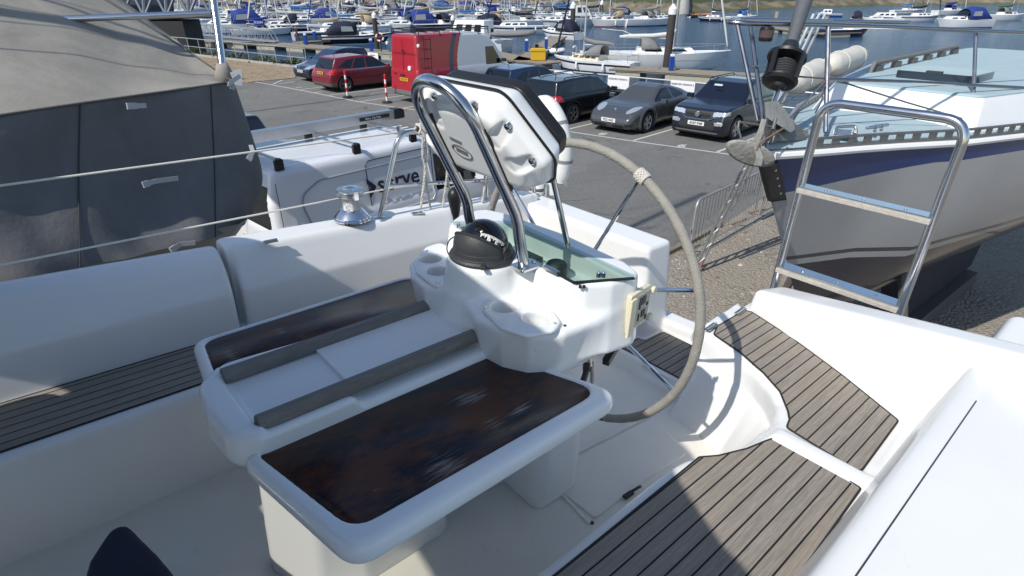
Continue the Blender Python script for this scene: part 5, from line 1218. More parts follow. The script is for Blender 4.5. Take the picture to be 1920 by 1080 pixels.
# tall panel van, red tail and white front
L_, W_, H_ = 5.7, 2.0, 2.55; b = L_/2; a = -b
vw_, vr_ = paint('van_white', (0.62, 0.64, 0.66), 0.35), paint('van_red', (0.36, 0.012, 0.025), 0.38)
S = dict(L=L_, W=W_, H=H_, belt=1.25, paint=vw_, axles=[(b-0.95, 0.34), (a+1.15, 0.34)], taper=0.06, k=0.08, kg=0.12, tumble=0.075, blend=0.08, h=0.03, lr=0.10, gr=0.13,
    lower=[(a+0.03, 0.28), (b-0.12, 0.24), (b, 0.42), (b-0.03, 0.80), (b-0.30, 1.08), (b-0.95, 1.26), (a+0.02, 1.26), (a, 0.5)],
    green=[(b-0.85, 1.16), (b-1.55, 2.10), (b-2.05, 2.46), (b-2.5, H_), (a+0.10, H_), (a+0.03, 1.2), (a+0.05, 0.9), (b-1.0, 0.9)],
    screen=[(b-0.55, 1.26), (b-1.55, 2.02), (b-1.6, 2.3), (b, 2.2), (b, 1.26)],
    windows=[[(b-1.20, 1.28), (b-1.68, 1.96), (b-2.15, 1.98), (b-2.15, 1.28)]], mirror=(b-1.25, 1.42), mirror_m=M_trim, plate_r=(a-0.004, 0.92, 'KX55 GNV'),
    back=[([(0.86, 0.75), (1.1, 0.75), (1.1, 1.15), (0.86, 1.15)], 'tail_lamp', M_tail)],
    zones=[(lambda x, y, z, n: (x < -1.06 + 0.30*((z - 1.3)/1.2)**2 - 0.16*((z-1.3) > 0.9)*0) & (x > -1.28 + 0.30*((z - 1.3)/1.2)**2) & (np.abs(n[:, 1]) > 0.25), 'blue_stripe', paint('van_blue', (0.014, 0.02, 0.07), 0.35)),
           (lambda x, y, z, n: (z < 0.52) & (x < -2.6), 'rear_bumper', mat('bumper_plastic', (0.16, 0.16, 0.17), 0.6)),
           (lambda x, y, z, n: x < -0.86 + 0.30*((z - 1.3)/1.2)**2, 'red_tail', vr_)])
def vanextra(t, S):
    m = MB()
    for s in (1, -1):
        m.tube([(-2.7, s*0.80, H_+0.17), (1.0, s*0.80, H_+0.17)], 0.018, 6)
        for x in (-2.6, -1.6, -0.6, 0.4, 0.95): m.tube([(x, s*0.84, H_-0.08), (x, s*0.80, H_+0.17)], 0.018, 6)
    for x in (-2.7, -2.2, -1.6, -1.1, -0.6, -0.1, 0.4, 1.0): m.tube([(x, -0.80, H_+0.08), (x, 0.80, H_+0.08)], 0.016, 6)
    m.tube([(-2.7, -0.8, H_+0.17), (-2.7, 0.8, H_+0.17)], 0.018, 6); m.tube([(1.0, -0.8, H_+0.17), (1.0, 0.8, H_+0.17)], 0.018, 6)
    m.build('roof_rack', M_black, t)
    m = MB(); m.bar((a+0.018, 0, 0.55), (a+0.03, 0, 2.40), 0.012, 0.01, up=(1, 0, 0)); m.bar((a+0.01, -0.9, 1.90), (a+0.01, 0.9, 1.90), 0.014, 0.01, up=(1, 0, 0)); m.build('door_seam', M_black, t)
    m = MB(); m.box((a-0.01, 0.06, 1.08), (0.03, 0.30, 0.05)); m.box((a-0.01, -0.06, 1.98), (0.04, 0.12, 0.05)); m.build('door_handle', M_black, t, bevel=0.01)
    Rm = Matrix.Rotation(-PI/2, 3, 'Y'); MB().lathe([(0.09, -0.02), (0.09, 0.02), (0.04, 0.028)], 18, o=(a+0.005, -0.42, 1.36), rot=Rm).build('sticker', M_plw, t)
    m = MB(); y = -(W_/2 - 0.02)
    for z0 in np.linspace(0.7, 2.4, 6): m.tube([(a+0.30, y-0.05, z0), (a+0.62, y-0.05, z0)], 0.014, 6)
    for x in (a+0.30, a+0.62): m.tube([(x, y-0.05, 0.6), (x, y-0.05, 2.5)], 0.014, 6)
    m.build('side_ladder', M_black, t)
    text_mesh('van_lettering', 'HIRE', 0.10, M_black, frame((a-0.004, 0.55, 1.10), (0, -1, 0), (0, 0, 1)), t, 0.0006)
    for y0 in (1, -1): MB().lathe([(0.06, -0.03), (0.06, 0.03)], 10, o=(a+0.05, y0*1.02, 2.2), rot=Rm).build('side_lamp', M_plw, t)
S['extra'] = [vanextra]
van1 = car(S, 'panel_van', 'tall panel van with red tail, blue stripe and white front, black roof rack', 'van', (-2.25, 26.2), 45)
# near white van under the stern rail
L_, W_, H_ = 4.85, 1.72, 1.97; b = L_/2; a = -b
wv = paint('near_white', (0.74, 0.75, 0.77), 0.3)
S = dict(L=L_, W=W_, H=H_, belt=1.10, paint=wv, axles=[(b-0.95, 0.33), (a+1.0, 0.33)], taper=0.05, k=0.07, kg=0.12, tumble=0.10, blend=0.07, h=0.02, lr=0.08, gr=0.10,
    lower=[(a+0.03, 0.26), (b-0.12, 0.22), (b, 0.40), (b-0.03, 0.75), (b-0.30, 1.00), (b-0.95, 1.14), (a+0.02, 1.14), (a, 0.5)],
    green=[(b-0.75, 1.04), (b-1.55, 1.80), (b-1.9, 1.93), (b-2.3, H_), (a+0.16, H_-0.005), (a+0.04, 1.5), (a+0.03, 1.1), (a+0.05, 0.8), (b-1.0, 0.8)],
    screen=[(b-0.45, 1.14), (b-1.52, 1.78), (b-1.6, 2.0), (b, 1.9), (b, 1.14)], rear=[(a-0.2, 1.15), (a+0.2, 1.15), (a+0.3, 1.72), (a-0.2, 1.72)], rearin=0.16,
    windows=[[(b-1.12, 1.15), (b-1.68, 1.70), (b-2.10, 1.72), (b-2.10, 1.13)]], mirror=(b-1.22, 1.22), plate_r=(a-0.004, 0.85, ''), mirror_m=wv,
    back=[([(0.86, 0.62), (1.1, 0.62), (1.1, 1.02), (0.88, 1.02)], 'tail_lamp', M_tail)], handles=[(b-2.02, 0.98)],
    zones=[(lambda x, y, z, n: z < 0.36, 'sill_trim', M_trim)])
def wvextra(t, S):
    sy = lambda z: W_/2 - (0.055 + 0.10*max(0, z - 1.10) - 0.006 if z > 1.16 else 0.045*((z - 0.55)/0.55)**2 - 0.004)
    def line(P, r, mt, nm, off=0.0):
        m = MB(); m.tube([(x, -(sy(z) + off), z) for x, z in P], r, 6); m.build(nm, mt, t)
    shade_ = mat('groove_shade', (0.30, 0.31, 0.34), 0.6)  # grey that paints the shade of the pressed grooves onto the white side
    line(bend_path([(a+0.55, 1.02, 0), (a+0.42, 1.55, 0), (a+0.75, 1.72, 0), (b-2.25, 1.73, 0)], 0.2) and [(p[0], p[1]) for p in bend_path([(a+0.55, 1.02, 0), (a+0.42, 1.55, 0), (a+0.75, 1.72, 0), (b-2.25, 1.73, 0)], 0.22)], 0.010, shade_, 'groove_shade')
    line([(a+0.55, 1.02), (b-2.22, 1.02), (b-2.16, 1.10), (b-2.25, 1.71)], 0.010, wv, 'panel_ridge', 0.004)
    line([(p[0], p[1]) for p in bend_path([(a+1.50, 0.45, 0), (a+1.50, 1.83, 0), (b-2.05, 1.835, 0)], 0.10)], 0.006, M_black, 'door_seam')
    line([(b-2.16, 0.45), (b-2.14, 1.80)], 0.005, M_black, 'door_seam'); line([(a+0.10, 0.5), (a+0.14, 1.80)], 0.005, M_black, 'door_seam')
    line([(a+0.15, 0.80), (b-1.8, 0.80)], 0.006, shade_, 'groove_shade')
    m = MB()
    for y in np.linspace(-0.52, 0.52, 7):
        if abs(y) < 0.01: pass
        m.box((a + 1.7, y, H_ - 0.004), (2.6, 0.05, 0.014))
    m.build('roof_rib', wv, t, bevel=0.005)
    for x in (a+0.27, a+1.44, a+2.45):
        o = MB().bar((x, -0.66, H_+0.105), (x, 0.66, H_+0.105), 0.045, 0.03).build('roof_bar', M_alu, t, bevel=0.008)
        for s in (1, -1):
            m = MB(); m.box((x, s*0.66, H_+0.035), (0.12, 0.06, 0.14)); m.box((x, s*0.68, H_+0.105), (0.06, 0.10, 0.045)); m.build('bar_foot', M_black, o, bevel=0.012)
    MB().tube([(a+0.06, -0.50, H_+0.10), (a+0.06, 0.50, H_+0.10)], 0.035, 10).build('loading_roller', M_alu, t)
    o = MB(frame((a-0.40, 0.47, H_+0.19), (1, 0, 0), (0, 0, 1))).prism(rpoly([(0, -0.075), (3.3, -0.075), (3.3, 0.075), (0, 0.075)], 0.004), -0.08, 0.08).build('pipe_carrier', M_alu, t, bevel=0.025, seg=3)
    MB(frame((a+2.90, 0.47, H_+0.19), (1, 0, 0), (0, 0, 1))).prism(rpoly([(0, -0.085), (0.22, -0.085), (0.22, 0.085), (0, 0.085)], [0, 0.03, 0.12, 0.0]), -0.09, 0.09).build('carrier_cap', M_black, o, bevel=0.02)
    MB(frame((a+2.50, 0.47 - 0.082, H_+0.195), (1, 0, 0), (0, 0, 1))).prism([(-0.28, -0.03), (0.30, -0.03), (0.30, 0.03), (-0.28, 0.03)], 0, 0.004).build('carrier_label', M_black, o)
    text_mesh('label_text', 'Rhino  PipeTube', 0.045, M_plw, frame((a+2.48, 0.47 - 0.087, H_+0.194), (1, 0, 0), (0, 0, 1)), o, 0.0004)
    for x in (a+0.27, a+1.44, a+2.45): MB().box((x, 0.47, H_+0.135), (0.08, 0.14, 0.04)).build('carrier_clamp', M_black, o)
    ink = mat('van_ink', (0.015, 0.012, 0.05), 0.45); lx = a + 1.98
    text_mesh('van_lettering', 'serve', 0.36, ink, frame((lx + 0.04, -(sy(1.40) + 0.022), 1.46), (1, 0, 0), (0, 0.12, 1)), t, 0.0015, 0.005)
    m = MB(frame((lx - 0.44, -(sy(1.40) + 0.02), 1.45), (1, 0, 0), (0, 0.10, 1)))
    m.prism([(-0.08, 0.15), (0.06, 0.02), (0.07, 0.0), (0.06, -0.02), (-0.06, -0.15), (-0.07, -0.06), (-0.02, 0.0), (-0.08, 0.07)], 0, 0.003); m.build('van_emblem', ink, t)
S['extra'] = [wvextra]
vp = Vector((-3.10, 7.12, 0)); hd = Vector((math.sin(R(43)), math.cos(R(43)), 0)); ln = Vector((-hd.y, hd.x, 0))
vc = vp + hd*(L_/2) + ln*0.79
car(S, 'panel_van', 'near white panel van with roof bars and the word serve, beside the yacht', 'van', (vc.x, vc.y), 43)
S = hatch_spec(4.5, 1.85, 1.55, paint('inky', (0.006, 0.008, 0.018), 0.25), roofrear=0.55, rearslope=0.45, belt=0.98)
car(S, 'hatchback_car', 'black hatchback showing its tail between the grey boat cover and the white van', 'car', (-7.55, 12.75), 45 + 180)
S = hatch_spec(4.4, 1.80, 1.42, paint('midblue', (0.014, 0.03, 0.085), 0.25, 0.3))
car(S, 'saloon_car', 'dark blue car parked alongside the far side of the white van', 'car', (-4.05, 11.3), 43)
# ------------------------------------------------------------------ the blue and grey yacht ashore on the right
def dp(x, y, d): return CAM + ray(x, y)*d
NB = at(1422, 284, 3.05); ND = Vector((math.sin(R(51)), math.cos(R(51)), 0)); NN = Vector((ND.y, -ND.x, 0))
NM = Matrix(((ND.x, NN.x, 0, NB.x), (ND.y, NN.y, 0, NB.y), (0, 0, 1, 0), (0, 0, 0, 1)))     # x aft from the bow, y to the near side, z up
nb = thing('sailing_yacht', 'blue striped grey hulled yacht ashore, its bow with anchor pointing at the stern ladder', 'yacht', (NB.x + ND.x*5, NB.y + ND.y*5, 0))
def hb(x): return np.interp(x, [0, 0.2, 0.5, 0.85, 1.2, 1.8, 3.8, 5.7, 8, 11], [0.0, 0.09, 0.19, 0.30, 0.43, 0.68, 1.22, 1.58, 1.7, 1.35])
def zd(x): return 3.05 - 0.03*x + 0.002*x*x
def zk(x): return max(1.1, 3.05 - x/0.775) if x < 8 else 1.1 + (x-8)*0.3
xs_ = [0.0, 0.06, 0.14, 0.25, 0.4, 0.6, 0.85, 1.1, 1.4, 1.8, 2.4, 3.2, 4.5, 6, 8, 9.5, 11]
m = MB(NM); ns = 26
for sd_ in (1, -1):
    secs = []
    for x in xs_:
        b_, z0, z1 = float(hb(x)), zd(x), zk(x); row = []
        for k in range(ns+1):
            s = k/ns; z = z0 + (z1-z0)*s; row.append((x, sd_*max(0.012, b_*(1 - s**(1.25 if x < 1.5 else 2.6))) if k < ns else 0, z))
        secs.append(row)
    n0 = len(m.f); m.loft(secs)
    if sd_ > 0: m.f[n0:] = [q[::-1] for q in m.f[n0:]]
m.loft([[(11, 0, 1.4), (11, 1.35, 2.9)], [(11, -1.35, 2.9), (11, 0, 1.4)]])
def hullmat(name, fnbands):
    mt = bpy.data.materials.new(name); nt, N, L = nodes_of(mt); p = N['Principled BSDF']
    ge = N.new('ShaderNodeTexCoord'); sp_ = N.new('ShaderNodeSeparateXYZ'); L.new(ge.outputs['Object'], sp_.inputs[0])
    nz = noise(N, L, ge.outputs['Object'], 2.5, 6, 0.6)
    c = ramp(N, L, nz, [(0.3, fnbands[0][1]), (0.7, [v*0.9 for v in fnbands[0][1]])])
    for fac, col in fnbands[1:]: c = mixrgb(N, L, fac(N, L, sp_), c, col)
    L.new(c, p.inputs['Base Color']); p.inputs['Roughness'].default_value = 0.22; p.inputs['Coat Weight'].default_value = 0.4
    return mt
wo = -ORG[nb].z
def blue_band(N, L, sp_):
    lx = math_n(N, L, 'ADD', math_n(N, L, 'MULTIPLY', sp_.outputs['X'], ND.x), math_n(N, L, 'MULTIPLY', sp_.outputs['Y'], ND.y))
    low_ = math_n(N, L, 'ADD', math_n(N, L, 'MULTIPLY', math_n(N, L, 'MINIMUM', math_n(N, L, 'ADD', lx, 5.0), 1.6), 0.105), 2.66)
    return math_n(N, L, 'MULTIPLY', math_n(N, L, 'GREATER_THAN', sp_.outputs['Z'], low_), math_n(N, L, 'LESS_THAN', sp_.outputs['Z'], 2.985))
boot = lambda N, L, s: math_n(N, L, 'MULTIPLY', math_n(N, L, 'GREATER_THAN', s.outputs['Z'], 2.03), math_n(N, L, 'LESS_THAN', s.outputs['Z'], 2.07))
anti = lambda N, L, s: math_n(N, L, 'LESS_THAN', s.outputs['Z'], 1.97)
m.build('hull', hullmat('grey_hull_paint', [(None, (0.31, 0.318, 0.33)), (blue_band, (0.003, 0.026, 0.125)), (boot, (0.03, 0.035, 0.06)), (anti, (0.008, 0.011, 0.028))]), nb, angle=60)
m = MB(NM)
for sd_ in (1, -1):
    m.tube([(x, sd_*(float(hb(x)) + 0.004), zd(x) - 0.035) for x in [0.12, 0.3, 0.6, 0.85, 1.2, 1.8, 2.8, 3.8, 5.7, 8, 11]], 0.026, 8)
m.build('rubbing_strake', M_white, nb)
MD = mat('pale_blue_deck', (0.36, 0.47, 0.50), 0.8, 0, 0.12, 5, 0.4, 200)
m = MB(NM); V = []; xd = [0.08, 0.3, 0.6, 0.9, 1.3, 1.8, 2.6, 3.6, 5, 7, 9, 11]
for x in xd:
    b_ = float(hb(x)) - 0.03
    for s in (-1, -0.5, 0, 0.5, 1): V.append((x, s*b_, zd(x) + 0.005 + 0.05*(1-s*s)))
m.add(V, [(i*5+j, (i+1)*5+j, (i+1)*5+j+1, i*5+j+1) for i in range(len(xd)-1) for j in range(4)]); m.f = [q[::-1] for q in m.f]; m.build('deck', MD, nb)
m = MB(NM)                                            # perforated toe rail, near and far
for sd_ in (1, -1):
    P_ = [Vector((x, sd_*(float(hb(x)) - 0.012), zd(x) + 0.035)) for x in np.linspace(0.45, 9, 60)]
    for a_, b_ in zip(P_, P_[1:]):
        m.bar(a_ + Vector((0, 0, 0.028)), b_ + Vector((0, 0, 0.028)), 0.022, 0.016); m.bar(a_ - Vector((0, 0, 0.03)), b_ - Vector((0, 0, 0.03)), 0.03, 0.014)
        m.bar(a_, a_.lerp(b_, 0.45), 0.010, 0.05)
    m.build('toe_rail', mat('anodised', (0.40, 0.41, 0.42), 0.45, 0.6), nb)
def trunk(x0, x1, y0, y1, z0, z1, ins, k=3):
    o_ = []; 
    for z, q in ((z0, 0), (z0 + (z1-z0)*0.75, ins*0.7), (z1, ins)):
        o_.append([(x0 + q*1.8, -(y0 - q*0.6), z), (x0 + (x1-x0)*0.35 + q*0.4, -(y1 - q), z), (x1 - q, -(y1 - q), z), (x1 - q, (y1 - q), z), (x0 + (x1-x0)*0.35 + q*0.4, (y1 - q), z), (x0 + q*1.8, y0 - q*0.6, z)])
    return o_
ct = trunk(2.0, 7.6, 0.66, 1.12, 2.97, 3.24, 0.13)
m = MB(NM); m.loft(ct, closed=True); m.f = [q for q in m.f]; m.build('coachroof_side', M_gel, nb, bevel=0.05, seg=3)
top_ = [(x, y) for x, y, z in ct[-1]]; m = MB(NM); m.prism(rpoly(top_, 0.1), 3.22, 3.262); cr = m.build('coachroof_top', MD, nb, bevel=0.02)
MB(NM).prism(rpoly([(2.9, -0.32), (3.55, -0.32), (3.55, 0.32), (2.9, 0.32)], 0.06), 3.255, 3.33).build('hatch', glass('smoked', (0.02, 0.03, 0.045), 0.1), cr, bevel=0.01)
m = MB(NM); m.box((2.93, 0.0, 3.30), (0.05, 0.13, 0.09)); m.build('hatch_clasp', M_dgrey, cr)
m = MB(NM); m.tube(bend_path([(3.1, -0.62, 3.25), (3.15, -0.62, 3.35), (6.2, -0.80, 3.35), (6.25, -0.80, 3.25)], 0.05), 0.022, 8)
for x in np.linspace(3.3, 6.1, 6): m.box((x, -0.62 - (x-3.15)*0.059, 3.29), (0.16, 0.05, 0.06))
m.build('grab_rail', M_grey, cr)
for i, (a_, b_, r_) in enumerate((((1480, 158), (1546, 128), 0.135), ((1552, 126), (1616, 103), 0.15))):
    qa, qb_ = NM.inverted() @ at(*a_, 3.17), NM.inverted() @ at(*b_, 3.17)
    P_ = [qa.lerp(qb_, t) for t in np.linspace(0, 1, 9)]
    f_ = thing('fender_bag', 'cream canvas roll on the pale blue foredeck ' + ('just behind the black furling drum' if i == 0 else 'farther aft beside the coachroof'), 'canvas roll', NM @ (P_[0] - Vector((0, 0, r_))), group='cream rolls on the foredeck')
    MB(NM).tube(P_, [r_*0.45, r_*0.9, r_, r_*0.97, r_*1.02, r_, r_*0.98, r_*0.85, r_*0.35], 18).build('roll', mat('cream_canvas', (0.60, 0.57, 0.50), 0.75, 0, 0.15, 6, 0.6, 9), f_, angle=80)
    m = MB(NM)
    for k in (2, 6): m.tube([P_[k] + Vector((0, 0.0, 0)) + Vector((0, math.cos(t), math.sin(t)))*r_*1.03 for t in np.linspace(0, 2*PI, 20)[:-1]], 0.008, 6, closed=True)
    m.build('lashing', M_rope, f_)
# pulpit
PD = 3.86
m = MB()
top = bend_path([dp(1700, 52, 4.5), dp(1555, 47, 4.18), dp(1400, 44, PD), dp(1362, 41, PD + 0.05), dp(1385, 37, PD + 0.28), dp(1560, 40, PD + 1.0), dp(1705, 42, PD + 1.5)], 0.10, 8)
top = [dp(1985, 64, 5.1)] + top
m.tube(top, 0.0165, 12)
m.tube([dp(1383, 46, PD + 0.03), dp(1421, 226, PD + 0.02)], 0.0145, 10); m.tube([dp(1407, 47, PD + 0.16), dp(1431, 224, PD + 0.10)], 0.0145, 10)
m.tube([dp(1553, 48, 4.18), dp(1548, 248, 4.15)], 0.0165, 10); m.tube([dp(1552, 148, 4.17), dp(1700, 153, 4.5), dp(1985, 168, 5.1)], 0.0135, 10)
m.tube([dp(1411, 128, PD + 0.02), dp(1419, 124, PD + 0.14)], 0.012, 8)
m.tube([dp(1830, 58, 4.8), dp(1822, 262, 4.78)], 0.0145, 10)
m.build('pulpit', mat('dull_stainless', (0.34, 0.34, 0.35), 0.2, 1.0, 0.1, 12), nb)
m = MB(); c = dp(1437, 64, PD + 0.10); m.lathe([(0.042, -0.045), (0.046, -0.03), (0.046, 0.03), (0.042, 0.045)], 18, o=c); o = m.build('bow_light', M_black, nb, bevel=0.004)
m = MB(); m.lathe([(0.0475, -0.02), (0.0475, 0.026)], 18, o=c, caps=False); m.build('light_lens', glass('lens', (0.10, 0.06, 0.06), 0.1), o)
# forestay, furling drum and link
fa_, fb_ = dp(1439, 226, PD + 0.06), dp(1462, 163, PD + 0.10); fdir = (dp(1507, 0, PD + 0.17) - dp(1470, 118, PD + 0.14)).normalized()
def rotz(d):
    q = Vector((0, 0, 1)).rotation_difference(d); return q.to_matrix()
c0 = dp(1459, 160, PD + 0.10)
m = MB(); m.tube([fa_, fb_], 0.018, 10); m.build('forestay_link', M_ss, nb)
FR = rotz(fdir); m = MB()
m.lathe([(0.045, -0.02), (0.055, 0.0), (0.105, 0.012), (0.118, 0.03), (0.118, 0.042), (0.05, 0.05), (0.045, 0.10), (0.048, 0.185), (0.128, 0.195), (0.130, 0.215), (0.10, 0.225), (0.05, 0.235)], 28, o=c0, rot=FR)
fur = m.build('furling_drum', M_black, nb)
m = MB()
for k in range(4):
    a_ = k*PI/2 + 0.5; m.bar(c0 + FR @ Vector((0.118*math.cos(a_), 0.118*math.sin(a_), 0.03)), c0 + FR @ Vector((0.126*math.cos(a_), 0.126*math.sin(a_), 0.20)), 0.035, 0.012, up=FR @ Vector((math.cos(a_), math.sin(a_), 0)))
m.build('drum_cage', M_black, fur)
m = MB()
for k in range(6): m.tube([c0 + FR @ Vector((0.075*math.cos(t), 0.075*math.sin(t), 0.06 + 0.018*k + 0.004*math.sin(3*t))) for t in np.linspace(0, 2*PI, 24)[:-1]], 0.010, 6, closed=True)
m.build('furling_line', mat('dark_rope', (0.03, 0.03, 0.032), 0.8), fur)
m = MB(); m.lathe([(0.062, 0.225), (0.066, 0.27), (0.052, 0.31)], 18, o=c0, rot=FR); m.build('drum_collar', mat('navy_plastic', (0.02, 0.023, 0.03), 0.3), fur)
m = MB(); P_ = [c0 + fdir*(0.30 + 0.35*k) for k in range(28)]; m.tube(P_, [0.040, 0.052, 0.056, 0.057, 0.058, 0.058] + [0.058]*22, 14)
m.build('furled_sail', mat('grey_sail_cover', (0.085, 0.092, 0.105), 0.7, 0, 0.2, 5, 0.3, 30), nb, angle=60)
m = MB(); m.tube([c0 + FR @ Vector((0.04, 0.03, 0.1)), dp(1560, 148, 4.25), dp(1700, 192, 4.45), dp(1900, 250, 4.9)], 0.006, 6); m.tube([dp(1550, 150, 4.16), dp(1425, 277, PD - 0.05)], 0.006, 6); m.tube(smooth_path([dp(1545, 160, 4.15), dp(1540, 190, 4.2), dp(1528, 212, 4.3)], 6), 0.005, 6)
m.tube([dp(1448, 205, PD + 0.3), dp(1500, 175, PD + 0.9), dp(1560, 150, PD + 1.2)], 0.004, 6); m.tube([dp(1448, 210, PD + 0.3), dp(1475, 165, PD + 0.9)], 0.004, 6)
m.build('control_line', mat('grey_line', (0.12, 0.12, 0.125), 0.8), nb)
# bow roller, anchor
MAn = mat('galv_anchor', (0.30, 0.295, 0.27), 0.6, 0.25, 0.35, 10, 0.4, 40)
m = MB(); m.loft([[dp(1432, 190, PD - 0.05), dp(1458, 187, PD + 0.02), dp(1460, 205, PD + 0.0), dp(1434, 220, PD - 0.06)], [dp(1478, 222, PD + 0.02), dp(1490, 226, PD + 0.14), dp(1492, 244, PD + 0.12), dp(1482, 250, PD + 0.02)]], closed=True, caps=True)
m.build('bow_roller', MAn, nb, bevel=0.008)
m = MB(); m.loft([[dp(1445, 205, PD), dp(1452, 265, PD), dp(1520, 262, PD + 0.25), dp(1515, 246, PD + 0.30)], [dp(1430, 222, PD + 0.15), dp(1436, 275, PD + 0.1), dp(1500, 262, PD + 0.42), dp(1505, 246, PD + 0.45)]], closed=True, caps=True)
m.tube([dp(1386, 229, PD - 0.05), dp(1450, 238, PD - 0.02)], 0.008, 8); m.tube(bend_path([dp(1386, 228, PD - 0.05), dp(1384, 240, PD - 0.05), dp(1392, 268, PD - 0.04)], 0.03), 0.008, 8); m.tube([dp(1386, 226, PD), dp(1404, 240, PD)], 0.006, 8)
m.tube([dp(1455, 222, PD - 0.1), dp(1449, 243, PD - 0.1)], 0.012, 8); m.tube([dp(1452, 255, PD - 0.1), dp(1449, 270, PD - 0.1)], 0.010, 8)
m.build('stemhead', mat('dark_fitting', (0.16, 0.155, 0.145), 0.5, 0.5, 0.3, 20), nb, bevel=0.004)
an = thing('anchor', 'grey galvanised plough anchor hung under the bow of the blue and grey yacht', 'anchor', dp(1410, 300, PD - 0.16))
AD = PD - 0.16
m = MB(); m.loft([[dp(x0, y0, AD + dd) for x0, y0, dd in r_] for r_ in (((1428, 222, 0), (1438, 224, 0), (1438, 226, 0.035), (1428, 224, 0.035)), ((1420, 250, 0), (1430, 252, 0), (1430, 252, 0.035), (1420, 250, 0.035)), ((1406, 268, 0.02), (1424, 272, 0.02), (1424, 272, 0.05), (1406, 268, 0.05)))], closed=True, caps=True)
m.build('shank', MAn, an, bevel=0.004)
ctr = (1407, 286); rx_, ry_, rot_ = 48, 21, R(18); NR, NA = 6, 40; V = []
for i in range(NR+1):
    for k in range(NA):
        a_ = 2*PI*k/NA; r_ = i/NR; x = rx_*r_*math.cos(a_); y = ry_*r_*math.sin(a_)*(1.08 if math.sin(a_) > 0 else 0.95)
        X = ctr[0] + x*math.cos(rot_) - y*math.sin(rot_); Y = ctr[1] + x*math.sin(rot_) + y*math.cos(rot_)
        V.append(dp(X, Y, AD + 0.012*r_*r_ + 0.05*(y/ry_)))
Fs = [(i*NA+k, i*NA+(k+1) % NA, (i+1)*NA+(k+1) % NA, (i+1)*NA+k) for i in range(NR) for k in range(NA)]
m = MB(); m.add(V, Fs); m.build('fluke', MAn, an, angle=70, solid=0.016)
m = MB(); m.loft([[dp(1413, 272, AD - 0.05), dp(1424, 274, AD - 0.05), dp(1424, 275, AD), dp(1413, 273, AD)], [dp(1418, 295, AD - 0.11), dp(1432, 296, AD - 0.11), dp(1432, 297, AD - 0.05), dp(1418, 296, AD - 0.05)], [dp(1413, 311, AD - 0.09), dp(1428, 312, AD - 0.09), dp(1427, 312, AD - 0.02), dp(1413, 312, AD - 0.02)]], closed=True, caps=True); m.build('fluke_rib', MAn, an, bevel=0.005)
m = MB(); m.tube(smooth_path([dp(1418, 282, AD - 0.08), dp(1424, 268, AD - 0.06), dp(1444, 256, AD - 0.02), dp(1470, 240, PD - 0.05)], 6), 0.006, 6); m.build('lashing', mat('brown_cord', (0.22, 0.13, 0.09), 0.85), an)
def hbz(x, z): s = max(0.0, min(1.0, (zd(x) - z)/(zd(x) - zk(x)))); return float(hb(x))*(1 - s**1.25)
secs = []
for z in np.linspace(2.96, 2.64, 10):
    xs0 = (3.05 - z)*0.775; secs.append([(xs0 + 0.11, hbz(xs0 + 0.11, z) + 0.007, z), (xs0 + 0.05, hbz(xs0 + 0.05, z) + 0.012, z), (xs0 - 0.014, 0.018, z), (xs0 - 0.014, -0.018, z), (xs0 + 0.05, -hbz(xs0 + 0.05, z) - 0.012, z), (xs0 + 0.11, -hbz(xs0 + 0.11, z) - 0.007, z)])
m = MB(NM); m.loft(secs); o = m.build('stem_band', mat('black_band', (0.022, 0.022, 0.024), 0.5), nb, solid=0.006)
for k in range(4): z = 2.90 - 0.065*k; x = (3.05 - z)*0.775 + 0.07; MB(NM).lathe([(0.009, 0), (0.009, 0.012)], 8, o=(x, hbz(x, z) + 0.006, z), rot=Matrix.Rotation(-PI/2, 3, 'X')).build('band_bolt', M_ss, o)
m = MB(); fl = lambda x, y, d: dp(x, y, d)
m.loft([[fl(1562, 252, 4.12), fl(1564, 242, 4.12), fl(1572, 242, 4.2), fl(1570, 252, 4.2)], [fl(1604, 254, 4.12), fl(1606, 244, 4.12), fl(1608, 244, 4.2), fl(1606, 254, 4.2)]], closed=True, caps=True)
m.tube(bend_path([fl(1566, 252, 4.08), fl(1570, 238, 4.1), fl(1604, 236, 4.12), fl(1606, 250, 4.1)], 0.02), 0.011, 8); m.tube([fl(1625, 240, 4.25), fl(1665, 234, 4.35)], 0.013, 8); m.tube([fl(1640, 246, 4.25), fl(1642, 236, 4.3)], 0.012, 8); m.tube([fl(1652, 244, 4.28), fl(1654, 234, 4.33)], 0.012, 8)
m.build('fairlead', M_alu, nb, bevel=0.003)
m = MB(NM); m.prism([(3.4, 1.2), (7.2, 1.2), (6.8, 0.25), (4.2, 0.25)], -0.12, 0.12, f=lambda x, y, z: (x, z, y)); m.build('keel', mat('antifoul', (0.010, 0.012, 0.026), 0.8), nb, bevel=0.03)
m = MB(NM)
for x, y in ((2.3, 0.75), (2.3, -0.75), (6.5, 1.5), (6.5, -1.5)): m.tube([(x, y*1.15, 0), (x, y*0.55, 1.75)], 0.045, 8); m.tube([(x - 0.5, y*1.2, 0.06), (x + 0.5, y*1.2, 0.06)], 0.04, 8)
m.box((5.2, 0, 0.12), (3.0, 0.5, 0.24)); m.build('cradle', mat('cradle_steel', (0.09, 0.085, 0.08), 0.7), nb)
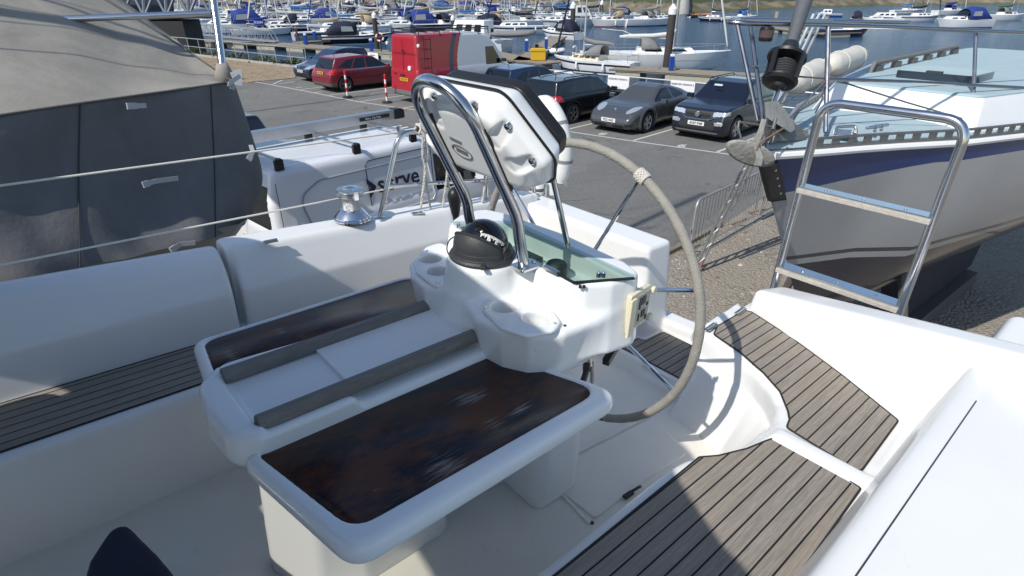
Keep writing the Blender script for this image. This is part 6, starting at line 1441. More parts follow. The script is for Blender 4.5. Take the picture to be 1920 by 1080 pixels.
# ladder leaning on its far side
lf = at(1297, 516, 0); lad2 = thing('extension_ladder', 'aluminium extension ladder leaning against the far side of the blue and grey yacht', 'ladder', lf)
wd_ = Vector((0.60, 0.80, 0))*0.36; up2 = Vector((0.265, -0.035, 1.0)); Hh = 3.75
m = MB()
for s in (0, 1):
    m.bar(lf + wd_*s, lf + wd_*s + up2*Hh, 0.028, 0.075, up=wd_)
    m.bar(lf + wd_*s + up2*1.0 + Vector((0.05, -0.04, 0)), lf + wd_*s + up2*Hh + Vector((0.05, -0.04, 0)), 0.024, 0.065, up=wd_)
m.build('stile', M_alu, lad2)
m = MB()
for k in range(15): q = lf + up2*(0.18 + 0.25*k); m.tube([q, q + wd_], 0.014, 8)
m.build('rung', M_alu, lad2)
m = MB(); m.box(lf + Vector((0, 0, 0.05)), (0.06, 0.05, 0.1)); m.box(lf + wd_ + Vector((0, 0, 0.05)), (0.06, 0.05, 0.1)); m.build('ladder_foot', mat('red_plastic', (0.5, 0.03, 0.03), 0.5), lad2)
sn = up2.normalized(); text_mesh('ladder_text', 'ASSTD', 0.062, M_black, frame(lf + up2*1.62 + Vector((0.0, -0.045, 0)) - wd_*0.04, sn, Vector((-0.95, 0.1, 0.25))), lad2, 0.0006, 0.001)
# crowd barriers
def barrier(p0, p1, lean, label, first=None, h=1.05):
    t = thing('crowd_barrier', label, 'barrier', p0, group='steel crowd barriers by the kerb')
    d = (p1-p0); Lb = d.length; d.normalize(); upb = (Vector((0, 0, 1)) + lean).normalized(); f_ = lambda x, z: p0 + d*x + upb*z
    m = MB(); m.tube(bend_path([f_(0.0, 0.16), f_(0.0, h), f_(Lb, h), f_(Lb, 0.16)], 0.16), 0.019, 8); m.tube([f_(0, 0.18), f_(Lb, 0.18)], 0.016, 8); m.tube([f_(0, 0.02), f_(Lb, 0.02)], 0.016, 8); m.build('frame', M_galv, t)
    m = MB(); n_ = int(Lb/0.11)
    for k in range(1, n_): m.tube([f_(Lb*k/n_, 0.18), f_(Lb*k/n_, h)], 0.0055, 5)
    m.build('bars', M_galv, t)
    side = upb.cross(d)
    for x in (0.35, Lb-0.35):
        MB().tube(bend_path([f_(x, 0.2), f_(x, 0.02) + side*0.28, f_(x, 0.02) + side*0.34], 0.04), 0.015, 6).build('foot', mat('rusty', (0.18, 0.07, 0.035), 0.85, 0, 0.4, 20), t)
    MB().tube(bend_path([f_(-0.02, 0.55), f_(-0.08, 0.55), f_(-0.08, 0.62)], 0.02), 0.010, 6).build('hook', M_galv, t)
barrier(Vector((2.92, 8.80, 0)), Vector((4.65, 10.55, 0)), Vector((0.02, 0.05, 0)), 'upright grey steel crowd barrier behind the leaning ladder')
barrier(Vector((4.75, 10.65, 0)), Vector((6.4, 12.3, 0)), Vector((0.05, -0.10, 0)), 'rusty footed crowd barrier half hidden by the blue and grey bow')
# ------------------------------------------------------------------ canvas covered boat on the left
cb = thing('covered_boat', 'boat under a grey canvas winter cover with steel rail and pole at the left', 'boat', Vector((-3.2, 4.0, 0)))
def canvas_mat():
    mt = bpy.data.materials.new('grey_canvas'); nt, N, L = nodes_of(mt); p = N['Principled BSDF']
    tc = N.new('ShaderNodeTexCoord'); v = tc.outputs['Object']
    n1 = noise(N, L, v, 1.4, 7, 0.68, 0.8); n2 = noise(N, L, v, 2.2, 7, 0.62, 0.2); we = noise(N, L, v, 260, 2, 0.5)
    sx_ = N.new('ShaderNodeSeparateXYZ'); L.new(v, sx_.inputs[0])
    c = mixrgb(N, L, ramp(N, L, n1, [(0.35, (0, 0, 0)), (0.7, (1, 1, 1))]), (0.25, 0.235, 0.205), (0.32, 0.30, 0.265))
    dark = mixrgb(N, L, ramp(N, L, n1, [(0.35, (0, 0, 0)), (0.7, (1, 1, 1))]), (0.13, 0.13, 0.133), (0.18, 0.18, 0.182))  # same canvas for the side, with its shade painted in as a darker tone
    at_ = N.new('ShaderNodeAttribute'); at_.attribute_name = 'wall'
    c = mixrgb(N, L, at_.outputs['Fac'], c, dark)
    c = mixrgb(N, L, ramp(N, L, n2, [(0.5, (0, 0, 0)), (0.75, (0.35,)*3)]), c, (0.15, 0.14, 0.125))
    L.new(c, p.inputs['Base Color']); p.inputs['Roughness'].default_value = 0.9; p.inputs['Specular IOR Level'].default_value = 0.15
    h = math_n(N, L, 'ADD', math_n(N, L, 'MULTIPLY', n2, 1.0), math_n(N, L, 'MULTIPLY', we, 0.05)); L.new(bumpn(N, L, h, 0.35, 0.05), p.inputs['Normal']); return mt
MCv = canvas_mat()
cols_ = [[(-420, 285, 2.5), (-425, 480, 2.5), (-430, 680, 2.45)], [(-90, 230, 2.95), (-92, 400, 2.95), (-95, 562, 2.85)], [(100, 201, 3.30), (98, 350, 3.32), (100, 515, 3.2)], [(240, 181, 3.70), (236, 330, 3.72), (240, 483, 3.56)],
         [(370, 163, 4.15), (372, 310, 4.15), (372, 452, 3.95)], [(424, 155, 4.42), (448, 310, 4.46), (446, 428, 4.36)], [(437, 158, 4.66), (480, 318, 4.70), (464, 412, 4.58)], [(441, 164, 4.95), (492, 322, 5.0), (470, 402, 4.85)], [(428, 160, 5.3), (478, 322, 5.4), (456, 398, 5.2)]]
VC = [smooth_path([dp(*q) for q in c_], 12) for c_ in cols_]
nrow = len(VC[0]); rows = [smooth_path([VC[c_][r_] for c_ in range(len(cols_))], 12) for r_ in range(nrow)]
m = MB(); nn0 = len(rows[0]); rn = random.Random(5)
def wr(P, u, v_):
    k = 0.018*math.sin(u*0.42 + 1.7*math.sin(v_*0.15))*(0.3 + v_/nrow) + 0.012*math.sin(u*0.23 + v_*0.32 + 2) + 0.010*math.sin(u*0.9 - v_*0.5)*max(0, (v_/nrow - 0.4))
    return P + Vector((0.55, -0.75, 0.1))*k
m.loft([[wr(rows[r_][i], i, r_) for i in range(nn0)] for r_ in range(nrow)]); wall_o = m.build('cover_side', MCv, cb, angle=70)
rid = [dp(-420, -330, 4.6), dp(-90, -190, 4.9), dp(100, -85, 4.98), dp(240, 8, 5.0), dp(335, 80, 4.9), dp(428, 150, 4.62), dp(438, 156, 4.66)]
fol = [dp(*c_[0]) for c_ in cols_[:7]]
R1 = smooth_path(rid, 10); R0 = smooth_path(fol, 10); far_ = [p + Vector((-0.9, 1.0, -0.75)) for p in R1]
rowsR = []
for k in range(13):
    t = k/12; rowsR.append([R0[i].lerp(R1[i], t) + Vector((0, 0, -0.05*math.sin(PI*t)*min(1, (len(R0)-i)/20) + 0.004*math.sin(i*0.55 + t*4) + 0.005*math.sin(i*0.21 - t*7))) for i in range(len(R0))])
for k in range(1, 6): rowsR.append([R1[i].lerp(far_[i], k/5) for i in range(len(R1))])
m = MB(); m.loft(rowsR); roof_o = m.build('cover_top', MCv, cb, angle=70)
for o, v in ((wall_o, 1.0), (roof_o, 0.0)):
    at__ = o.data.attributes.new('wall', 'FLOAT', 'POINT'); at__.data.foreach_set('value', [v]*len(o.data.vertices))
m = MB(); m.tube([p + Vector((0.004, -0.006, 0.0)) for p in R0], 0.008, 6); m.tube([R0[i].lerp(R1[i], 0.86) + Vector((0.01, -0.01, 0.015)) for i in range(len(R0))], 0.006, 6); m.build('cover_seam', mat('seam_grey', (0.10, 0.095, 0.085), 0.9), roof_o)
seamS = [VC_[0] for VC_ in []]
m = MB(); m.tube([wr(rows[r_][28], 28, r_) + Vector((0.004, -0.005, 0)) for r_ in range(nrow)], 0.004, 6); m.tube([wr(rows[r_][52], 52, r_) + Vector((0.003, -0.004, 0)) for r_ in range(nrow)], 0.004, 6); m.build('cover_seam', mat('seam_dark', (0.045, 0.045, 0.047), 0.9), wall_o)
MSt = mat('webbing', (0.42, 0.42, 0.42), 0.7)
for pts_, nm in (([(238, 199, 3.66), (274, 198, 3.76)], 's'), ([(268, 347, 3.70), (290, 340, 3.76), (334, 334, 3.92)], 's'), ([(466, 300, 4.36), (474, 285, 4.40), (470, 272, 4.42)], 's'), ([(440, 165, 4.42), (428, 158, 4.35), (450, 142, 4.44)], 's'), ([(320, 470, 3.74), (338, 458, 3.80), (366, 455, 3.86)], 's')):
    P_ = [dp(x, y, d - 0.05) for x, y, d in pts_]; m = MB()
    for a_, b_ in zip(P_, P_[1:]): m.bar(a_, b_, 0.030, 0.005, up=(0.55, -0.75, 0.1))
    m.bar(P_[0], P_[0].lerp(P_[1], 0.5), 0.038, 0.012, up=(0.55, -0.75, 0.1)); m.build('strap', MSt, wall_o)
m = MB(); m.tube([dp(392, -60, 4.62), dp(417, 123, 4.60)], 0.030, 14); cbp = m.build('mast_pole', M_ss, cb)
m = MB(); m.tube([dp(-300, 52, 3.9), dp(396, 25, 4.60)], 0.024, 12); m.build('steel_rail', M_ss, cb)
m = MB(); m.lathe([(0.036, 0.02), (0.05, -0.02), (0.085, -0.12)], 18, o=dp(417, 123, 4.60), caps=False); m.build('pole_boot', MCv, cb, solid=0.008)
m = MB(); m.prism([(0, 0), (0.09, 0.02), (0.075, -0.10), (0.02, -0.09)], 0, 0.004, f=lambda x, y, z: dp(431, 136, 4.40) + Vector((0.75, 0.55, 0))*x + Vector((0, 0, 1))*y + Vector((0.5, -0.7, 0))*z); m.build('cover_flap', M_white, cb)
m = MB(); secs = []
for (x, y, d), (bx, by) in zip([(-420, 640, 2.5), (-95, 540, 2.9), (240, 462, 3.62), (372, 436, 4.0), (448, 420, 4.25), (466, 408, 4.45), (455, 398, 5.1)], [(-1.6, -0.2)]*7):
    p = dp(x, y, d); q = Vector((-3.6, 3.6, 0)); secs.append([p, p.lerp(Vector((q.x*0.5 + p.x*0.5, q.y*0.5 + p.y*0.5, 1.5)), 0.6), Vector((p.x*0.6 + q.x*0.4, p.y*0.6 + q.y*0.4, 0.8))])
m.loft(secs); m.build('hull', mat('old_hull', (0.30, 0.30, 0.29), 0.4, 0, 0.15, 3), cb)
m = MB()
for x, y in ((-2.3, 4.3), (-3.4, 5.0), (-3.5, 2.6)): m.tube([(x, y, 0), (x - 0.1, y, 1.2)], 0.05, 8)
m.build('stand', M_galv, cb)
# access bridge over the shingle, top left
bp_ = at(330, 98, 0); br = thing('access_bridge', 'blue grey steel truss bridge on a dark pier beyond the grey boat cover', 'bridge', (bp_.x, bp_.y, 0))
MBr = mat('bridge_paint', (0.11, 0.13, 0.155), 0.55, 0, 0.12, 3)
Dd = 44.0
def bq(x, y, back=0.0): return dp(x, y, Dd + back)
m = MB()
for back in (0, 3.2):
    m.tube([bq(-40, 42, back), bq(404, 28, back)], 0.20, 8); m.tube([bq(-40, -60, back), bq(385, -60, back)], 0.18, 8)
    xs2 = np.linspace(-20, 396, 11)
    for i, x in enumerate(xs2):
        m.tube([bq(x, 38 - x*0.024, back), bq(x - 6, -60, back)], 0.13, 6)
        if i < 10:
            m.tube([bq(x, 38 - x*0.024, back), bq(xs2[i+1] - 6, -60, back)], 0.10, 6); m.tube([bq(xs2[i+1], 38 - x*0.024, back), bq(x - 6, -60, back)], 0.10, 6)
m.build('truss', MBr, br)
m = MB(); m.loft([[bq(-40, 40, 0.3), bq(-40, 40, 3.0)], [bq(404, 27, 0.3), bq(404, 27, 3.0)]]); m.build('bridge_deck', mat('bridge_deck', (0.05, 0.055, 0.06), 0.8), br, solid=0.25)
m = MB(); m.loft([[bq(-40, -55, 3.0), bq(-40, 38, 3.0)], [bq(322, -55, 3.0), bq(326, 28, 3.0)]]); m.build('cladding', mat('bridge_cladding', (0.09, 0.115, 0.15), 0.6), br, solid=0.1)
a_, b_ = bq(255, 37, 0), bq(340, 33, 0); m = MB()
m.prism([(a_.x, a_.y), (b_.x, b_.y), (b_.x - 0.6, b_.y + 4), (a_.x - 0.6, a_.y + 4)], -3, min(a_.z, b_.z) - 0.1); m.build('pier', mat('dark_pier', (0.025, 0.025, 0.027), 0.8), br)
# ------------------------------------------------------------------ the marina
WZ = -2.0
MW = mat('boat_white', (0.78, 0.78, 0.76), 0.3); MCr = mat('boat_cream', (0.66, 0.60, 0.46), 0.35); MBk = mat('boat_black', (0.012, 0.012, 0.014), 0.25); MNv = mat('boat_navy', (0.010, 0.016, 0.05), 0.3)
MBl = mat('boat_blue', (0.012, 0.06, 0.25), 0.4); MRd = mat('boat_red', (0.26, 0.02, 0.02), 0.4); MGy = mat('boat_grey', (0.42, 0.43, 0.44), 0.4); MAl = mat('mast_alu', (0.55, 0.56, 0.57), 0.4, 0.4)
CVb = mat('canvas_blue', (0.012, 0.035, 0.20), 0.85); CVn = mat('canvas_navy', (0.010, 0.014, 0.035), 0.85); CVg = mat('canvas_grey', (0.19, 0.19, 0.19), 0.85); CVw = mat('canvas_white', (0.60, 0.60, 0.57), 0.8); CVt = mat('canvas_tan', (0.35, 0.28, 0.19), 0.85); CVr = mat('canvas_red', (0.30, 0.03, 0.025), 0.85); CVgn = mat('canvas_green', (0.02, 0.12, 0.07), 0.85); CVlb = mat('canvas_lightblue', (0.02, 0.14, 0.42), 0.8)
MWin = glass('boat_window', (0.012, 0.015, 0.018), 0.06); MWd = mat('boat_wood', (0.16, 0.075, 0.035), 0.5); MVin = glass('clear_vinyl', (0.25, 0.26, 0.27), 0.12)
def hull_part(t, L, Bm, fb, hm, transom=0.75, deckm=None, rake=0.12, stripe=None, boot=None):
    m = MB(); xs = [L*0.5, L*0.485, L*0.45, L*0.38, L*0.26, L*0.08, -L*0.15, -L*0.35, -L*0.5]
    def hbm(x): u = (L*0.5 - x)/L; return Bm/2*(min(1, (u/0.42))**0.72 if u < 0.42 else 1 - (1-transom)*((u-0.42)/0.58)**1.8) + 0.01
    sh = lambda x: fb*(1 + 0.28*max(0, (x/L))**1.5*2)
    for sd in (1, -1):
        secs = []
        for x in xs:
            u = (L*0.5-x)/L; b = hbm(x); z1 = sh(x); row = []
            for k in range(8):
                s = k/7; z = -0.25 + (z1+0.25)*s; bb = b*(0.62 + 0.38*s**0.6) if u > 0.1 else b*(0.25 + 0.75*s)
                row.append((x - (1-s)*L*rake*max(0, 1-u*3.2), sd*bb, z))
            secs.append(row)
        n0 = len(m.f); m.loft(secs)
        for i in range(n0, len(m.f)):
            k = (i-n0) % 7
            if sd < 0: m.f[i] = m.f[i][::-1]
            if boot is not None and k < 2: m.m[i] = 1
            if stripe is not None and k == 5: m.m[i] = 2
    x = xs[-1]; b = hbm(x); m.add([(x, b*0.62, -0.25), (x, b, sh(x)), (x, -b, sh(x)), (x, -b*0.62, -0.25)], [(3, 2, 1, 0)])
    m.build('hull', [hm, boot or hm, stripe or hm], t)
    m = MB(); V = []
    for x in xs: b = hbm(x) - 0.02; V += [(x, b, sh(x) - 0.02), (x, 0, sh(x) + 0.05), (x, -b, sh(x) - 0.02)]
    m.add(V, [q for i in range(len(xs)-1) for q in ((i*3+1, i*3+4, i*3+3, i*3), (i*3+2, i*3+5, i*3+4, i*3+1))]); m.f = [q[::-1] for q in m.f]
    m.build('deck', deckm or MW, t)
    return hbm, sh
def cabin_part(t, x0, x1, w0, w1, z0, h, cm, wm=None, wins=3, rakef=0.5, raker=0.15, nm='cabin', winh=0.45):
    m = MB(); a = [(x0, -w0, z0), (x1, -w1, z0), (x1, w1, z0), (x0, w0, z0)]; b = [(x0 - h*rakef, -w0*0.82, z0+h), (x1 + h*raker, -w1*0.86, z0+h), (x1 + h*raker, w1*0.86, z0+h), (x0 - h*rakef, w0*0.82, z0+h)]
    m.loft([a, b], closed=True, caps=True); o = m.build(nm, cm, t, bevel=0.06*min(1.5, h), seg=2)
    if wm and wins:
        for sd in (1, -1):
            for k in range(wins):
                u0, u1 = (k+0.14)/wins, (k+0.86)/wins; v0, v1 = 0.35, 0.35 + winh
                P = lambda u, v: Vector(a[3 if sd > 0 else 0]).lerp(Vector(a[2 if sd > 0 else 1]), 0.06 + 0.88*u).lerp(Vector(b[3 if sd > 0 else 0]).lerp(Vector(b[2 if sd > 0 else 1]), 0.06 + 0.88*u), v) + Vector((0, sd*0.012, 0))
                q = [P(u0, v0), P(u1, v0), P(u1, v1), P(u0 + (u1-u0)*0.1, v1)]; MB().add(q, [(0, 1, 2, 3) if sd < 0 else (3, 2, 1, 0)]).build('window', wm, o)
    return o
def yacht_kind(L=9.5, hm=None, cover=None, hood=None, jib=None, boot=None, stripe=None, cab=None, wins=3, wm=None, mastH=None, boomclean=False, extras=()):
    t = bpy.data.objects.new('moored_yacht', None); COL.objects.link(t); ORG[t] = Vector(); t.empty_display_size = 0.3
    Bm = L*0.32; fb = 0.075*L + 0.25; hbm, sh = hull_part(t, L, Bm, fb, hm or MW, 0.72, None, 0.12, stripe, boot)
    o = cabin_part(t, L*0.27, -L*0.12, Bm*0.17, Bm*0.31, fb*1.02, 0.42, cab or MW, wm or MWin, wins, 1.0, 0.2, 'coachroof')
    MH = mastH or L*1.28; mx = L*0.12; zc = fb + 0.4
    mo = MB().tube([(mx, 0, zc), (mx - 0.12, 0, zc + MH)], [0.085, 0.06], 8).build('mast', MAl, t)
    m = MB()
    for z in (0.42, 0.7): m.tube([(mx-0.05, -L*0.085, zc + MH*z), (mx-0.05, L*0.085, zc + MH*z)], 0.022, 5)
    m.build('spreader', MAl, mo)
    bz = zc + 0.75; bl = L*0.36
    m = MB(); m.tube([(mx - 0.1, 0, bz), (mx - bl, 0, bz + 0.1)], 0.06, 8); bo = m.build('boom', MAl, t)
    if cover is not None:
        m = MB(); m.tube([(mx + 0.10, 0, bz + 0.75), (mx - 0.10, 0, bz + 0.40), (mx - bl*0.4, 0, bz + 0.20), (mx - bl*0.8, 0, bz + 0.20), (mx - bl*1.0, 0, bz + 0.14)], [0.09, 0.18, 0.19, 0.15, 0.08], 8); m.build('sail_cover', cover, bo, angle=80)
    m = MB(); r = 0.009
    top = (mx - 0.12, 0, zc + MH*0.97)
    for sd in (1, -1): m.tube([(mx - 0.25, sd*Bm*0.47, fb), (mx - 0.05, sd*L*0.085, zc + MH*0.42), (mx - 0.05, sd*L*0.085, zc + MH*0.7), top], r, 4); m.tube([(mx + 0.1, sd*Bm*0.45, fb), (mx - 0.05, 0, zc + MH*0.42)], r, 4)
    m.tube([(-L*0.49, 0, fb), top], r, 4); m.tube([(L*0.48, 0, sh(L*0.48)), top], r, 4); m.build('rigging', M_ss, t)
    if jib is not None: MB().tube([Vector((L*0.475, 0, sh(L*0.48) + 0.35)).lerp(Vector(top), k) for k in (0, 0.08, 0.5, 0.9)], [0.05, 0.085, 0.075, 0.03], 7).build('furled_jib', jib, t)
    if hood is not None:
        m = MB(); x1 = -L*0.04; w = Bm*0.30; secs = []
        for x, hh in ((x1 + 0.95, 0.12), (x1 + 0.45, 0.62), (x1, 0.85), (x1 - 0.75, 0.9)):
            secs.append([(x, w*math.cos(a)*(1 if hh > 0.3 else 0.9), fb + 0.35 + hh*math.sin(a)**0.7) for a in np.linspace(0, PI, 9)])
        m.loft(secs); ho = m.build('sprayhood', hood, t, solid=0.02)
        for y in (-0.5, 0.5):
            q = [(x1 + 0.90, y*w - 0.25, fb + 0.60), (x1 + 0.90, y*w + 0.25, fb + 0.60), (x1 + 0.50, y*w + 0.25, fb + 0.94), (x1 + 0.50, y*w - 0.25, fb + 0.94)]
            MB().add([(a + 0.05, b, c + 0.03) for a, b, c in q], [(0, 1, 2, 3)]).build('hood_window', MVin, ho)
    m = MB()
    for sd in (1, -1):
        P_ = [(x, sd*(hbm(x) - 0.06), sh(x) + 0.55) for x in (L*0.47, L*0.40, L*0.25, 0, -L*0.25, -L*0.47)]
        m.tube(P_, 0.012, 4)
        for x, y, z in P_: m.tube([(x, y, z - 0.55), (x, y, z)], 0.014, 4)
    m.tube([(L*0.47, hbm(L*0.47) - 0.06, sh(L*0.47) + 0.55), (L*0.50, 0, sh(L*0.5) + 0.57), (L*0.47, -hbm(L*0.47) + 0.06, sh(L*0.47) + 0.55)], 0.016, 5); m.tube([(-L*0.47, hbm(-L*0.47) - 0.06, fb + 0.55), (-L*0.47, -hbm(-L*0.47) + 0.06, fb + 0.55)], 0.016, 5)
    m.build('guardrail', M_ss, t)
    for x in (L*0.1, -L*0.22):
        for sd in (1,): MB().tube([(x, sd*(hbm(x) + 0.10), fb - 0.05), (x, sd*(hbm(x) + 0.12), fb - 0.15), (x, sd*(hbm(x) + 0.12), fb - 0.6), (x, sd*(hbm(x) + 0.10), fb - 0.7)], [0.02, 0.10, 0.10, 0.02], 8).build('fender', MW if L < 10 else CVn, t)
    for fn in extras: fn(t, L, Bm, fb, sh)
    return t
def cruiser_kind(L=8.5, hm=None, canopy=None, fly=False, boot=None, stripe=None, wheelhouse=False, extras=()):
    t = bpy.data.objects.new('motor_cruiser', None); COL.objects.link(t); ORG[t] = Vector()
    Bm = L*0.34; fb = 0.11*L + 0.1; hbm, sh = hull_part(t, L, Bm, fb, hm or MW, 0.92, None, 0.14, stripe, boot)
    if wheelhouse:
        o = cabin_part(t, L*0.24, -L*0.02, Bm*0.28, Bm*0.36, fb, 1.0, MW, MWin, 2, 0.5, 0.0, 'forward_cabin', 0.5); cabin_part(t, L*0.12, -L*0.30, Bm*0.34, Bm*0.38, fb + 0.2, 1.75, MW, MWin, 3, 0.35, 0.05, 'wheelhouse', 0.42)
    else:
        cabin_part(t, L*0.36, L*0.02, Bm*0.22, Bm*0.37, fb, 0.45, MW, MWin, 2, 1.6, 0.1, 'foredeck_cabin', 0.35)
        m = MB(); w = Bm*0.36; x = L*0.07; z = fb + 0.42
        m.add([(x, -w, z), (x + 0.25, 0, z), (x, w, z), (x - 0.75, w*0.85, z + 0.7), (x - 0.55, 0, z + 0.75), (x - 0.75, -w*0.85, z + 0.7)], [(0, 1, 4, 5), (1, 2, 3, 4)]); m.build('windscreen', MWin, t)
        if fly:
            cabin_part(t, L*0.06, -L*0.28, Bm*0.36, Bm*0.36, fb + 0.3, 1.3, MW, MWin, 2, 0.7, 0.1, 'saloon', 0.5); m = MB(); m.tube([(-L*0.2, -w, fb + 1.6), (-L*0.22, -w, fb + 2.3), (-L*0.22, w, fb + 2.3), (-L*0.2, w, fb + 1.6)], 0.05, 6); m.build('radar_arch', MW, t)
    if canopy is not None:
        m = MB(); w = Bm*0.38; x = L*0.0; secs = []
        for xx, hh in ((x, 1.25), (x - L*0.12, 1.55), (x - L*0.30, 1.45), (x - L*0.44, 0.25)): secs.append([(xx, w*math.cos(a), fb + 0.1 + hh*math.sin(a)**0.45) for a in np.linspace(0, PI, 9)])
        m.loft(secs); co = m.build('canopy', canopy, t, solid=0.02)
        for sd in (1, -1): MB().add([(x - L*0.05, sd*(w + 0.01), fb + 0.5), (x - L*0.22, sd*(w + 0.01), fb + 0.5), (x - L*0.22, sd*(w*0.93 + 0.03), fb + 1.1), (x - L*0.07, sd*(w*0.93 + 0.03), fb + 1.05)], [(0, 1, 2, 3)]).build('canopy_window', MVin, co)
    m = MB(); P_ = [(xx, hbm(xx) - 0.08, sh(xx) + 0.5) for xx in (L*0.05, L*0.25, L*0.4, L*0.48)]; P2_ = [(a, -b, c) for a, b, c in P_][::-1]; m.tube(P_ + P2_, 0.016, 4)
    for q in P_ + P2_: m.tube([(q[0], q[1], q[2] - 0.5), q], 0.014, 4)
    m.build('bow_rail', M_ss, t)
    for fn in extras: fn(t, L, Bm, fb, sh)
    return t
def rib_kind(col, L=4.2):
    t = bpy.data.objects.new('inflatable_dinghy', None); COL.objects.link(t); ORG[t] = Vector()
    P_ = smooth_path([(-L/2, L*0.2, 0.35), (0, L*0.21, 0.35), (L*0.32, L*0.16, 0.42), (L*0.5, 0, 0.55), (L*0.32, -L*0.16, 0.42), (0, -L*0.21, 0.35), (-L/2, -L*0.2, 0.35)], 5)
    MB().tube(P_, [0.12] + [0.24]*(len(P_)-2) + [0.12], 10).build('tube', col, t)
    m = MB(); m.loft([[(-L*0.48, L*0.18, 0.2), (-L*0.48, 0, -0.1), (-L*0.48, -L*0.18, 0.2)], [(L*0.45, 0.02, 0.4), (L*0.45, 0, 0.1), (L*0.45, -0.02, 0.4)]], caps=True); m.build('floor', MW, t)
    m = MB(); m.box((-L*0.5, 0, 0.65), (0.3, 0.32, 0.5)); m.box((-L*0.53, 0, 0.1), (0.12, 0.12, 0.7)); m.build('outboard', MBk, t, bevel=0.05); return t
PROTO = []
def put(t, px, az, label, cat, group=None, z=WZ, first=True, pos=None, name=None):
    p = pos if pos is not None else at(px[0], px[1], WZ)
    o = t if first else dup(t)
    o.location = (p[0], p[1], z); o.rotation_euler = (0, 0, R(90 - az))
    if name: o.name = name
    return tag(o, label, cat, group)
# --- boats that can be told apart in the photograph
def lifering(x, y, z, mt=None):
    def fn(t, L, Bm, fb, sh): MB().tube([(x, y + 0.32*math.cos(a), z + 0.32*math.sin(a)) for a in np.linspace(0.6, 2*PI - 0.6 + (0.0), 16)], 0.08, 8).build('life_ring', mt or CVw, t)
    return fn
o = yacht_kind(8.0, MW, CVg, CVg, CVn, MBk, MNv, MCr, 4, MWd, 11, extras=(lifering(1.7, 0.3, 1.55),)); a_, b_ = at(1040, 126, WZ), at(1188, 139, WZ)
put(o, None, math.degrees(math.atan2((a_-b_).x, (a_-b_).y)), 'white yacht with cream coachroof and brown windows, nearest to the parked cars', 'yacht', pos=((a_+b_)/2))
def big_extra(t, L, Bm, fb, sh):
    m = MB(); m.tube([(L*0.30, Bm*0.33, fb + 0.1), (L*0.30, Bm*0.36, fb - 0.2), (L*0.30, Bm*0.38, fb - 0.65), (L*0.30, Bm*0.36, fb - 0.9)], [0.03, 0.16, 0.19, 0.03], 10); m.build('fender', MBk, t)
    m = MB(); m.tube([(-L*0.02, 0, fb + 0.8), (-L*0.22, 0, fb + 1.75), (-L*0.36, 0, fb + 1.9)], [0.02, 0.02, 0.02], 6); m.build('vang', MW, t)
    m = MB(); m.bar((L*0.33, -Bm*0.40, fb*0.62), (L*0.12, -Bm*0.50, fb*0.62), 0.02, 0.03); m.build('hull_mark', MNv, t)
o = yacht_kind(13.0, MW, CVw, CVg, CVw, None, None, None, 2, MWin, 17, extras=(big_extra,)); a_, b_ = at(1358, 128, WZ), at(1190, 126, WZ); d_ = (a_-b_).normalized()
put(o, None, math.degrees(math.atan2(d_.x, d_.y)), 'large plain white sloop with white boom and grey sprayhood, bow beside the dark mooring pile', 'yacht', pos=(a_ - d_*6.2))
o = cruiser_kind(8.8, MBk, CVn, boot=MW, stripe=MW); a_, b_ = at(612, 84, WZ), at(728, 81, WZ); d_ = (b_-a_).normalized()
put(o, None, math.degrees(math.atan2(d_.x, d_.y)), 'motor cruiser with black topsides, white deck and black canopy, behind the red hatchback', 'motor boat', pos=((a_+b_)/2))
o = yacht_kind(10.5, MGy, CVt, None, None, None, MNv, None, 3, MWin, 13); a_ = at(552, 76, WZ)
put(o, None, 58, 'grey hulled yacht with tan sail cover, white transom towards the pontoon near the walking person', 'yacht', pos=a_ + Vector((math.sin(R(58)), math.cos(R(58)), 0))*5.2)
o = cruiser_kind(10.5, MW, None, True, MBk, None, True); a_, b_ = at(800, 92, WZ), at(948, 98, WZ); d_ = (a_-b_).normalized()
put(o, None, math.degrees(math.atan2(d_.x, d_.y)), 'white trawler yacht with dark square windows behind the roof rack of the tall van', 'motor boat', pos=((a_+b_)/2))
o = rib_kind(CVg, 4.6); put(o, (962, 100), 100, 'grey inflatable dinghy hanging over the pontoon edge behind the white trawler yacht', 'dinghy', z=WZ + 1.6)
o = rib_kind(MW, 4.0); put(o, (1030, 102), 140, 'white inflatable dinghy beside the blue power posts left of the cream roofed yacht', 'dinghy')
o = cruiser_kind(7.6, MW, CVn, stripe=MNv); put(o, (1050, 72), -40, 'white cruiser with pale green windscreen beyond the bow of the cream roofed yacht', 'motor boat')
o = yacht_kind(9.0, MW, CVb, CVb, CVw, MNv); put(o, (494, 66), 68, 'white yacht with bright blue hood and the word HELLO on its canvas', 'yacht')
ho = [c_ for c_ in o.children if c_.name.startswith('sprayhood')][0]
t_ = text_mesh('hood_text', 'HELLO', 0.42, MW, frame((-0.4, -1.02, 1.85), (-1, 0, 0), (0, 0.2, 1)), o, 0.01)
bb = cruiser_kind(6.6, MBl, None, stripe=MW); cabin_part(bb, 1.6, -0.6, 0.75, 0.85, 0.8, 1.1, MW, MWin, 2, 0.3, 0.0, 'wheelhouse', 0.4); put(bb, (1552, 32), -75, 'blue and white launch with small white wheelhouse moored out in the channel', 'motor boat')
o = cruiser_kind(6.0, MRd, CVn); put(o, (1602, 42), 15, 'red hulled boat moored between the pale pile and the white cabin cruiser', 'motor boat')
o = cruiser_kind(8.0, MW, None, False); cabin_part(o, 1.8, -2.2, 1.0, 1.1, 1.3, 0.8, MW, MWin, 3, 1.0, 0.1, 'saloon', 0.4); put(o, (1652, 44), -80, 'white cabin cruiser with rounded windows near the right hand pontoon', 'motor boat')
